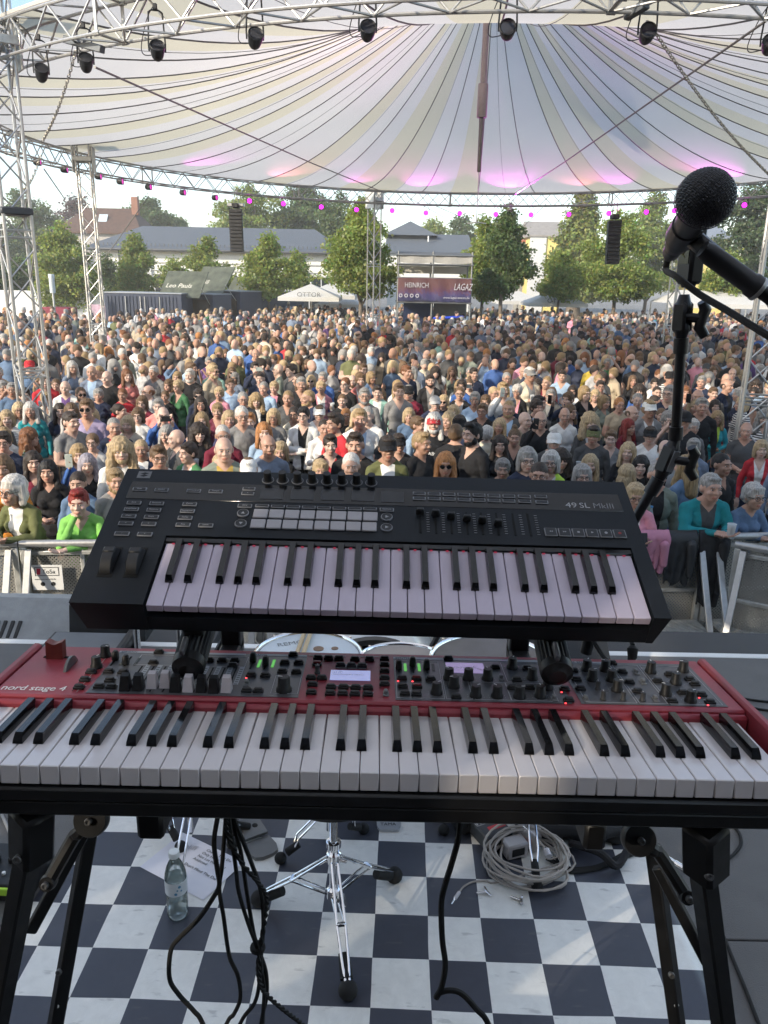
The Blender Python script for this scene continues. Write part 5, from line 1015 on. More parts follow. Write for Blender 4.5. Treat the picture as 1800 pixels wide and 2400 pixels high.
def joint(c, top, bot, kx):
    d = (top - bot).normalized(); M = aim(bot, top); L = (top - bot).length
    ar_(MB().tube([top, top - d * L * .22], [.008, .0125], 12), 'ball_stem', arm_m); ar_(MB().tube([bot, bot + d * L * .22], [.008, .0125], 12), 'ball_stem', arm_m)
    ar_(MB().ball(top - d * L * .25, .0125, 14, 10), 'ball', arm_m); ar_(MB().ball(bot + d * L * .25, .0125, 14, 10), 'ball', arm_m)
    for s_ in (-1, 1): ar_(MB().box((0, s_ * .0085, L / 2), (.024, .008, L * .66), bev=.0038), 'clamp_plate', arm_m).matrix_local = Ai @ M @ RZ(R(35))
    ar_(MB().box((.0125, 0, L / 2), (.0012, .018, L * .5), bev=.0004), 'edge_wear', edge_m).matrix_local = Ai @ M @ RZ(R(215))
    k = c + Vector((kx, -.012, -.002)); ar_(MB().tube([c, k], .0075, 12), 'knob_screw', arm_m)
    ar_(MB().tube([k + Vector((-.004, -.002, .026)), k + Vector((.004, 0, .014)), k, k + Vector((-.002, 0, -.014)), k + Vector((.008, -.002, -.028))], [.0075, .0095, .0085, .0095, .0078], 10), 'wing_knob', arm_m)
joint(pp(1595, 742, AY), pp(1604, 690, AY), pp(1596, 796, AY), .030); joint(pp(1568, 1076, AY), pp(1584, 1028, AY), pp(1545, 1124, AY), .034)
ar_(MB().lathe([(.02, -.025), (.024, -.02), (.024, .02), (.02, .025)], 18, M=T(q1)), 'rail_clamp', arm_m); ar_(MB().tube([q1, (q1.x - .02, AY, (NM @ Vector((0, .27, -.07))).z)], .011, 12), 'mounting_post', arm_m)
RE = thing('field_recorder', 'small black recorder with dark olive screen on top of the articulated arm', 'recorder', aim(t0, pp(1625, 560, AY)) @ RZ(R(15)))
MB().box((0, 0, .045), (.040, .026, .088), bev=.005).build('body', arm_m, RE); sc2 = MB().box((-.0, -.0137, .05), (.026, .001, .036)).build('screen', pbr('olive_screen', (.05, .055, .03), .25, var=.1), RE)
MB().tube([(-.004, -.0145, .056), (.004, -.0145, .052), (-.003, -.0145, .046), (.004, -.0145, .042)], .0012, 5).build('emblem', pbr('emblem_olive', (.14, .14, .05), .5, var=0), sc2)
MB().lathe([(.01, -.004), (.012, 0), (.012, .004)], 16).build('mount_foot', arm_m, RE)

# ================================================================ things on the stage floor
# drum throne
f1, f2, f3 = pf(600, 2122), pf(930, 2064), pf(817, 2348)
hub = pf(782, 2155); hub.z = 0
TH = thing('drum_throne', 'chrome drum throne base with threaded post and three rubber feet on the rug', 'stool', T(hub))
chr2 = chrome; hz = Vector((0, 0, 1))
MB().tube([(0, 0, .10), (0, 0, .28)], .0135, 16).build('lower_tube', chr2, TH)
sp_ = MB(); sp_.tube([(0, 0, .2), (0, 0, .5)], .0105, 14)
for k in range(60): z = .262 + k * .0040; sp_.lathe([(.0105, z), (.0128, z + .0013), (.0105, z + .0026)], 14, caps=False)
sp_.build('threaded_post', chr2, TH)
MB().lathe([(.018, .225), (.023, .23), (.023, .262), (.018, .267)], 20).build('upper_collar', chr2, TH); MB().lathe([(.019, .285), (.024, .288), (.024, .306), (.019, .309)], 20).build('lock_nut', chr2, TH); MB().lathe([(.017, .085), (.022, .09), (.022, .125), (.017, .13)], 20).build('lower_collar', chr2, TH)
MB().tube([(.02, -.005, .24), (.042, -.012, .24)], .006, 10).build('wing_screw', chr2, TH); MB().lathe([(.02, -.002), (.021, 0), (.02, .002)], 20, M=T(.036, -.028, .105) @ RY(R(70))).build('memory_lock', chr2, TH)
MB().lathe([(.12, .50), (.165, .505), (.175, .53), (.172, .57), (.15, .585), (.0001, .59)], 36).build('seat', pbr('black_vinyl_seat', (.014, .014, .015), .5), TH)
for f_ in (f1, f2, f3):
    d = Vector((f_.x - hub.x, f_.y - hub.y, 0)); L = d.length; d.normalize(); s_ = Vector((-d.y, d.x, 0))
    top = d * .022 + hz * .238; ft = d * (L - .01) + hz * .045; kn_ = d * (L * .52) + hz * .135
    for q in (-1, 1):
        MB().tube([top + s_ * .010 * q, kn_ + s_ * .013 * q, d * (L * .82) + hz * .075 + s_ * .009 * q, ft + s_ * .005 * q], .0042, 8).build('leg_rod', chr2, TH)
        MB().tube([d * .02 + hz * .105 + s_ * .008 * q, kn_ + s_ * .011 * q], .0038, 8).build('stay_rod', chr2, TH)
    MB().box((0, 0, 0), (.030, .012, .012), bev=.002, M=Matrix((s_, d, hz)).transposed()).build('leg_bridge', chr2, TH, M=T(kn_))
    ft_ = MB(); ft_.tube([d * (L - .095) + hz * .080, d * (L - .035) + hz * .045], [.0165, .020], 12); ft_.ball(d * (L - .012) + hz * .030, (.029, .029, .029), 14, 10); ft_.build('rubber_foot', blk_rough, TH)
# snare stand tripod behind the throne and the hi-hat stand foot
def tripod(name, label, cx, cy, h_, feet, cat='stand', r=.011):
    t_ = thing(name, label, cat, T(cx, cy, 0)); MB().tube([(0, 0, .1), (0, 0, h_)], r, 14).build('tube', chrome, t_); MB().lathe([(.017, .17), (.02, .175), (.02, .205), (.017, .21)], 16).build('collar', chrome, t_)
    for f_ in feet:
        d = Vector((f_.x - cx, f_.y - cy, 0)); L = d.length; d.normalize(); s_ = Vector((-d.y, d.x, 0))
        for q in (-1, 1): MB().tube([d * .015 + hz * .19 + s_ * .012 * q, d * (L * .6) + hz * .10 + s_ * .014 * q, d * (L - .06) + hz * .055 + s_ * .006 * q], .004, 8).build('leg_rod', chrome, t_)
        ft_ = MB(); ft_.tube([d * (L - .08) + hz * .066, d * (L - .035) + hz * .04], [.013, .015], 12); ft_.ball(d * (L - .012) + hz * .022, .022, 14, 10); ft_.build('rubber_foot', blk_rough, t_)
    return t_
sn_c = Vector((-.235, 2.36, 0)); a, b_ = pf(650, 2025), pf(858, 1950)
tripod('snare_stand', 'chrome snare stand tripod partly hidden behind the keyboard beam', sn_c.x + .06, sn_c.y + .02, .66, [a, b_, Vector((sn_c.x + .1, sn_c.y + .33, 0))])
hh = pf(428, 2000); tripod('hi_hat_stand', 'chrome hi-hat stand with its rubber foot standing on the set list', hh.x - .16, hh.y + .16, .86, [hh, Vector((hh.x - .42, hh.y + .25, 0)), Vector((hh.x - .05, hh.y + .42, 0))])
# drums seen between the keyboards
shell = pbr('drum_shell_white', (.6, .6, .58), .25, var=.05, coat=.6); head_m = pbr('drum_head_coated', (.62, .68, .72), .55, var=.06, scale=12); head_c = pbr('drum_head_amber', (.32, .28, .25), .3, var=.1)
def drum(label, c, r, h_, hm, tilt=0., shellm=shell):
    t_ = thing('drum', label, 'drum', T(c) @ RX(tilt)); MB().lathe([(r * .97, -h_), (r * .985, -h_ + .01), (r * .985, -.01), (r * .97, 0)], 40).build('shell', shellm, t_)
    MB().lathe([(.0001, .004), (r * .955, .004), (r * .97, .0)], 40, caps=False).build('head', hm, t_)
    MB().lathe([(r * .965, -.02), (r * 1.03, -.02), (r * 1.035, -.004), (r * 1.035, .010), (r * 1.0, .014), (r * .975, .010), (r * .965, .003)], 48, caps=False).build('hoop', chrome, t_)
    for k in range(8): a = 2 * PI * k / 8; MB().tube([(r * 1.06 * math.cos(a), r * 1.06 * math.sin(a), -h_ * .55), (r * 1.06 * math.cos(a), r * 1.06 * math.sin(a), .012)], .005, 8).box((r * 1.03 * math.cos(a), r * 1.03 * math.sin(a), -h_ * .55), (.022, .022, .05), bev=.005).build('lug', chrome, t_)
    return t_
sd_ = drum('snare drum with pale coated head and two sticks lying on it', Vector((-.243, 2.36, .80)), .178, .14, head_m)
for (x, y, r_) in ((-.0, .05, .018), (.055, .055, .012)): MB().lathe([(.0001, .0045), (r_, .0045), (r_, .006), (.0001, .006)], 16, M=T(x + .03, y, 0)).build('damping_gel', pbr('gel_brown', (.2, .12, .07), .4), sd_)
text('lettering', 'REMO', .035, pbr('head_print', (.2, .22, .24), .6, var=0), sd_, T(-.11, .06, .005) @ RZ(.35), .0001)
for k in range(2):
    a = Vector((-.285 + .02 * k, 2.24, .818)); b_ = Vector((-.262 + .022 * k, 2.62, .825)); tag(MB().tube([a, a.lerp(b_, .7), a.lerp(b_, .93), b_], [.0075, .0075, .004, .005], 10).build('drumstick', pbr('hickory', (.55, .42, .25), .5, var=.1, scale=30)), ('left', 'right')[k] + ' one of two pale drumsticks on the snare drum', 'drumstick')
p = pz(942, 1552, 2.75); drum('white tom drum right of the snare drum', p, .155, .2, head_c, R(-4)); p = pz(1150, 1552, 2.62); drum('dark floor tom with a clear head behind the right tier arm', p, .2, .3, pbr('clear_head', (.10, .10, .11), .15, var=.2), 0, pbr('black_shell', (.02, .02, .022), .3))
bsd = thing('bass_drum', 'bass drum with white shell behind the toms', 'drum', T(pz(880, 1520, 3.25).x, 3.15, .3) @ RX(PI / 2)); MB().lathe([(.27, -.2), (.275, -.19), (.275, .19), (.27, .2)], 44).build('shell', shell, bsd); MB().lathe([(.268, .19), (.292, .19), (.292, .225), (.268, .225), (.268, .19)], 44, caps=False).build('hoop', pbr('hoop_black', (.02, .02, .02), .4), bsd); MB().lathe([(.0001, .2), (.268, .2)], 44, caps=False).build('head', head_m, bsd)
for (u, y, lb) in ((421, 2.6, 'left of the snare drum'), (560, 2.9, 'behind the snare drum'), (1270, 2.7, 'behind the right tier arm'), (1048, 3.0, 'between the white and the dark tom')):
    p = pz(u, 1520, y); tripod('cymbal_stand', 'chrome cymbal stand ' + lb, p.x, p.y, p.z + (.10 if u != 1048 else .02), [Vector((p.x + .25 * math.cos(a), p.y + .25 * math.sin(a), 0)) for a in (.5, 2.6, 4.7)], r=.009)
for (u, lb) in ((500, 'nearer'), (1000, 'farther')):
    p = pz(u, 1512, 2.9); tag(MB().tube([p + Vector((0, 0, -.05)), p + Vector((.05, .02, .05)), p + Vector((.16, .05, .09))], .012, 8).ball(p + Vector((.17, .05, .095)), (.03, .03, .022), 10, 8).build('clip_microphone', blk), 'small black drum microphone on a gooseneck, %s one' % ('left of the snare' if u == 500 else 'above the white tom'), 'microphone')
# hi-hat pedal, bass drum pedal
pl_ = pbr('cast_grey', (.17, .17, .165), .45, .4, var=.1)
a, b_ = pf(625, 2010), pf(555, 1905); PD = thing('hi_hat_pedal', 'grey cast hi-hat pedal footboard pointing away from the keyboards', 'pedal', T(a.x, a.y, 0) @ RZ(math.atan2(b_.y - a.y, b_.x - a.x) - PI / 2)); Lp = (b_ - a).length
MB().prism([(-.052, .03), (-.045, .0), (-.02, -.012), (.02, -.012), (.045, 0), (.052, .03), (.046, .085), (-.046, .085)], .004, .02).build('heel_plate', pl_, PD); MB().prism([(-.044, .09), (.044, .09), (.036, Lp), (-.036, Lp)], 0, .012, M=T(0, 0, .012) @ RX(R(7))).build('footboard', pl_, PD); gr_ = MB()
for k in range(7): gr_.lathe([(.012 + k * .0035, .0), (.0132 + k * .0035, .002), (.0144 + k * .0035, .0)], 20, caps=False)
gr_.build('grip_rings', chrome, PD, M=T(0, Lp * .82, .018 + Lp * .1) @ RX(R(7))); MB().tube([(-.06, Lp * 1.1, .01), (-.06, Lp * 1.05, .05), (0, Lp * 1.05, .12)], .006, 8).build('frame_rod', chrome, PD)
a, b_ = pf(912, 1953), pf(915, 1890); P2 = thing('bass_drum_pedal', 'silver bass drum pedal with TAMA lettering on its heel', 'pedal', T(a.x, a.y, 0) @ RZ(R(2))); MB().prism([(-.045, .02), (-.036, .0), (.036, 0), (.045, .02), (.048, .1), (-.048, .1)], .004, .018).build('heel_plate', pbr('pedal_silver', (.5, .52, .55), .35, .5, var=.08), P2); MB().prism([(-.046, .105), (.046, .105), (.04, .3), (-.04, .3)], 0, .01, M=RX(R(6)) @ T(0, 0, .01)).build('footboard', MATS['pedal_silver'], P2)
text('lettering', 'TAMA', .022, ink, P2, T(-.033, .022, .0185), .0002); MB().prism([(-.022, .055), (0, .085), (.022, .055), (0, .072)], .018, .0186).build('emblem', ink, P2)
# set list and bottle
PA = [pf(*[(x / 1.8433), 1850 + y / 1.8433]) for x, y in ((600, 341), (885, 492), (1055, 330), (790, 190))]
px_ = (PA[1] - PA[0]).normalized(); ang = math.atan2(px_.y, px_.x); cc_ = (PA[0] + PA[1] + PA[2] + PA[3]) / 4
SLs = thing('set_list', 'white printed set list lying on the rug under the bottle', 'paper', T(cc_.x, cc_.y, .0085) @ RZ(ang)); V = []; w2, h2 = .1485, .105
for i in range(13):
    for j in range(9): x = -w2 + 2 * w2 * i / 12; y = -h2 + 2 * h2 * j / 8; V.append((x, y, .001 + .0022 * max(0, mnoise.noise(Vector((x * 9, y * 9, 1)))) + .012 * max(0, -x - .1) * max(0, y)))
MB().add(V, [(i * 9 + j, (i + 1) * 9 + j, (i + 1) * 9 + j + 1, i * 9 + j + 1) for i in range(12) for j in range(8)]).build('sheet', pbr('office_paper', (.74, .74, .80), .7, var=.02), SLs, smooth=80)
for k, (s_, sz) in enumerate((('Change That Do', .0155), ('Only Heart', .0155), ('Not Let Me, Baby!', .0155), ('Addicted', .0155), ('', .01), ("Don't Mind The Dar", .0165))):
    if s_: text('lettering', s_, sz, ink, SLs, T(-.005 - .004 * k, .075 - .0185 * k, .0035) @ RZ(R(0)), .0001, sx=1.1)
text('lettering', 'spliff', .034, pbr('pale_ink', (.45, .45, .48), .7, var=0), SLs, T(-.1, .045, .0035) @ RZ(R(8)), .0001)
wat = bpy.data.materials.new('water_pet'); wat.use_nodes = True; n = wat.node_tree.nodes; l = wat.node_tree.links; n.clear(); o_ = n.new('ShaderNodeOutputMaterial'); tr_ = n.new('ShaderNodeBsdfTransparent'); tr_.inputs[0].default_value = (.95, .98, .97, 1); gl_ = n.new('ShaderNodeBsdfGlossy'); gl_.inputs['Roughness'].default_value = .06; lw_ = n.new('ShaderNodeLayerWeight'); lw_.inputs[0].default_value = .22; df_ = n.new('ShaderNodeBsdfTranslucent'); df_.inputs[0].default_value = (.75, .85, .84, 1); m0_ = n.new('ShaderNodeMixShader'); m0_.inputs[0].default_value = .30; l.new(tr_.outputs[0], m0_.inputs[1]); l.new(df_.outputs[0], m0_.inputs[2]); mx_ = n.new('ShaderNodeMixShader'); l.new(lw_.outputs['Fresnel'], mx_.inputs[0]); l.new(m0_.outputs[0], mx_.inputs[1]); l.new(gl_.outputs[0], mx_.inputs[2]); l.new(mx_.outputs[0], o_.inputs[0]); lab_b = pbr('bottle_label', (.66, .70, .72), .45, var=.06, scale=30); capw = pbr('bottle_cap', (.72, .76, .76), .4, var=.03)
bp_ = pf(418, 2150); BT = thing('water_bottle', 'clear plastic water bottle with white cap standing on the rug', 'bottle', T(bp_.x, bp_.y, .0075)); pr = [(.0001, .004), (.018, .0), (.030, .003), (.0335, .012), (.034, .03)]
for k in range(6): z = .036 + k * .0095; pr += [(.0322, z), (.0342, z + .0048)]
pr += [(.0345, .1), (.0345, .158), (.033, .172), (.027, .196), (.019, .214), (.0135, .224), (.0125, .236)]
MB().lathe(pr, 32).build('body', wat, BT, smooth=60); MB().lathe([(.0352, .104), (.0354, .105), (.0354, .152), (.0352, .153)], 32, caps=False).build('label', lab_b, BT)
MB().lathe([(.0165, .232), (.0175, .233), (.0175, .249), (.0155, .252), (.0001, .2525)], 28).build('cap', capw, BT)
for k, (a, z, r_) in enumerate(((-1.0, .14, .005), (-1.2, .128, .003), (-.85, .124, .003), (-1.35, .115, .005))): q = Vector((.0356 * math.cos(a), .0356 * math.sin(a), z)); MB().lathe([(.0001, 0), (r_, 0), (r_, .0004), (.0001, .0004)], 12, M=aim(q, q + Vector((math.cos(a), math.sin(a), 0)))).build('label_mark', pbr('label_blue', (.08, .25, .4), .5, var=0), BT)
# loose cables hanging from the keyboards
def hang(pts, label, y=1.07, r=.0035, sc=2.6758, ox=380, oy=1880, m_=blk_rough, dy=0., name='hanging_cable'):
    P_ = [pp(ox + x / sc, oy + y_ / sc, y + dy * i / len(pts)) for i, (x, y_) in enumerate(pts)]; up = [P_[0] + Vector((0, .05, .10)), P_[0] + Vector((0, .0, .03))]
    low = P_[-1]; P_ = up + P_ + [low + (low - P_[-2]).normalized() * .08 + Vector((0, .0, -.06)), Vector((low.x + .05, 1.1, .41))]
    tag(MB().tube(catmull(P_, 6), r, 7).build(name, m_), label, 'cable')
hang([(350, 75), (325, 250), (345, 420), (358, 520), (320, 600), (230, 730), (110, 850), (55, 930), (45, 1100), (100, 1200), (200, 1310), (255, 1390)], 'black cable swinging widest to the left below the keyboards', 1.08, .0042)
hang([(400, 75), (375, 400), (358, 545), (385, 720), (420, 960), (475, 1090), (490, 1230), (450, 1330), (405, 1390)], 'black cable second from the left below the keyboards', 1.10, .0038)
hang([(415, 75), (460, 400), (480, 560), (540, 760), (600, 920), (620, 1000), (610, 1130), (580, 1260), (490, 1390)], 'black cable third from the left, tied into the bundle', 1.09, .0036)
hang([(430, 80), (490, 300), (530, 560), (570, 800), (600, 910), (650, 1060), (655, 1220), (620, 1390)], 'black cable in the middle of the tied bundle', 1.105, .0036)
hang([(445, 80), (560, 380), (620, 560), (635, 760), (620, 1000), (640, 1180), (630, 1390)], 'rightmost smooth black cable of the tied bundle', 1.10, .0038)
tw = [pp(380 + x / 2.6758, 1880 + y / 2.6758, 1.085) for x, y in ((405, 80), (410, 200), (500, 380), (600, 500), (655, 600), (640, 760), (605, 1000), (620, 1150), (700, 1250), (800, 1330), (880, 1395), (960, 1480))]; tw = catmull(tw, 14); tm = MB()
for ph in (0, PI): tm.tube([p + Vector((math.cos(i * .9 + ph) * .0026, math.sin(i * .9 + ph) * .0026, 0)) for i, p in enumerate(tw)], .0025, 5)
tag(tm.build('twisted_cable', blk_rough), 'thin twisted black cable swinging to the right at the bottom', 'cable')
tag(MB().lathe([(.013, -.004), (.014, 0), (.013, .004)], 14, M=T(pp(380 + 600 / 2.6758, 1880 + 912 / 2.6758, 1.095))).build('cable_tie', blk_rough), 'black tie round the hanging cable bundle', 'cable tie')
hang([(330, 140), (320, 220), (290, 330), (262, 420), (248, 500), (252, 650), (265, 760), (250, 850), (226, 900), (240, 878), (290, 868), (340, 885), (400, 950), (450, 1014)], 'single black cable hanging in the middle and kinking at the bottom', 1.08, .0052, 1.8433, 900, 1850)
# beige cable coil, DI boxes, adapters, bag
rz4 = lambda x, y, z=0.: pf(900 + x / 1.8433, 1850 + y / 1.8433, z)
bei = pbr('beige_cable', (.42, .38, .34), .5, var=.1, scale=30); cc = rz4(615, 345); rng = np.random.default_rng(5); P_ = []
for k in range(11 * 18):
    a = 2 * PI * k / 18; lp = k // 18; rr = .125 + .018 * math.sin(lp * 2.1) + .012 * math.sin(a * 2 + lp); P_.append((cc.x + .012 * math.sin(lp * 1.7) + rr * math.cos(a) * 1.05, cc.y + .01 * math.cos(lp * 2.3) + rr * math.sin(a) * .92, .016 + .0065 * lp + .02 * max(0, math.sin(a + .4)) + .004 * math.sin(3 * a + lp)))
e = [rz4(500, 400, .008), rz4(440, 395, .01), rz4(385, 400, .008), rz4(345, 420, .008), rz4(325, 445, .008)]
tag(MB().tube(catmull(P_[::2], 3), .0042, 6).build('cable_coil', bei), 'coiled beige cable lying over the small boxes at the right of the rug', 'cable')
jk = thing('jack_cable_end', 'beige cable end with a silver jack plug on the rug', 'cable', T(e[-1])); ji = T(-e[-1]); MB().tube(catmull([P_[0]] + e, 5), .0034, 7).build('cable', bei, jk, M=ji); q = rz4(290, 497, .008); MB().tube([e[-1], e[-1].lerp(q, .55)], .0065, 12).build('sleeve', pbr('jack_white', (.6, .58, .6), .4, var=.03), jk, M=ji); MB().tube([e[-1].lerp(q, .55), e[-1].lerp(q, .6), q], [.006, .0032, .003], 10).build('tip', chrome, jk, M=ji)
q0, q1 = rz4(655, 205, .1), rz4(600, 160, .12); j2 = thing('upper_jack_plug', 'white jack plug sticking up from the beige cable coil', 'plug', T(q0)); MB().tube([q0, q0.lerp(q1, .6)], .0065, 12).build('sleeve', MATS['jack_white'], j2, M=T(-q0)); MB().tube([q0.lerp(q1, .6), q1], .003, 10).build('tip', chrome, j2, M=T(-q0)); MB().tube(catmull([q0, rz4(690, 250, .09), rz4(705, 300, .07), P_[90]], 5), .0032, 6).build('lead', bei, j2, M=T(-q0)); MB().tube([rz4(700, 262, .085), rz4(712, 290, .08)], .012, 12).build('cable_tie', MATS['jack_white'], j2, M=T(-q0))
dip = rz4(455, 215); DI = thing('direct_box', 'black PRO D2 direct box with a red label beside the coil', 'box', T(dip.x, dip.y, .008) @ RZ(R(27))); MB().box((0, 0, .03), (.115, .14, .06), bev=.006).build('case', pbr('di_grey', (.028, .034, .042), .5, var=.1), DI)
text('lettering', 'PRO D2', .027, pbr('di_print', (.5, .5, .5), .5, var=0), DI, T(-.05, .012, .0605), .0002); MB().box((.012, -.022, .0604), (.07, .022, .0006)).build('red_label', pbr('di_red', (.45, .03, .04), .5, var=0), DI); fr_ = MB()
for (a, b_, c, d) in ((-.053, .053, .008, .0095), (-.053, .053, .037, .0385), (-.053, -.0515, .008, .0385)): fr_.box(((a + b_) / 2, (c + d) / 2, .0604), (b_ - a, d - c, .0005))
fr_.build('print_frame', MATS['di_print'], DI); MB().lathe([(.006, 0), (.006, .006), (.001, .006)], 12, M=T(.03, -.07, .03) @ RX(PI / 2)).build('socket', steel, DI)
d2p = rz4(370, 180); tag(MB().box((0, 0, .035), (.15, .14, .07), bev=.008).box((0, -.071, .04), (.09, .004, .03)).build('power_box', pbr('dark_box', (.018, .02, .023), .5), M=T(d2p.x, d2p.y + .05, .008) @ RZ(R(24))), 'dark box behind the PRO D2 box', 'box')
tag(MB().box((0, 0, 0), (.075, .05, .016), bev=.003).build('grey_box', pbr('pale_grey_box', (.33, .32, .30), .5), M=T(rz4(395, 150).x, rz4(395, 150).y + .04, .088) @ RZ(R(20))), 'small pale grey box on top of the dark one', 'box')
for k, (x, y, z, a) in enumerate(((560, 290, .012, 20), (620, 250, .02, -32))):
    w_ = rz4(x, y); t_ = thing('mains_adapter', ('flat white adapter inside the beige coil', 'taller white adapter with red print in the coil')[k], 'adapter', T(w_.x, w_.y, z) @ RZ(R(a))); MB().box((0, 0, .03), (.085, .06, .06 + .02 * k), bev=.006).build('case', pbr('adapter_white', (.5, .47, .46), .5, var=.05), t_); MB().box((0, -.0305, .03), (.05, .002, .03)).build('label', ink if not k else pbr('label_pink', (.55, .35, .33), .5), t_)
for k, (x, y, a) in enumerate(((432, 447, 25), (578, 477, -10))):
    q = rz4(x, y, .012); t_ = thing('wing_nut', ('wing screw lying nearer the jack plug', 'wing screw lying under the front of the coil')[k], 'screw', T(q) @ RZ(R(a))); MB().tube([(-.024, .01, 0), (.008, 0, 0)], .0038, 10).build('screw', chrome, t_); MB().prism([(.006, -.003), (.012, -.022), (.018, -.022), (.015, 0), (.018, .022), (.012, .022), (.006, .003)], -.003, .003).build('wings', chrome, t_)
bg = rz4(790, 225); bgm = MB(); bgm.ball((0, 0, .06), (.22, .13, .065), 28, 14); bgv = [Vector(v) for v in bgm.v]; bgm.v = [tuple(v + v.normalized() * .035 * mnoise.noise(v * 9)) for v in bgv]
bgo = thing('gig_bag', 'crumpled black gig bag behind the beige coil', 'bag', T(bg.x + .02, bg.y + .06, .01) @ RZ(R(-12))); bgm.build('cloth', pbr('black_nylon', (.017, .017, .02), .6, var=.3, scale=12, bump=.4, bscale=30), bgo); MB().tube([(-.07 + .016 * math.cos(a), -.1, .085 + .016 * math.sin(a)) for a in (2 * PI * k / 14 for k in range(14))], .0022, 6, closed=True).build('ring', steel, bgo); MB().tube(catmull([(.0, -.12, .03), (.1, -.17, .05), (.16, -.19, .02), (.2, -.12, .03)], 5), .014, 8).build('strap', blackcloth, bgo)
for k in range(4):
    q = [rz4(700 + 20 * k, 300 - 4 * k, .02), rz4(790, 338 + 6 * k, .012), rz4(900, 335 + 5 * k, .012), rz4(980, 305 + 6 * k, .012), rz4(1070, 255 + 10 * k, .012), rz4(1150, 215 + 14 * k, .02)]
    tag(MB().tube(catmull(q, 6), .005, 7).build('floor_cable', blk_rough), 'black cable %s in the bundle running right from the coil' % ('rearmost', 'second', 'third', 'front')[k], 'cable', 'black cables right of the coil')
q = rz4(990, 225); tag(MB().ball((0, 0, .03), (.05, .04, .03), 14, 10).tube([(0, 0, .03), (.01, .03, .11)], .012, 10).build('plug_connector', blk_rough, M=T(q)), 'black rubber mains plug at the end of the floor cables', 'plug')
q = rz4(1305, 350, .03); tag(MB().tube([q, q + Vector((-.03, .03, .005))], .012, 14).tube([q + Vector((-.03, .03, .005)), q + Vector((-.07, .08, .01))], [.01, .006], 12).build('cable_connector', chrome), 'silver cable connector beside the right stand leg', 'connector')
for k, (P4, lb) in enumerate((([(1450, 320), (1500, 290), (1540, 240), (1535, 190), (1500, 150)], 'black cable looping on the deck beside the right bracket'), ([(1470, 640), (1510, 740), (1560, 860), (1620, 1014), (1660, 1100)], 'black cable running along the deck in the lower right corner'))): tag(MB().tube(catmull([rz4(x, y, .006) for x, y in P4], 6), .006, 8).build('floor_cable', blk_rough), lb, 'cable')
for k, P4 in enumerate(([(1500, 1600), (1700, 1640), (1830, 1650)], [(1560, 1625), (1720, 1662), (1840, 1675)])): tag(MB().tube(catmull([pf(u + 60, v, .006) for u, v in P4], 5), .006, 8).build('floor_cable', blk_rough), ('upper', 'lower')[k] + ' of two black cables on the deck right of the red keyboard', 'cable')
tag(MB().tube(catmull([pf(2, 1905, .006), pf(18, 1940, .006), pf(30, 1975, .006), pf(45, 2010, .006), pf(80, 2040, .006)], 5), .006, 8).build('floor_cable', pbr('grey_cable', (.3, .3, .3), .6)), 'grey cable on the deck beside the left stand bracket', 'cable')
for k in range(2): tag(MB().tube(catmull([pf(-40, 2050 + 8 * k, .02), pf(20, 2046 + 6 * k, .02), pf(60, 2040 + 6 * k, .02), pf(120, 2030, .02)], 5), .005, 8).build('floor_cable', blk_rough), ('rear', 'front')[k] + ' of two black cables passing behind the left stand leg', 'cable')
pb = pf(-10, 2100); PB = thing('pedalboard', 'black pedalboard with a bright green front edge at the left', 'pedalboard', T(pb.x - .12, pb.y + .08, 0) @ RZ(R(-3))); MB().box((0, 0, .035), (.5, .2, .07), bev=.006).build('case', blk, PB); MB().box((0, -.105, .05), (.5, .012, .028), bev=.003).build('green_edge', pbr('lime_green', (.45, .75, .06), .5, var=.05), PB)
for k in range(8): MB().lathe([(.014, .07), (.015, .072), (.015, .085), (.011, .09), (.001, .09)], 16, M=T(-.2 + k * .058, .01, 0)).build('knob', knob_b, PB); MB().lathe([(.006, .07), (.006, .078), (.001, .079)], 12, M=T(-.2 + k * .058, -.05, 0)).build('foot_switch', white_paint, PB)
# monitors and cases along the stage edge
wg = pbr('worn_grey_cabinet', (.30, .31, .31), .6, var=.12, scale=18, bump=.3, bscale=250); xr = pz(165, 1440, 4.6).x
W1 = thing('front_fill_speaker', 'pale grey sloping speaker cabinet with slotted handle at the left stage edge', 'speaker', T(xr - .62, 4.42, -.15)); MB().prism([(-.2, -.12), (.26, -.12), (.26, .17), (.1, .21), (-.2, .02)], -.62, .62, M=T(0, 0, 0) @ RZ(PI / 2) @ RX(PI / 2) @ RY(0)).build('cabinet', wg, W1, smooth=20)
for k in range(5): MB().box((.07 + k * .045, -.1, .085), (.022, .12, .012), bev=.003, M=Matrix.Rotation(R(36), 3, 'X')).build('handle_slot', blk, W1)
tag(MB().box((0, 0, -.8), (2.6, .5, 1.36), bev=.012).build('sub_bass_cabinet', MATS['cabinet_black'], M=T(xr - .5, 4.36, -.02)), 'dark sub bass cabinet under the pale grey speaker', 'speaker')
p = pz(150, 1455, 4.2); tag(MB().prism([(-.16, 0), (.14, 0), (.14, .1), (.0, .27), (-.12, .2)], -.22, .22, M=RZ(PI / 2) @ RX(PI / 2)).build('wedge_monitor', pbr('black_cabinet', (.02, .022, .025), .6, var=.15, scale=20, bump=.3, bscale=200), M=T(p.x + .12, 4.28, -.03)), 'black wedge monitor left of the controller at the stage edge', 'speaker')
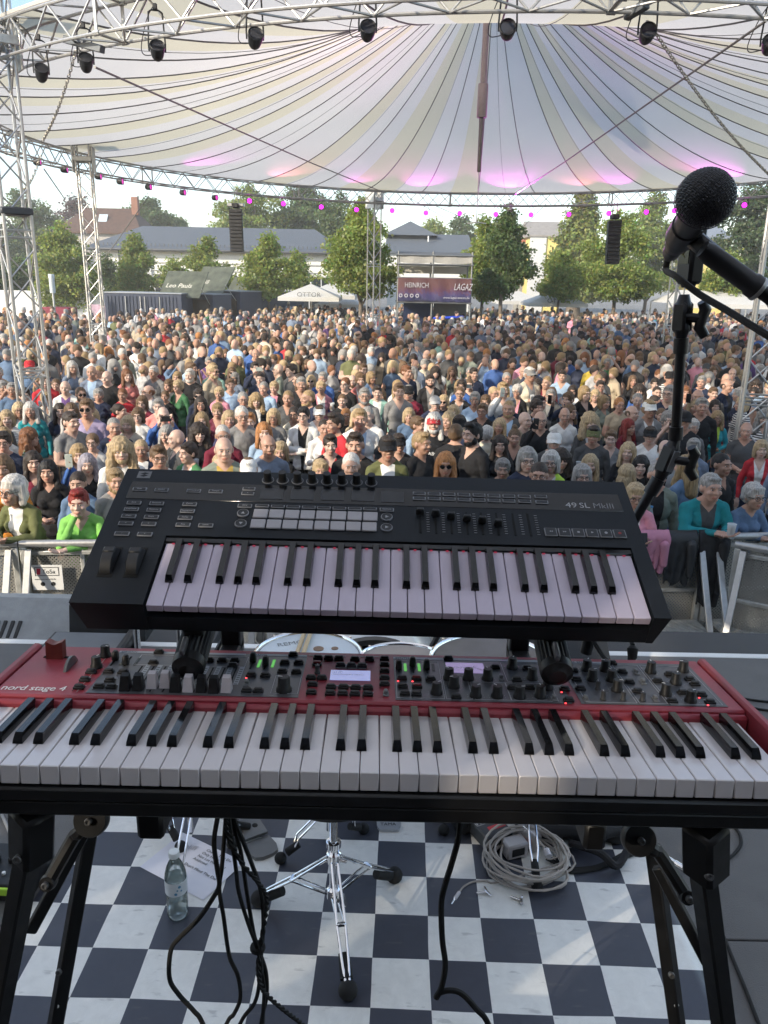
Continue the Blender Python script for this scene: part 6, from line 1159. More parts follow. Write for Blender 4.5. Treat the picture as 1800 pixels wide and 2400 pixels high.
a, b_ = pf(117, 1520), pf(317, 1527); FC = thing('flat_case', 'low flat black case with a grey lid on the stage edge', 'case', T((a.x + b_.x) / 2, 3.85, 0)); wd = b_.x - a.x; MB().box((0, 0, .035), (wd, .36, .07), bev=.008).build('case', blk, FC); MB().box((-.01, 0, .074), (wd * .86, .31, .008), bev=.003).build('lid', pbr('case_lid_grey', (.16, .165, .17), .6, var=.1), FC); MB().tube([(-.14, -.1, .07), (-.14, -.1, .13)], .014, 10).build('knob', blk, FC); MB().box((wd / 2 - .02, .0, .06), (.04, .36, .12), bev=.01).build('end_block', blk, FC)
p = pz(1420, 1522, 3.6); tag(MB().prism([(-.16, 0), (.18, 0), (.18, .1), (.02, .26), (-.14, .16)], -.24, .24, M=RZ(PI / 2) @ RX(PI / 2)).build('wedge_monitor', MATS['black_cabinet'], M=T(p.x - .1, 3.75, 0)), 'black wedge monitor below the right end of the controller', 'speaker')
hc = [pp(1475, 1490, 1.24), pp(1483, 1512, 1.22), pp(1482, 1540, 1.21), pp(1474, 1556, 1.2)]; HP = thing('hanging_plug', 'black plug dangling under the right end of the controller', 'plug', T(hc[0])); MB().tube([hc[0], hc[1]], .004, 8).build('lead', blk_rough, HP, M=T(-hc[0])); MB().tube([hc[1], hc[1].lerp(hc[2], .3), hc[2], hc[3]], [.004, .0095, .008, .003], 10).build('plug', blk_rough, HP, M=T(-hc[0]))
cq = catmull([pp(1390, 1500, 1.26), pp(1405, 1525, 1.24), pp(1420, 1545, 1.22), pp(1440, 1556, 1.2)], 5); tag(MB().tube(cq, .004, 8).build('lead_cable', blk_rough), 'short black lead curving under the right end of the controller', 'cable')
# ================================================================ people
def oattr(n, l, name, default=None):
    a = n.new('ShaderNodeAttribute'); a.attribute_type = 'OBJECT'; a.attribute_name = name; return a
def skin_mat(name, mult, rough):
    m = bpy.data.materials.new(name); m.use_nodes = True; n = m.node_tree.nodes; l = m.node_tree.links; b = n['Principled BSDF']; a = oattr(n, l, 'skin'); v = n.new('ShaderNodeVectorMath'); v.operation = 'MULTIPLY'; v.inputs[1].default_value = mult
    t = n.new('ShaderNodeTexCoord'); z = n.new('ShaderNodeTexNoise'); z.inputs['Scale'].default_value = 22; l.new(t.outputs['Object'], z.inputs['Vector']); h = n.new('ShaderNodeMapRange'); h.inputs['To Min'].default_value = .86; h.inputs['To Max'].default_value = 1.12; l.new(z.outputs['Fac'], h.inputs['Value'])
    s = n.new('ShaderNodeVectorMath'); s.operation = 'SCALE'; l.new(a.outputs['Color'], v.inputs[0]); l.new(v.outputs[0], s.inputs[0]); l.new(h.outputs[0], s.inputs['Scale']); l.new(s.outputs[0], b.inputs['Base Color']); b.inputs['Roughness'].default_value = rough; return m
def cloth_mat(name, attr, stripes=False):
    m = bpy.data.materials.new(name); m.use_nodes = True; n = m.node_tree.nodes; l = m.node_tree.links; b = n['Principled BSDF']; b.inputs['Roughness'].default_value = .85; b.inputs['Specular IOR Level'].default_value = .25
    a = oattr(n, l, attr); t = n.new('ShaderNodeTexCoord'); z = n.new('ShaderNodeTexNoise'); z.inputs['Scale'].default_value = 6; z.inputs['Detail'].default_value = 4; z.inputs['Distortion'].default_value = .8; l.new(t.outputs['Object'], z.inputs['Vector'])
    h = n.new('ShaderNodeMapRange'); h.inputs['From Min'].default_value = .3; h.inputs['From Max'].default_value = .7; h.inputs['To Min'].default_value = .82; h.inputs['To Max'].default_value = 1.14; l.new(z.outputs['Fac'], h.inputs['Value']); s = n.new('ShaderNodeVectorMath'); s.operation = 'SCALE'; l.new(h.outputs[0], s.inputs['Scale'])
    src = a.outputs['Color']
    def mth(op, x, y=None):
        q = n.new('ShaderNodeMath'); q.operation = op
        for i, v in enumerate((x, y)):
            if v is None: continue
            if isinstance(v, (int, float)): q.inputs[i].default_value = v
            else: l.new(v, q.inputs[i])
        return q.outputs[0]
    def mix(f, x, y):
        q = n.new('ShaderNodeMixRGB'); l.new(f, q.inputs[0]); l.new(x, q.inputs[1]); l.new(y, q.inputs[2]); return q.outputs[0]
    if stripes:
        p = oattr(n, l, 'pattern'); w = n.new('ShaderNodeTexWave'); w.bands_direction = 'Z'; w.inputs['Scale'].default_value = 9; w.inputs['Distortion'].default_value = .4; l.new(t.outputs['Object'], w.inputs['Vector'])
        a2 = oattr(n, l, 'inner'); src = mix(mth('MULTIPLY', mth('GREATER_THAN', w.outputs['Fac'], .55), p.outputs['Fac']), src, a2.outputs['Color'])
    l.new(src, s.inputs[0]); fin = s.outputs[0]
    if stripes and attr == 'shirt':
        ra = n.new('ShaderNodeAttribute'); ra.attribute_name = 'rest'; sx = n.new('ShaderNodeSeparateXYZ'); l.new(ra.outputs['Vector'], sx.inputs[0]); X = mth('ABSOLUTE', sx.outputs[0]); Y = sx.outputs[1]; Z = sx.outputs[2]
        wid = mth('ADD', mth('MULTIPLY', mth('MAXIMUM', mth('SUBTRACT', Z, .95), 0), .11), .02); op = oattr(n, l, 'open')
        f = mth('MULTIPLY', mth('MULTIPLY', mth('LESS_THAN', X, wid), mth('LESS_THAN', Y, -.03)), op.outputs['Fac']); fin = mix(f, fin, oattr(n, l, 'inner').outputs['Color'])
        zz = oattr(n, l, 'neck'); nk = mth('GREATER_THAN', mth('SUBTRACT', mth('SUBTRACT', Z, mth('MULTIPLY', Y, .45)), mth('MULTIPLY', X, .25)), mth('SUBTRACT', 1.486, mth('MULTIPLY', zz.outputs['Fac'], mth('MULTIPLY', mth('LESS_THAN', Y, -.02), mth('MAXIMUM', mth('SUBTRACT', .085, X), 0))))); fin = mix(nk, fin, oattr(n, l, 'skin').outputs['Color'])
    l.new(fin, b.inputs['Base Color'])
    z2 = n.new('ShaderNodeTexNoise'); z2.inputs['Scale'].default_value = 9; z2.inputs['Detail'].default_value = 2; z2.inputs['Distortion'].default_value = 1.2; l.new(t.outputs['Object'], z2.inputs['Vector']); u = n.new('ShaderNodeBump'); u.inputs['Strength'].default_value = .32; u.inputs['Distance'].default_value = .03; l.new(z2.outputs['Fac'], u.inputs['Height']); l.new(u.outputs[0], b.inputs['Normal']); return m
def hair_mat():
    m = bpy.data.materials.new('hair'); m.use_nodes = True; n = m.node_tree.nodes; l = m.node_tree.links; b = n['Principled BSDF']; b.inputs['Roughness'].default_value = .55; b.inputs['Specular IOR Level'].default_value = .35
    a = oattr(n, l, 'hair'); t = n.new('ShaderNodeTexCoord'); q = n.new('ShaderNodeMapping'); q.inputs['Scale'].default_value = (90, 90, 7); l.new(t.outputs['Object'], q.inputs['Vector']); z = n.new('ShaderNodeTexNoise'); z.inputs['Scale'].default_value = 1; z.inputs['Detail'].default_value = 3; l.new(q.outputs[0], z.inputs['Vector'])
    h = n.new('ShaderNodeMapRange'); h.inputs['From Min'].default_value = .3; h.inputs['From Max'].default_value = .7; h.inputs['To Min'].default_value = .5; h.inputs['To Max'].default_value = 1.3; l.new(z.outputs['Fac'], h.inputs['Value']); s = n.new('ShaderNodeVectorMath'); s.operation = 'SCALE'; l.new(a.outputs['Color'], s.inputs[0]); l.new(h.outputs[0], s.inputs['Scale']); l.new(s.outputs[0], b.inputs['Base Color'])
    u = n.new('ShaderNodeBump'); u.inputs['Strength'].default_value = .7; u.inputs['Distance'].default_value = .01; l.new(z.outputs['Fac'], u.inputs['Height']); l.new(u.outputs[0], b.inputs['Normal']); return m
SKIN = skin_mat('skin', (1, 1, 1), .5); LIPS = skin_mat('lips', (.88, .62, .60), .4)
SHIRT = cloth_mat('shirt_cloth', 'shirt', True); INNER = cloth_mat('inner_cloth', 'inner'); SLEEVE = cloth_mat('sleeve_cloth', 'sleeve'); TROUS = cloth_mat('trouser_cloth', 'trousers'); SHOE = pbr('shoe_leather', (.03, .028, .026), .5); EYE = pbr('eye', (.02, .016, .014), .25, var=0); EYEW = pbr('eye_white', (.6, .58, .55), .4, var=0); HAIR = hair_mat()
BODYM = [SKIN, SHIRT, INNER, SLEEVE, TROUS, SHOE, LIPS, EYE, EYEW, HAIR]

def cap(mb, p, q, r0, r1, n=12):
    p, q = Vector(p), Vector(q); d = (q - p).normalized(); pts = []; rs = []
    for k in range(4): a = PI / 2 * (1 - k / 4); pts.append(p - d * r0 * math.sin(a)); rs.append(max(.001, r0 * math.cos(a)))
    for k in range(5): f = k / 4; pts.append(p.lerp(q, f)); rs.append(r0 + (r1 - r0) * f)
    for k in range(1, 5): a = PI / 2 * k / 4; pts.append(q + d * r1 * math.sin(a)); rs.append(max(.001, r1 * math.cos(a)))
    mb.tube(pts, rs, n)
def remesh(mb, vox, ratio, smooth=3, name='m'):
    me = bpy.data.meshes.new('tmp'); me.from_pydata(mb.v, [], mb.f); o = bpy.data.objects.new('tmp', me); C.objects.link(o)
    bm = bmesh.new(); bm.from_mesh(me); bmesh.ops.recalc_face_normals(bm, faces=bm.faces); bm.to_mesh(me); bm.free()
    m = o.modifiers.new('r', 'REMESH'); m.mode = 'VOXEL'; m.voxel_size = vox; s = o.modifiers.new('s', 'SMOOTH'); s.factor = .5; s.iterations = smooth
    if ratio < 1: d = o.modifiers.new('d', 'DECIMATE'); d.ratio = ratio
    dg = bpy.context.evaluated_depsgraph_get(); r = bpy.data.meshes.new_from_object(o.evaluated_get(dg)); bpy.data.objects.remove(o); bpy.data.meshes.remove(me); r.name = name; return r
HC = Vector((0, -.012, 1.632))           # head centre of the 1.75 m figure, facing -y
POSES = {
 'down': (((.215, .015, 1.15), (.225, -.05, .90)), ((.215, .015, 1.15), (.225, -.05, .90))),
 'crossed': (((.225, -.03, 1.15), (-.07, -.205, 1.17)), ((.225, -.03, 1.15), (-.08, -.185, 1.12))),
 'cup': (((.215, 0, 1.15), (.13, -.24, 1.22)), ((.215, .015, 1.15), (.22, -.06, .90))),
 'phone2': (((.225, -.16, 1.30), (.085, -.33, 1.60)), ((.225, -.16, 1.30), (.085, -.33, 1.60))),
 'phone1': (((.225, -.14, 1.27), (.12, -.32, 1.56)), ((.215, .015, 1.15), (.20, -.10, .92))),
 'clasp': (((.22, -.02, 1.15), (.045, -.23, 1.12)), ((.22, -.02, 1.15), (.045, -.225, 1.10))),
 'lean': (((.20, -.20, 1.15), (-.02, -.42, 1.175)), ((.20, -.20, 1.15), (.03, -.41, 1.165))),
 'chin': (((.16, -.33, 1.165), (.055, -.165, 1.50)), ((.20, -.22, 1.15), (-.10, -.40, 1.165))),
}
def hand(mb, fing, w, e, inward, curl, r=1.):
    """palm past the wrist w (coming from elbow e); fingers as bent chains of their own"""
    w, e = Vector(w), Vector(e); d = (w - e).normalized(); s = d.cross(Vector(inward)).normalized(); nrm = s.cross(d).normalized()
    c = w + d * .045; M = Matrix((s, nrm, d)).transposed(); mb.ball(c, (.040 * r, .017 * r, .048 * r), 10, 8, M=M)
    for k in range(4):
        b_ = c + d * .034 + s * (.0255 - .017 * k); L = (.036, .042, .040, .031)[k]; d1 = (d * math.cos(curl) + nrm * -math.sin(curl)); d2 = (d * math.cos(curl * 2.1) + nrm * -math.sin(curl * 2.1)); fing.append(([b_ - d * .012, b_ + d1 * L, b_ + d1 * L + d2 * L * .85], [.0092, .0086, .0066]))
    b_ = c + s * .033 - d * .02; d1 = (s * .65 + d * .7 - nrm * .25).normalized(); d2 = (s * .1 + d * .85 - nrm * .5).normalized(); fing.append(([b_ - s * .012, b_ + d1 * .036, b_ + d1 * .036 + d2 * .03], [.0115, .010, .008]))
def body(name, sex, pose_, lod=False):
    mb = MB(); f = sex == 'f'; sh = .142 if f else .163; L, Rr = POSES[pose_]; fing = []
    leanf = pose_ in ('lean', 'chin'); hx = Vector((0, -.17, -.10)) if leanf else Vector((0, 0, 0))
    lean = lambda p: Vector(p) + (hx * max(0, min(1, (p[2] - .95) / .6)) if leanf else Vector((0, 0, 0)))
    def B(c, r): mb.ball(lean(c), r, 18, 12)
    def K_(p, q, a, b_): cap(mb, lean(p), lean(q), a, b_)
    B((0, .005, .95), (.175 if f else .165, .125, .13)); B((0, .0, 1.10), (.145 if f else .16, .108 if f else .122, .17)); B((0, -.002, 1.28), (.143 if f else .166, .112 if f else .124, .18)); B((0, .012, 1.40), (.125 if f else .148, .085, .085)); B((0, -.005, .90), (.178 if f else .172, .128, .07))
    if f:
        for s in (-1, 1): B((s * .068, -.082, 1.265), (.062, .052, .062))
    for s in (-1, 1): K_((s * .05, .012, 1.455), (s * (sh - .01), .012, 1.412), .052, .054)
    K_((0, .014, 1.43), (0, -.002, 1.55), .064 if not f else .054, .057 if not f else .048)
    for s in (-1, 1): K_((s * .03, .022, 1.515), (s * (sh - .035), .016, 1.447), .034, .04)
    # head
    h = HC + hx; n0v = len(mb.v)
    mb.ball(h + Vector((0, .012, .022)), (.0745, .094, .098), 24, 16); mb.ball(h + Vector((0, -.030, -.030)), (.062, .060, .078), 20, 14); mb.ball(h + Vector((0, -.052, -.082)), (.036 if f else .041, .034, .026), 14, 10)
    mb.ball(h + Vector((0, -.076, .034)), (.050, .018, .013), 14, 8)
    for s in (-1, 1): mb.ball(h + Vector((s * .037, -.070, -.022)), (.024, .022, .022), 12, 8); mb.ball(h + Vector((s * .0765, .012, -.004)), (.010, .020, .031), 10, 8)
    cap(mb, h + Vector((0, -.088, .020)), h + Vector((0, -.106, -.020)), .0075, .0115, 10)
    for s in (-1, 1): mb.ball(h + Vector((s * .0105, -.096, -.022)), (.008, .010, .007), 8, 6)
    mb.ball(h + Vector((0, -.085, -.054)), (.024, .014, .0068), 12, 8); mb.ball(h + Vector((0, -.082, -.066)), (.021, .014, .0068), 12, 8)
    mb.v[n0v:] = [tuple(h + (Vector(q) - h) * 1.07) for q in mb.v[n0v:]]
    # arms
    for s, (e, w) in ((-1, L), (1, Rr)):
        S_ = lean((s * sh, .012, 1.405)); e = Vector((s * e[0], e[1], e[2])); w = Vector((s * w[0], w[1], w[2])); 
        if not leanf: e = lean(e); w = lean(w)
        if pose_ == 'chin' and s == -1: w = Vector((-.03, -.235, 1.43))
        k = .9 if f else 1.
        cap(mb, S_, e, .060 * k, .047 * k); cap(mb, e, w, .046 * k, .030 * k); up = pose_.startswith('phone') and abs(w.z - 1.58) < .05
        hand(mb, fing, w, e, (-s, 0, 0) if (up or pose_ == 'cup') else (0, -1, .01) if pose_ == 'down' else (0, .2, -1), .55 if up or pose_ == 'cup' else .3, .9 if f else 1)
    for s in (-1, 1):
        cap(mb, (s * .088, .0, .88), (s * .098, -.005, .50), .092, .065); cap(mb, (s * .098, -.005, .50), (s * .10, .02, .10), .064, .048); mb.ball((s * .102, -.045, .045), (.047, .125, .05), 14, 8)
    me = remesh(mb, (.0085 if not lod else .022), (.34 if not lod else .22), 2, name); me.materials.clear()
    for m in BODYM: me.materials.append(m)
    co = np.empty(len(me.vertices) * 3); me.vertices.foreach_get('co', co); co = co.reshape(-1, 3)
    # zones by place
    nf = len(me.polygons); cen = np.empty(nf * 3); me.polygons.foreach_get('center', cen); cen = cen.reshape(-1, 3); nor = np.empty(nf * 3); me.polygons.foreach_get('normal', nor); nor = nor.reshape(-1, 3); z = cen[:, 2] - (hx.z * np.clip((cen[:, 2] - .95) / .6, 0, 1)); x = np.abs(cen[:, 0]); y = cen[:, 1] - hx.y * np.clip((z - .95) / .6, 0, 1)
    mi = np.where(z < .87, 4, 1); mi[z < .085] = 5
    def seg(p, q): 
        p, q = np.array(p), np.array(q); t = np.clip(((cen - p) @ (q - p)) / ((q - p) @ (q - p)), 0, 1); return np.linalg.norm(cen - p - t[:, None] * (q - p), axis=1)
    skin = (z > 1.535) & (x < .11)
    tors = np.minimum(seg((0, hx.y * .0, .95), (hx.x, hx.y, 1.40 + hx.z)), 9)
    for s, (e, w) in ((-1, L), (1, Rr)):
        S_ = lean((s * sh, .012, 1.405)); e = Vector((s * e[0], e[1], e[2])); w = Vector((s * w[0], w[1], w[2]))
        if pose_ == 'chin' and s == -1: w = Vector((-.03, -.235, 1.43))
        d = (w - e).normalized(); d1 = seg(tuple(e - (e - S_) * .35), tuple(e)); d2 = seg(tuple(e), tuple(w)); dh = seg(tuple(w + d * .012), tuple(w + d * .11)); ds = seg(tuple(S_), tuple(e))
        arm = ((d1 < .068) & (ds < .07) & (x > .15 if not leanf else True)) | (d2 < .056); mi[arm & (d1 + 0 * z < .068)] = 3; mi[d2 < .056] = 3; skin |= (dh < .052) & (seg(tuple(e), tuple(w)) > -1) & ((cen - np.array(w)) @ np.array(d) > -.004)
    mi[skin] = 0
    hl = (cen - np.array(h)) / 1.07; lip = (np.abs(hl[:, 0]) < .023) & (hl[:, 1] < -.078) & (np.abs(hl[:, 2] + .060) < .0115); mi[lip] = 6
    me.polygons.foreach_set('material_index', mi.astype(np.int32)); me.polygons.foreach_set('use_smooth', [True] * nf)
    if not lod:
        nn_ = np.array([v.normal for v in me.vertices]); zz_ = co[:, 2]; wgt = np.clip((1.44 + hx.z - zz_) / .06, 0, 1) * (zz_ > .1); fold = np.array([1 - 2 * abs(mnoise.noise(Vector((c[0] * 7 + 3, c[1] * 7, c[2] * 11 + c[0] * 6)))) + .5 * (1 - 2 * abs(mnoise.noise(Vector((c[0] * 16, c[1] * 16 + 5, c[2] * 22 - c[0] * 9))))) for c in co])
        hm_ = np.ones(len(co))
        for s, (e, w) in ((-1, L), (1, Rr)):
            w_ = np.array((s * w[0], w[1], w[2])) if not (pose_ == 'chin' and s == -1) else np.array((-.03, -.235, 1.43)); hm_ *= np.clip((np.linalg.norm(co - w_, axis=1) - .03) / .12, 0, 1)
        co = co + nn_ * ((fold - .7) * .0095 * wgt * hm_)[:, None]; me.vertices.foreach_set('co', co.ravel()); me.update()
        # separate fingers, eyes, brows, added to the same figure
        ex = MB()
        for pts, rs in fing: ex.tube(pts, rs, 7, 0)
        n1 = len(ex.v)
        for s in (-1, 1):
            ex.ball(h + Vector((s * .031, -.0815, .008)), (.0115, .008, .0050), 10, 6, 8); ex.ball(h + Vector((s * .031, -.0862, .008)), (.0056, .005, .0050), 8, 6, 7)
            ex.tube([h + Vector((s * .013, -.0945, .027)), h + Vector((s * .03, -.0945, .0325)), h + Vector((s * .050, -.081, .027))], [.0035, .0042, .002], 6, 9); ex.tube([h + Vector((s * .018, -.0865, .0165)), h + Vector((s * .031, -.091, .0175)), h + Vector((s * .045, -.082, .014))], [.002, .003, .0015], 5, 0)
        ex.v[n1:] = [tuple(h + (Vector(q) - h) * 1.07) for q in ex.v[n1:]]
        e2 = ex.mesh('ex', BODYM, smooth=60); bm = bmesh.new(); bm.from_mesh(me); n0 = len(bm.faces); bm.from_mesh(e2); bm.to_mesh(me); bm.free(); bpy.data.meshes.remove(e2)
    co = np.empty(len(me.vertices) * 3); me.vertices.foreach_get('co', co); co = co.reshape(-1, 3)
    if leanf:
        zr = co[:, 2].copy()
        for _ in range(4): zr = co[:, 2] - hx.z * np.clip((zr - .95) / .6, 0, 1)
        co = co - np.array(hx) * np.clip((zr - .95) / .6, 0, 1)[:, None]
    ra = me.attributes.new('rest', 'FLOAT_VECTOR', 'POINT'); ra.data.foreach_set('vector', co.astype(np.float32).ravel())
    return me, h
def noisy(me, amp, freq, sx=(1, 1, 1), seed=0):
    co = np.empty(len(me.vertices) * 3); me.vertices.foreach_get('co', co); co = co.reshape(-1, 3); no = np.empty_like(co); me.vertices.foreach_get('normal', no.ravel()) if False else None
    nn = np.array([v.normal for v in me.vertices]); d = np.array([mnoise.noise(Vector((c[0] * freq * sx[0] + seed, c[1] * freq * sx[1], c[2] * freq * sx[2]))) for c in co]); co += nn * (d * amp)[:, None]; me.vertices.foreach_set('co', co.ravel()); me.update(); return me
def hair_mesh(style, lod=False):
    mb = MB(); B = lambda c, r: mb.ball(c, r, 18, 12)
    top = lambda g=0.: B((0, .021, .040), (.0855 + g, .1005 + g, .0935 + g))
    amp, fr = .006, 45; sx = (1, 1, .4)
    if style == 'short': top(); B((0, .042, .0), (.0845, .076, .072)); B((0, -.052, .093), (.058, .030, .020))
    elif style == 'crop': B((0, .022, .037), (.0815, .0985, .0915)); B((0, .042, .0), (.081, .073, .062)); amp = .0025
    elif style == 'quiff': top(); B((0, .042, .0), (.084, .076, .066)); B((0, -.045, .108), (.062, .048, .03)); amp = .01
    elif style == 'balding': B((0, .042, .002), (.083, .074, .058)); [B((s * .070, .02, .012), (.015, .045, .042)) for s in (-1, 1)]; amp = .003
    elif style == 'fluffy': top(.007); B((0, .038, .0), (.091, .080, .074)); B((0, -.05, .085), (.066, .035, .028)); amp, fr, sx = .012, 38, (1, 1, .7)
    elif style == 'bob': top(.008); B((0, .045, -.03), (.09, .068, .10)); [cap(mb, (s * .074, .005, .05), (s * .082, -.004, -.085), .03, .03) for s in (-1, 1)]; B((0, -.052, .088), (.062, .03, .022)); amp = .007
    elif style == 'long': top(.006); B((0, .05, -.05), (.088, .06, .13)); [cap(mb, (s * .074, .008, .05), (s * .092, -.028, -.17), .030, .034) for s in (-1, 1)]; cap(mb, (0, .06, -.05), (0, .085, -.24), .085, .075); amp = .009
    elif style == 'curly': top(.02); B((0, .05, -.05), (.115, .08, .13)); [cap(mb, (s * .080, .008, .05), (s * .108, -.02, -.18), .046, .055) for s in (-1, 1)]; cap(mb, (0, .06, -.05), (0, .08, -.22), .10, .09); amp, fr, sx = .016, 34, (1, 1, .8)
    elif style == 'tied': B((0, .021, .038), (.0835, .0995, .0925)); B((0, .042, .0), (.083, .076, .066)); B((0, .125, .02), (.032, .035, .034)); amp = .003
    elif style == 'bun': B((0, .021, .038), (.0845, .1, .0935)); B((0, .042, .0), (.083, .076, .066)); B((0, .03, .150), (.04, .04, .036)); amp = .006
    mb.v = [(v[0] * 1.07 * (1 if not lod else 1.10), v[1] * 1.07 * (1 if not lod else 1.07) - (.010 if lod else 0), v[2] * 1.07 * (1 if not lod else 1.10)) for v in mb.v]; me = remesh(mb, .0085 if not lod else .02, .5 if not lod else .3, 2, 'hair_' + style); noisy(me, amp if not lod else amp * .6, fr, sx); me.materials.clear(); me.materials.append(HAIR); me.polygons.foreach_set('use_smooth', [True] * len(me.polygons)); return me
STY = ['short', 'crop', 'quiff', 'balding', 'fluffy', 'bob', 'long', 'curly', 'tied', 'bun']
HM = {s: hair_mesh(s) for s in STY}
def beard_mesh():
    mb = MB(); mb.ball((0, -.050, -.082), (.052, .046, .040), 16, 10); [mb.ball((s * .052, -.018, -.055), (.022, .036, .045), 12, 8) for s in (-1, 1)]; mb.v = [tuple(c * 1.07 for c in v) for v in mb.v]; me = remesh(mb, .008, .5, 2, 'beard'); noisy(me, .006, 50); me.materials.clear(); me.materials.append(HAIR); me.polygons.foreach_set('use_smooth', [True] * len(me.polygons)); return me
BEARD = beard_mesh()
def glasses_mesh(dark):
    mb = MB()
    for s in (-1, 1):
        mb.tube([(s * .033 + .024 * math.cos(a), -.1 + .006 * abs(math.cos(a)) * 0, .006 + .0175 * math.sin(a)) for a in (2 * PI * k / 12 for k in range(12))], .0022, 5, 0, closed=True); mb.tube([(s * .057, -.098, .01), (s * .078, -.04, .012), (s * .08, .02, .008)], .002, 5, 0)
        if dark: mb.lathe([(.0001, 0), (.0225, 0), (.0225, .002), (.0001, .002)], 12, M=T(s * .033, -.099, .006) @ RX(PI / 2), mi=1)
    mb.tube([(-.011, -.1, .01), (.011, -.1, .01)], .002, 5, 0); mb.v = [tuple(c * 1.07 for c in v) for v in mb.v]; return mb.mesh('glasses', [blk, pbr('dark_lens_glass', (.008, .008, .01), .1, var=0)])
GL = {False: glasses_mesh(False), True: glasses_mesh(True)}
def cap_mesh(flat=False):
    mb = MB(); n_ = 20; V = []; F = []
    for i in range(7):
        t = PI / 2 * i / 6; rr = math.cos(t) ** .8 if i < 6 else .02; V += [(.089 * rr * math.cos(2 * PI * k / n_), .016 + (.106 * rr) * math.sin(2 * PI * k / n_), .034 + (.086 if not flat else .072) * math.sin(t) ** 1.0) for k in range(n_)]
    F = [(i * n_ + k, i * n_ + (k + 1) % n_, (i + 1) * n_ + (k + 1) % n_, (i + 1) * n_ + k) for i in range(6) for k in range(n_)]; mb.add(V, F, 0)
    br = []; m_ = 11
    for j in range(4):
        for k in range(m_): a = PI * 1.14 + PI * .72 * k / (m_ - 1); rr = 1 + (.60 if not flat else .3) * j / 3 * max(0, math.sin(PI * (k + .25) / (m_ - .5))) ** .6; br.append((.088 * math.cos(a) * (1 + .02 * j), .016 + .104 * rr * math.sin(a), .044 - .020 * j / 3 - .030 * abs(math.cos(a)) * j / 3))
    o = len(br); br += [(p[0], p[1], p[2] - .005) for p in br]; F = []
    for off, fl in ((0, 1), (o, -1)):
        for j in range(3):
            for k in range(m_ - 1): q = (off + j * m_ + k, off + j * m_ + k + 1, off + (j + 1) * m_ + k + 1, off + (j + 1) * m_ + k); F.append(q[::fl])
    for k in range(m_ - 1): F.append((3 * m_ + k, 3 * m_ + k + 1, o + 3 * m_ + k + 1, o + 3 * m_ + k))
    mb.add(br, F, 0); mb.ball((0, .016, .120 if not flat else .106), (.008, .008, .005), 8, 5, 0); mb.v = [tuple(c * 1.07 for c in v) for v in mb.v]; return mb.mesh('cap', [cloth_mat('cap_cloth' + str(flat), 'capcol', flat)], 50)
CAPS = {False: cap_mesh(False), True: cap_mesh(True)}
BM = {}
for sex in 'mf':
    for p_ in POSES:
        if p_ == 'chin' and sex == 'm': continue
        BM[sex, p_] = body('body_%s_%s' % (sex, p_), sex, p_)
HAIRC = {'bl': (.42, .315, .185), 'gr': (.27, .262, .25), 'wh': (.50, .48, .45), 'br': (.13, .08, .045), 'dk': (.035, .025, .02), 'bk': (.012, .011, .012), 'gi': (.38, .17, .06), 'rd': (.22, .025, .02), 'au': (.19, .08, .035), 'lb': (.30, .21, .11), 'pu': (.30, .28, .33)}
HAIRW = {'bl': 'blond', 'gr': 'grey', 'wh': 'white', 'br': 'brown', 'dk': 'dark', 'bk': 'black', 'gi': 'ginger', 'rd': 'red', 'au': 'auburn', 'lb': 'light brown', 'pu': 'silver violet'}
COL = {'white': (.68, .68, .66), 'cream': (.58, .53, .42), 'lightgrey': (.42, .42, .42), 'grey': (.2, .2, .2), 'darkgrey': (.07, .072, .075), 'black': (.016, .016, .018), 'navy': (.022, .03, .06), 'blue': (.05, .12, .34), 'brightblue': (.02, .09, .5), 'lightblue': (.33, .45, .60), 'denim': (.10, .16, .26), 'teal': (.02, .24, .27), 'turquoise': (.03, .30, .36), 'mint': (.30, .52, .44), 'green': (.06, .18, .08), 'brightgreen': (.22, .52, .12), 'olive': (.12, .13, .055), 'lime': (.42, .62, .08), 'yellow': (.62, .47, .06), 'mustard': (.46, .32, .08), 'orange': (.60, .24, .04), 'red': (.46, .03, .04), 'maroon': (.17, .02, .04), 'burgundy': (.13, .025, .045), 'pink': (.60, .26, .33), 'salmon': (.62, .22, .20), 'lilac': (.33, .28, .42), 'purple': (.13, .07, .2), 'beige': (.42, .35, .25), 'brown': (.14, .085, .05), 'bluegrey': (.16, .20, .27), 'greygreen': (.20, .23, .19)}
COLW = {'lightgrey': 'light grey', 'darkgrey': 'dark grey', 'brightblue': 'bright blue', 'lightblue': 'light blue', 'denim': 'denim blue', 'brightgreen': 'bright green', 'lime': 'lime green', 'bluegrey': 'blue grey', 'greygreen': 'grey green'}
SKINS = [(.45, .285, .215), (.50, .33, .26), (.41, .245, .18), (.53, .37, .30), (.35, .205, .145), (.47, .28, .21)]
STYW = {'short': 'short', 'crop': 'cropped', 'quiff': 'swept up', 'balding': 'receding', 'fluffy': 'short wavy', 'bob': 'chin length', 'long': 'long', 'curly': 'long curly', 'tied': 'tied back', 'bun': 'piled up', None: 'shaved'}
placed = []; LABELS = {}
used_xy = []
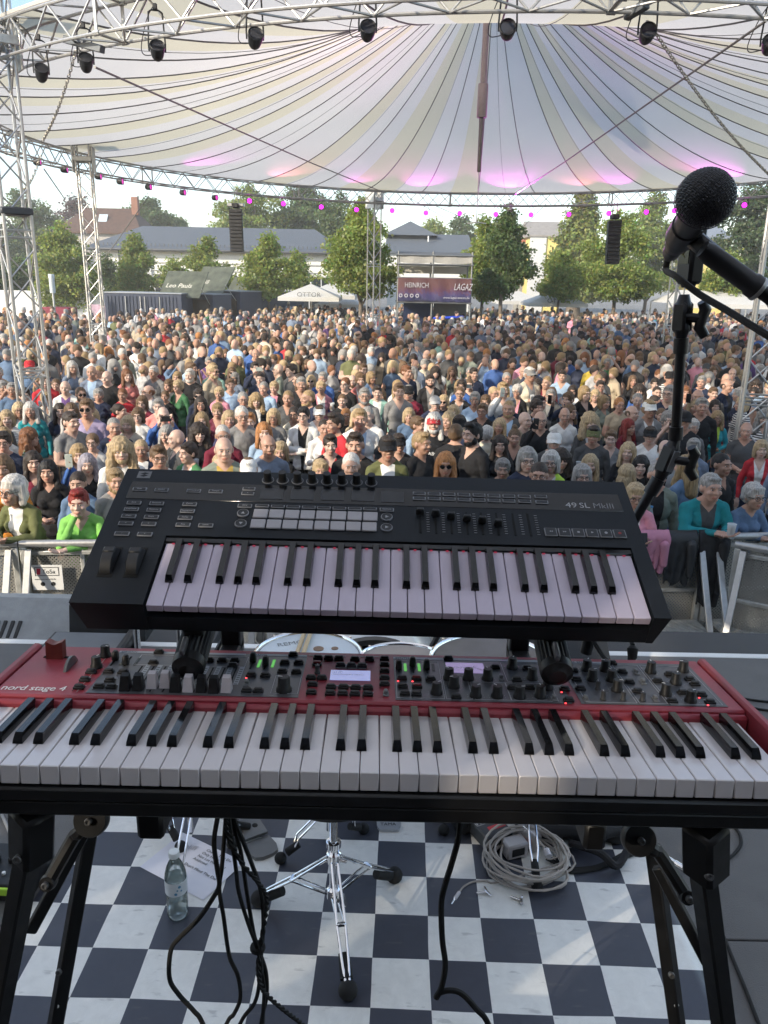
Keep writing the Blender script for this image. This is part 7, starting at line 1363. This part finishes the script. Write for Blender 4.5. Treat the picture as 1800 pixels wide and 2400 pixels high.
def person(x, y, H, yaw, sex, style, hc, shirt, inner=None, pose_='down', glasses=None, cap_=None, beard=False, short=False, rnd=None, zg=GZ, skin=None, pattern=0., where='', capc='black', turn=0., capflat=False):
    rnd = rnd or random; me, h = BM[sex, pose_] if (sex, pose_) in BM else BM['m', pose_]; s = H / 1.75
    o = link('person', me); wdt = s * (rnd.uniform(.95, 1.10) if sex == 'm' else rnd.uniform(.93, 1.08)); o.matrix_world = T(x, y, zg) @ RZ(yaw) @ Matrix.Diagonal((wdt, s * rnd.uniform(.97, 1.12), s, 1))
    sk = skin or SKINS[rnd.randrange(len(SKINS))]; hair = HAIRC[hc]; hv = rnd.uniform(.85, 1.15); hair = tuple(c * hv for c in hair); v = rnd.uniform(.88, 1.12); sc_ = tuple(c * v for c in COL[shirt])
    o['skin'] = sk; o['hair'] = hair; o['shirt'] = sc_; o['inner'] = COL[inner] if inner else sc_; o['sleeve'] = sk if short else sc_; o['trousers'] = COL[rnd.choice(['navy', 'denim', 'black', 'darkgrey', 'beige'])]; o['pattern'] = float(pattern); o['open'] = 1. if inner and not pattern else 0.; o['neck'] = rnd.choice((0., .35, .8)) if sex == 'm' else rnd.choice((0., .6, 1.3))
    ih = Matrix.Diagonal((s / wdt, 1, 1, 1))
    if style: c = link('hair', HM[style], o, T(h) @ ih); c['hair'] = hair
    if beard: c = link('beard', BEARD, o, T(h) @ ih); c['hair'] = hair if beard is True else HAIRC[beard]
    if glasses: link('sunglasses' if glasses == 'sun' else 'glasses', GL[glasses == 'sun'], o, T(h) @ ih)
    if cap_: c = link('cap', CAPS[capflat], o, T(h) @ ih); c['capcol'] = COL[cap_]; c['pattern'] = 1. if capflat and cap_ == 'red' else 0.; c['inner'] = (.30, .05, .05)
    cw = COLW.get(shirt, shirt); bits = 'person in a %s %s' % (('striped ' if pattern else '') + cw, 'jacket over a %s top' % COLW.get(inner, inner) if inner and not pattern else 'shirt' if short else 'top')
    hb = '%s %s hair' % (STYW[style], HAIRW[hc]) if style else 'a shaved head'
    if cap_: hb = 'a %s %scap' % (COLW.get(cap_, cap_), 'flat ' if capflat else '')
    ext = {'sun': ' and sunglasses', True: ' and glasses'}.get(glasses, '') + (' and beard' if beard else '')
    act = {'crossed': ', arms crossed', 'phone2': ', filming with both hands', 'phone1': ', holding a phone up', 'cup': ', one hand raised', 'clasp': ', hands together', 'lean': ', leaning on the barrier', 'chin': ', chin on hand at the barrier'}.get(pose_, '')
    o['_b'] = bits; o['_h'] = hb + ext; o['_a'] = act; o['_w'] = where; o['category'] = 'person'; o['group'] = 'people watching from the plaza'
    placed.append(o); used_xy.append((x, y)); return o, h, s
def headpos(u, v, H): return on(u / K, v / K, GZ + H * 1.642 / 1.75)     # photo pixel of the face
HAND = []
# (crop, x, y, sex, style, hair, shirt, inner, extras)
CR = {3: (0, 800), 4: (450, 800), 5: (900, 800), 6: (1350, 800)}
TAB = '''3 60 665 f bob bl lightgrey white p1
3 165 590 f long bl lightgrey - g
3 265 590 f long wh teal - -
3 395 500 f fluffy bl cream - -
3 565 400 m balding gr white purple -
3 380 250 m short gr navy - -
3 385 345 m short br red white -
3 485 375 f tied br navy - -
3 215 470 m short dk grey - -
3 105 415 m short gr denim - -
3 520 600 f long dk navy - -
3 615 600 f long br navy - g
3 590 700 f long wh black teal -
3 800 650 f long bl black - -
3 750 580 m short br lilac - s
3 985 740 m crop gr navy red -
3 1105 715 f bob bl cream - -
3 1195 640 f bob br white - g
3 1060 460 f tied au red - -
3 1230 530 f bob br maroon - g
3 1370 560 m short gr salmon - -
3 1410 640 m - br blue navy - phone2
3 1030 600 f tied dk pink - r1
3 800 870 f tied br lightgrey - g
3 680 975 f bob lb blue - - phone1
3 755 1060 f long pu black - -
3 415 1120 f long bk black - -
3 285 1040 f long dk maroon - -
3 255 830 f curly au olive greygreen p1,r1.2
3 30 870 m short dk navy - g
3 1045 940 m curly bl white - b
3 1220 930 f tied bl navy white -
3 1370 1000 m quiff br white - g
3 1530 840 m - gr darkgrey - l1
3 1440 800 f long gr darkgrey - l.5
3 1630 960 m short dk green white l.9
3 675 1220 f tied dk denim - -
3 1000 1200 m short lb grey - b
3 20 1090 f long br orange - -
4 235 450 f fluffy bl pink - -
4 330 375 m short br lightblue - -
4 440 500 m crop gr darkgrey - g
4 555 510 f curly lb black white -
4 620 405 m crop gr lightblue - -
4 710 400 f fluffy bl black pink -
4 740 290 f fluffy lb burgundy - -
4 180 255 m crop gr mint - b
4 345 270 f long br black - s
4 145 180 m short gr purple - g
4 410 170 f long bl grey - -
4 550 110 m balding gr blue - -
4 545 230 m short dk navy - - phone2
4 590 320 m short dk navy - -
4 830 490 m crop lb darkgrey - -
4 945 370 m short gr black - -
4 1030 340 f long bl lightgrey - s
4 1130 320 m short gr blue - -
4 1115 400 f fluffy bl pink white g
4 1385 340 m - br black - b
4 1300 510 f tied br black - -
4 1490 470 m short gr grey - g,b
4 1600 440 m short dk mint white -
4 860 250 m short dk darkgrey - l1
4 75 540 f long dk black - g
4 85 680 f long lb burgundy - -
4 220 600 f fluffy lb burgundy - -
4 320 670 f long bl lilac - -
4 430 640 m crop wh grey - g
4 500 690 m quiff gi brightblue - -
4 705 650 f bob bl grey - g
4 880 630 f tied dk cream - g
4 965 640 m short bk white black g crossed
4 1100 620 m short br white - c:white
4 1145 750 m crop dk white - -
4 1240 710 m quiff dk red black l.9
4 1195 890 m quiff dk black red -
4 1410 890 m quiff dk black - -
4 1515 640 m crop gr white - -
4 1330 640 f tied gi black - g
4 1430 650 f long bl beige - -
4 265 810 m crop wh maroon - g
4 275 930 m balding gr greygreen mustard -
4 655 900 m balding br bluegrey - short
4 765 950 f bob bl black - -
4 60 790 f curly dk black - -
4 235 1060 f tied bl grey - -
4 490 1100 m crop br white - c:white
4 1110 1110 f fluffy bl beige - -
4 1375 1070 m crop wh grey - -
4 1640 990 m short br olive white c:black
5 30 920 m short dk olive white c:black
5 125 880 m short dk black - c:black
5 320 880 m quiff lb black - r1.1
5 430 700 m long wh black - c:red,b,flat
5 620 800 m crop br black - a
5 770 800 m quiff bk black - l.8,b cup
5 650 720 m short dk navy - c:black,s
5 290 720 m short br lightblue - r.9
5 530 1060 f long gi greygreen - s
5 1000 730 f long bl black - -
5 890 800 f fluffy wh cream - a
5 1000 890 f long dk black - -
5 1125 830 f bun br beige black - clasp
5 1025 1100 f fluffy gr darkgrey - -
5 1235 1020 f bob gr navy - g
5 1340 1150 f tied dk darkgrey - g
5 1440 1040 f bob wh lime white g
5 1530 1020 f curly dk black - -
5 1470 860 m crop gr darkgrey - c:white,b
5 1350 680 m balding gr black - g phone1
5 1560 640 m - gr white - -
5 1215 680 m - br beige - r.6
5 850 600 m short br black - g
5 600 620 f fluffy bl beige - -
5 785 500 m short gr lightblue - -
5 655 450 m crop br black lightgrey g
5 440 530 m crop gr navy - c:lightgrey
5 515 520 f bob bl black - s
5 215 640 f bob bl denim - -
5 210 440 m crop gr maroon - c:black
5 130 430 m short br grey - -
5 400 340 m short dk black grey b
5 585 260 f long br greygreen - -
5 740 270 m crop gr darkgrey - g,short
5 1040 430 f long lb cream - s
5 1095 550 m short gr navy - g clasp
5 1150 430 f fluffy wh black pink g
5 1250 350 f fluffy bl lightblue - -
5 1340 530 m short bk beige - r.8
5 1440 470 m short gr darkgrey grey g,b
5 1200 260 m - gr darkgrey - -
5 1060 320 m crop gr lightblue - g
5 1540 300 m short dk lightblue - short
5 1630 430 f bob dk white - g
6 165 470 f bob bl black - g,short
6 210 390 m short dk black white g
6 385 530 f long dk black - g
6 480 620 m balding br black - r.9
6 530 510 m crop gr lightgrey - -
6 680 520 f tied dk black - r1.2
6 600 280 f fluffy bl denim white -
6 490 340 f long br black - -
6 750 170 m crop wh darkgrey lilac b
6 810 310 m crop gr white black c:black,p1
6 710 90 f long bl pink - -
6 270 190 m short gr beige green g
6 1085 350 m short gr navy - -
6 1185 450 m short br darkgrey - -
6 1085 560 m short gr black - -
6 1200 560 f long dk maroon - -
6 1220 660 f long lb turquoise lime g clasp
6 1440 540 f bob bl white navy l1,p1
6 1470 770 m balding wh darkgrey - short
6 1640 660 f curly gr white black p1
6 935 680 m crop dk black - c:black
6 1010 740 f fluffy wh grey - -
6 1015 920 m short gr bluegrey - short
6 1255 1060 m crop bk black - r.7
6 735 640 f tied br mustard - -
6 640 810 m short dk white - c:black
6 540 870 m quiff wh navy - r.8
6 450 950 f long bl black - -
6 560 1070 f long bk black - -
6 450 740 f long rd maroon - r.6
6 150 810 m short dk darkgrey - c:olive,flat cup
6 120 1060 f long bl darkgrey - -
6 50 1160 f bob gr grey - g
6 440 1150 f long bl black - a
6 1500 120 m short dk red white g
6 1340 170 m crop br lightblue - c:black
6 1190 260 f bob br black - -
6 1125 230 m crop dk grey - c:darkgrey
6 1350 280 m balding br black - -
6 1435 290 f long bl navy - a
6 1040 160 f fluffy bl white red -
6 1600 930 f bob bl red white -
6 300 840 f short br grey - -'''
lines = [q.split() for q in TAB.split('\n')]
lines.sort(key=lambda q: -(CR[int(q[0])][1] + float(q[2]) / 3.687))
FIX = [  # front row at the barrier: photo pixel, then as above, with what they lean on
 (46, 1150, 'f', 'bob', 'wh', 'olive', 'white', 'lean', {'glasses': True, 'turn': -.8}, 'with a bottle'), (176, 1178, 'f', 'quiff', 'rd', 'brightgreen', None, 'chin', {}, ''),
 (1660, 1140, 'm', 'short', 'gr', 'teal', 'darkgrey', 'lean', {'turn': .5, 'beard': False}, 'with a cup of beer'), (1757, 1165, 'f', 'fluffy', 'wh', 'denim', None, 'lean', {'glasses': True, 'turn': .8}, 'with a cup of beer'), (1496, 1165, 'f', 'fluffy', 'bl', 'pink', 'white', 'lean', {'glasses': True}, 'with a tablet'), (1540, 1112, 'm', 'crop', 'gr', 'greygreen', 'black', 'cup', {'glasses': True}, 'with a bottle'), (300, 1180, 'm', 'short', 'dk', 'darkgrey', None, 'lean', {}, ''), (640, 1190, 'f', 'long', 'br', 'navy', None, 'lean', {}, ''), (900, 1195, 'm', 'short', 'br', 'grey', None, 'lean', {}, ''), (1150, 1195, 'f', 'bob', 'bl', 'beige', None, 'lean', {}, '')]
rnd = random.Random(3)
GRIPS = []
for (u, v, sex, st, hc, sh_, inn, ps_, kw, hold) in FIX:
    if ps_ in ('lean', 'chin'):
        # head height is fixed by the leaning pose; the person stands behind the rail
        yb = by((u - 900) / FPX * 7.0); p = at(u / K, v / K, yb + .20); H = max(1.5, min(1.86, (p.z - GZ) / (1.535 / 1.75))); o, h, s = person(p.x, yb + .38, H, math.atan2(p.x, p.y) * -.5 + kw.get('turn', 0) * .6, sex, st, hc, sh_, inn, ps_, kw.get('glasses'), None, kw.get('beard', False), False, rnd, where='at the barrier ' + hold)
    else:
        H = 1.76; p = headpos(u, v, H); o, h, s = person(p.x, p.y, H, 0, sex, st, hc, sh_, inn, ps_, kw.get('glasses'), None, False, False, rnd, where=hold)
    GRIPS.append((o, hold, u))
for q in lines:
    ox, oy = CR[int(q[0])]; u, v = ox + float(q[1]) / 3.687, oy + float(q[2]) / 3.687; sex, st, hc, sh_, inn = q[3], (None if q[4] == '-' else q[4]), q[5], q[6], (None if q[7] == '-' else q[7]); ex = q[8].split(',') if len(q) > 8 else []; ps_ = q[9] if len(q) > 9 else None
    best = None
    for k in range(9):
        H = (1.68 if sex == 'f' else 1.78) + rnd.uniform(-.11, .11); p = headpos(u, v, H)
        p.y = max(p.y, by(p.x) + .45)
        dmin = min([math.hypot(p.x - a, p.y - b_) for a, b_ in used_xy] or [9])
        if best is None or dmin > best[0]: best = (dmin, H, p)
    if best[0] < .30: continue
    H, p = best[1], best[2]; yaw = -math.atan2(p.x, p.y) * .8 + rnd.uniform(-.22, .22); kw = dict(glasses=None, cap_=None, beard=False, short=False, pattern=0., capflat=False); 
    for e in ex:
        if e == 'g': kw['glasses'] = True
        elif e == 's': kw['glasses'] = 'sun'
        elif e == 'b': kw['beard'] = True
        elif e == 'short': kw['short'] = True
        elif e == 'flat': kw['capflat'] = True
        elif e == 'a': yaw += PI * .85
        elif e.startswith('c:'): kw['cap_'] = e[2:]
        elif e[0] == 'p' and e[1:2] == '1': kw['pattern'] = 1.
        elif e[0] == 'r' and len(e) > 1: yaw += float(e[1:])
        elif e[0] == 'l' and len(e) > 1: yaw -= float(e[1:])
    if ps_ is None: ps_ = rnd.choices(['down', 'crossed', 'clasp', 'cup'], [.62, .12, .14, .12])[0]
    o, h, s = person(p.x, p.y, H, yaw, sex, st, hc, sh_, inn, ps_, rnd=rnd, **kw)
    if q[:3] == ['5', '430', '700']: text('lettering', 'BILLABONG', .062, white_paint, o, T(0, -.132, 1.245) @ RX(R(86)), .001, 'CENTER')
    if q[:3] == ['4', '490', '1100']: text('lettering', 'NY', .035, ink, o, T(h.x, h.y - .106, h.z + .075) @ RX(R(62)), .001, 'CENTER')
    GRIPS.append((o, {'phone2': 'phone', 'phone1': 'phone', 'cup': 'cup'}.get(ps_, ''), u))
# fill the plaza; the nearest stand as individuals, the far ones are one mass
def rand_attr(r):
    sex = r.choice('mf'); age = r.random()
    hc = r.choices(['bl', 'gr', 'wh', 'br', 'dk', 'lb', 'gi', 'au'], [.15 if sex == 'f' else .05, .19, .06, .24, .18, .17, .03, .06])[0]; st = r.choices(['fluffy', 'bob', 'long', 'curly', 'tied', 'bun'], [.3, .26, .24, .06, .1, .02])[0] if sex == 'f' else r.choices(['short', 'crop', 'quiff', 'balding', None], [.38, .28, .08, .16, .10])[0]
    sh_ = r.choices(['black', 'navy', 'darkgrey', 'grey', 'lightgrey', 'white', 'cream', 'beige', 'lightblue', 'denim', 'blue', 'bluegrey', 'maroon', 'red', 'pink', 'green', 'olive', 'mint', 'teal', 'purple', 'brown', 'salmon', 'yellow', 'greygreen', 'orange'], [18, 16, 12, 9, 7, 11, 4, 5, 5, 6, 2.5, 6, 2.5, 1.8, 1.6, .8, 2.5, .7, .5, .8, 3, .5, .4, 3.5, .2])[0]
    inn = r.choice(['white', 'lightgrey', 'black', 'lightblue', 'beige', 'grey']) if r.random() < .4 else None; return sex, st, hc, sh_, inn
spots_ = []; r = random.Random(12); y = 7.1
while y < 57:
    dx = .54 + .0055 * y; hw = .50 * y + .8; x = -hw + r.random() * dx
    while x < hw:
        X, Y = x + r.gauss(0, .17), y + r.gauss(0, .22); x += dx * r.uniform(.78, 1.35)
        if Y < by(X) + .6 or (Y > 43.0 and abs(X - 1.0) < 3.0 and Y < 47.5): continue
        ymax = 40 if X < -13 else 44.5 if X < -7.5 else 56
        if Y > ymax or (Y > 30 and r.random() < .10): continue
        if any(math.hypot(X - a, Y - b_) < .55 for a, b_ in ((-5.56, 12.3), (-8.7, 24), (-.63, 34), (10.62, 30), (5.16, 10.9))): continue
        spots_.append((X, Y))
    y += .56 + .009 * y
grid = {}
for a, b_ in used_xy: grid.setdefault((int(a), int(b_)), []).append((a, b_))
def clash(X, Y, m): return any(math.hypot(X - a, Y - b_) < m for i in (-1, 0, 1) for j in (-1, 0, 1) for a, b_ in grid.get((int(X) + i, int(Y) + j), []))
spots_ = [s_ for s_ in spots_ if not clash(*s_, .44)]; spots_.sort(key=lambda q: q[1])
NEAR = max(0, 300 - len(placed)); near_, far_ = spots_[:NEAR], spots_[NEAR:]
for (X, Y) in near_:
    sex, st, hc, sh_, inn = rand_attr(r); H = (1.66 if sex == 'f' else 1.79) + r.gauss(0, .075); ps_ = r.choices(['down', 'crossed', 'clasp', 'cup', 'phone2', 'phone1'], [.6, .12, .12, .08, .04, .04])[0]
    o, h, s = person(X, Y, H, -math.atan2(X, Y) * .8 + r.gauss(0, .35) + (r.choice((-1, 1)) * r.uniform(.8, 2) if r.random() < .12 else 0), sex, st, hc, sh_, inn, ps_, glasses=r.choices([None, True, 'sun'], [.66, .24, .10])[0], cap_=(r.choice(['black', 'white', 'navy', 'grey', 'red', 'olive']) if sex == 'm' and r.random() < .1 else None), beard=(sex == 'm' and r.random() < .22), short=r.random() < .25, pattern=1. if r.random() < .06 else 0., rnd=r); GRIPS.append((o, {'phone2': 'phone', 'phone1': 'phone', 'cup': 'cup' if r.random() < .5 else ''}.get(ps_, ''), 0))
# unique labels: look first, then a neighbour one can find
from collections import Counter
base = [('%s, %s%s' % (o['_b'], o['_h'], o['_a'])).strip() for o in placed]; marks = [(Vector((-5.56, 12.3)), 'near the left tower'), (Vector((5.16, 10.9)), 'near the right tower'), (Vector((-8.7, 24)), 'near the second tower'), (Vector((0, 8)), 'close to the barrier centre'), (Vector((4.6, 15)), 'behind the microphone arm'), (Vector((-3, 17)), 'left of centre'), (Vector((1, 18)), 'in the middle of the crowd'), (Vector((6, 20)), 'right of centre'), (Vector((-6, 18)), 'between the two left towers')]
cnt = Counter(base); seen = set()
for i, o in enumerate(placed):
    p = o.matrix_world.translation; lb = base[i] + ((' ' + o['_w']) if o['_w'] else '')
    if cnt[base[i]] > 1 and not o['_w']: lb += ' ' + min(marks, key=lambda m: (m[0] - Vector((p.x, p.y))).length)[1]
    if lb in seen or len(lb.split()) > 16:
        lb = o['_b'].replace(' jacket over a', ' over') .replace(' top', '') + ' with ' + o['_h'].split(' and ')[0] if len((o['_b'] + o['_h']).split()) > 13 else o['_b'] + ' with ' + o['_h'].split(' and ')[0]
    if lb in seen:
        near = sorted(placed, key=lambda q: (q.matrix_world.translation - p).length)[1:8]
        for q in near:
            l2 = '%s beside a %s' % (o['_b'] + ', ' + o['_h'].split(' and ')[0], q['_b'].replace('person in a ', '').split(' over')[0]); 
            if l2 not in seen and len(l2.split()) <= 16: lb = l2; break
    seen.add(lb); o['label'] = lb
for o in placed:
    for k_ in ('_b', '_h', '_a', '_w'): del o[k_]
# held things
ph_m = pbr('phone_black', (.015, .015, .017), .3, var=0); beer = pbr('beer', (.62, .42, .10), .15, var=.05, trans=.4); cupm = pbr('plastic_cup', (.72, .76, .78), .25, var=0, alpha=.55); phl = pbr('phone_case_pale', (.5, .55, .5), .4); nph = 0; seen_h = set()
def uniq(lb, p):
    if lb in seen_h: lb += ' ' + min(marks, key=lambda m: (m[0] - Vector((p.x, p.y))).length)[1]
    seen_h.add(lb); return ' '.join(lb.split()[:16])
for (o, kind, u) in GRIPS:
    M = o.matrix_world; lb = o['label']; short_ = ' '.join(lb.replace('person in a ', '').split()[:6]).rstrip(',')
    if kind == 'phone':
        two = any(k_ in lb for k_ in ('both hands',)); c = M @ Vector((0 if two else -.12, -.40, 1.665 if two else 1.66)); t_ = thing('smartphone', uniq('%s phone held by the person in a %s' % (('pale', 'black', 'black')[nph % 3], short_), c), 'phone', T(c) @ RZ(M.to_euler().z), 'phones held up in the crowd'); w_, h_ = (.15, .075) if two else (.075, .15); MB().box((0, 0, 0), (w_, .009, h_), bev=.003).build('case', ph_m if nph % 3 else phl, t_); MB().lathe([(.0001, 0), (.007, 0), (.007, .002), (.0001, .002)], 10, M=T(w_ * .36, -.0045, h_ * .34) @ RX(PI / 2)).build('camera_lens', EYE, t_); nph += 1
    elif kind == 'cup' or 'cup of beer' in kind:
        c = M @ (Vector((-.12, -.305, 1.26)) if kind == 'cup' else Vector((.07, -.475, 1.215))); t_ = thing('beer_cup', uniq('beer cup held by the person in a %s' % short_, c), 'cup', T(c), 'plastic beer cups in the crowd'); MB().lathe([(.030, -.06), (.041, .075), (.043, .078), (.040, .074), (.029, -.055)], 20, caps=False).build('cup', cupm, t_); MB().lathe([(.0285, -.056), (.0365, .035), (.0001, .036)], 18).build('beer', beer, t_); MB().lathe([(.0366, .036), (.038, .05), (.0001, .052)], 18).build('foam', white_paint, t_)
    elif kind == 'with a bottle':
        c = M @ (Vector((-.06, -.47, 1.20)) if 'barrier' in lb else Vector((-.12, -.31, 1.26))); t_ = thing('soda_bottle', 'small glass bottle held by the person in a %s' % short_, 'bottle', T(c)); MB().lathe([(.028, -.09), (.03, -.085), (.03, .02), (.026, .05), (.013, .10), (.0125, .125)], 18).build('glass', pbr('bottle_glass', (.35, .5, .55), .1, var=0, alpha=.6), t_); MB().lathe([(.0135, .123), (.0145, .125), (.0145, .14), (.001, .141)], 14).build('cap', pbr('cap_blue', (.05, .25, .5), .4), t_)
    elif kind == 'with a tablet':
        c = M @ Vector((0, -.50, 1.22)); t_ = thing('tablet_case', 'black tablet case held by the person in a %s' % short_, 'tablet', T(c) @ RX(R(-25))); MB().box((0, 0, 0), (.2, .012, .13), bev=.003).build('case', ph_m, t_)
# clothes hung over the barrier at the right
def jacket(u, v, w_, h_, m_, label, quilt, name):
    p = at(u / K, v / K, by((u - 900) / FPX * 7) - .06); th = thing(name, label, 'jacket', T(p.x, by(p.x) - .05, -.27) @ RZ(BA)); V = []; nx, ny = 14, 22
    for i in range(nx + 1):
        for j in range(ny + 1):
            f = j / ny; x = (i / nx - .5) * w_ * (1 - .22 * f + .08 * math.sin(f * 5)); yy = -.012 - .02 * math.sin(i * 1.4 + f * 3) * f - (.010 * abs(math.sin(f * PI * 9)) if quilt else .012 * mnoise.noise(Vector((i * .5, j * .4, 2)))); zz = -f * h_ + .03 * math.sin(i * .9) * f
            if f < .08: yy += .05 * (1 - f / .08); zz += .03 * (1 - f / .08) * 1
            V.append((x, yy, zz))
    F = [(i * (ny + 1) + j, (i + 1) * (ny + 1) + j, (i + 1) * (ny + 1) + j + 1, i * (ny + 1) + j + 1) for i in range(nx) for j in range(ny)]; o = MB().add(V, F).build('cloth', m_, th, smooth=80); sd = o.modifiers.new('s', 'SOLIDIFY'); sd.thickness = .018
    cap_b = MB(); cap(cap_b, (w_ * .3, -.03, -.1), (w_ * .34, -.035, -h_ * .8), .05, .035); cap_b.build('jacket_sleeve', m_, th)
jacket(1595, 1290, .34, .50, pbr('black_quilted', (.03, .032, .034), .5, var=.2, scale=10), 'black quilted jacket hung over the barrier below the person in teal', True, 'quilted_jacket')
jacket(1672, 1300, .30, .72, pbr('black_jersey', (.022, .022, .024), .85, var=.2, scale=8), 'long black cardigan hanging from the barrier next to the quilted jacket', False, 'cardigan')
jacket(1535, 1285, .28, .36, pbr('pink_jersey', (.55, .24, .33), .85, var=.15, scale=8), 'pink jumper hung over the barrier beside the quilted jacket', False, 'jumper')
# ---- the far crowd: one mass of small figures
def arr(me):
    me.calc_loop_triangles(); n_ = len(me.loop_triangles); tri = np.empty(n_ * 3, np.int32); me.loop_triangles.foreach_get('vertices', tri); co = np.empty(len(me.vertices) * 3); me.vertices.foreach_get('co', co); mi = np.empty(n_, np.int32); me.loop_triangles.foreach_get('material_index', mi); return co.reshape(-1, 3), tri.reshape(-1, 3), mi
LOD = {}
for sex in 'mf':
    for p_ in ('down', 'crossed', 'phone2'):
        me, h = body('lod', sex, p_, True); LOD[sex, p_] = (arr(me), np.array(h)); bpy.data.meshes.remove(me)
HL = {}
for s_ in STY:
    me = hair_mesh(s_, True); HL[s_] = arr(me); bpy.data.meshes.remove(me)
VV = []; TT = []; CC = []; off = 0; rn = np.random.default_rng(4)
for (X, Y) in far_:
    sex, st, hc, sh_, inn = rand_attr(r); H = (1.66 if sex == 'f' else 1.79) + r.gauss(0, .075); s = H / 1.75; (co, tri, mi), h = LOD[sex, r.choices(['down', 'crossed', 'phone2'], [.8, .15, .05])[0]]; a = -math.atan2(X, Y) * .8 + r.gauss(0, .45) + (r.choice((-1, 1)) * r.uniform(1, 2.6) if r.random() < .12 else 0); ca, sa = math.cos(a), math.sin(a); Rm_ = np.array([[ca, -sa, 0], [sa, ca, 0], [0, 0, 1]]); sk = np.array(SKINS[r.randrange(6)]); v = r.uniform(.85, 1.15); c1 = np.array(COL[sh_]) * v; c2 = np.array(COL[inn]) if inn else c1; sl_c = sk if r.random() < .25 else c1; hcv = np.array(HAIRC[hc]) * r.uniform(.85, 1.15)
    pal = np.stack([sk, c1, c2, sl_c, np.array(COL[r.choice(['navy', 'denim', 'black', 'darkgrey', 'beige'])]), np.array((.03, .03, .03)), sk * np.array((.8, .52, .52)), np.zeros(3), np.ones(3) * .6, hcv]); w_ = s * (1.05 if sex == 'm' else .97)
    P = (co * np.array([w_, s * 1.04, s])) @ Rm_.T + np.array([X, Y, GZ]); VV.append(P); TT.append(tri + off); CC.append(pal[mi]); off += len(P)
    if st: hco, ht, hm_ = HL[st]; P = ((hco + h) * np.array([s, s, s])) @ Rm_.T + np.array([X, Y, GZ]); VV.append(P); TT.append(ht + off); CC.append(np.repeat(hcv[None], len(ht), 0)); off += len(P)
if VV:
    VV = np.concatenate(VV); TT = np.concatenate(TT); CC = np.concatenate(CC); me = bpy.data.meshes.new('crowd'); me.vertices.add(len(VV)); me.vertices.foreach_set('co', VV.ravel()); nt = len(TT); me.loops.add(nt * 3); me.polygons.add(nt); me.loops.foreach_set('vertex_index', TT.ravel().astype(np.int32)); me.polygons.foreach_set('loop_start', np.arange(nt) * 3); me.polygons.foreach_set('loop_total', np.full(nt, 3)); me.polygons.foreach_set('use_smooth', [True] * nt)
    ca_ = me.attributes.new('col', 'FLOAT_COLOR', 'FACE'); ca_.data.foreach_set('color', np.c_[CC, np.ones(nt)].ravel()); me.update(calc_edges=True)
    m = bpy.data.materials.new('crowd_cloth'); m.use_nodes = True; n = m.node_tree.nodes; l = m.node_tree.links; a_ = n.new('ShaderNodeAttribute'); a_.attribute_name = 'col'; l.new(a_.outputs['Color'], n['Principled BSDF'].inputs['Base Color']); n['Principled BSDF'].inputs['Roughness'].default_value = .8; me.materials.append(m)
    tag(link('crowd', me), 'dense festival crowd filling the plaza towards the trees', 'crowd', kind='stuff')
print('PEOPLE', len(placed), 'far', len(far_), 'tris', 0 if isinstance(VV, list) else len(TT))

# ================================================================ evening haze over the plaza
hzm = bpy.data.materials.new('haze_air'); hzm.use_nodes = True; n = hzm.node_tree.nodes; l = hzm.node_tree.links; n.clear(); o_ = n.new('ShaderNodeOutputMaterial'); v_ = n.new('ShaderNodeVolumePrincipled'); v_.inputs['Density'].default_value = .0017; v_.inputs['Color'].default_value = (.97, .97, .95, 1); v_.inputs['Anisotropy'].default_value = 0.0; l.new(v_.outputs[0], o_.inputs['Volume'])
hb = MB().box((0, 264, 9), (600, 620, 23)); tag(hb.build('haze', hzm, smooth=0), kind='stuff')
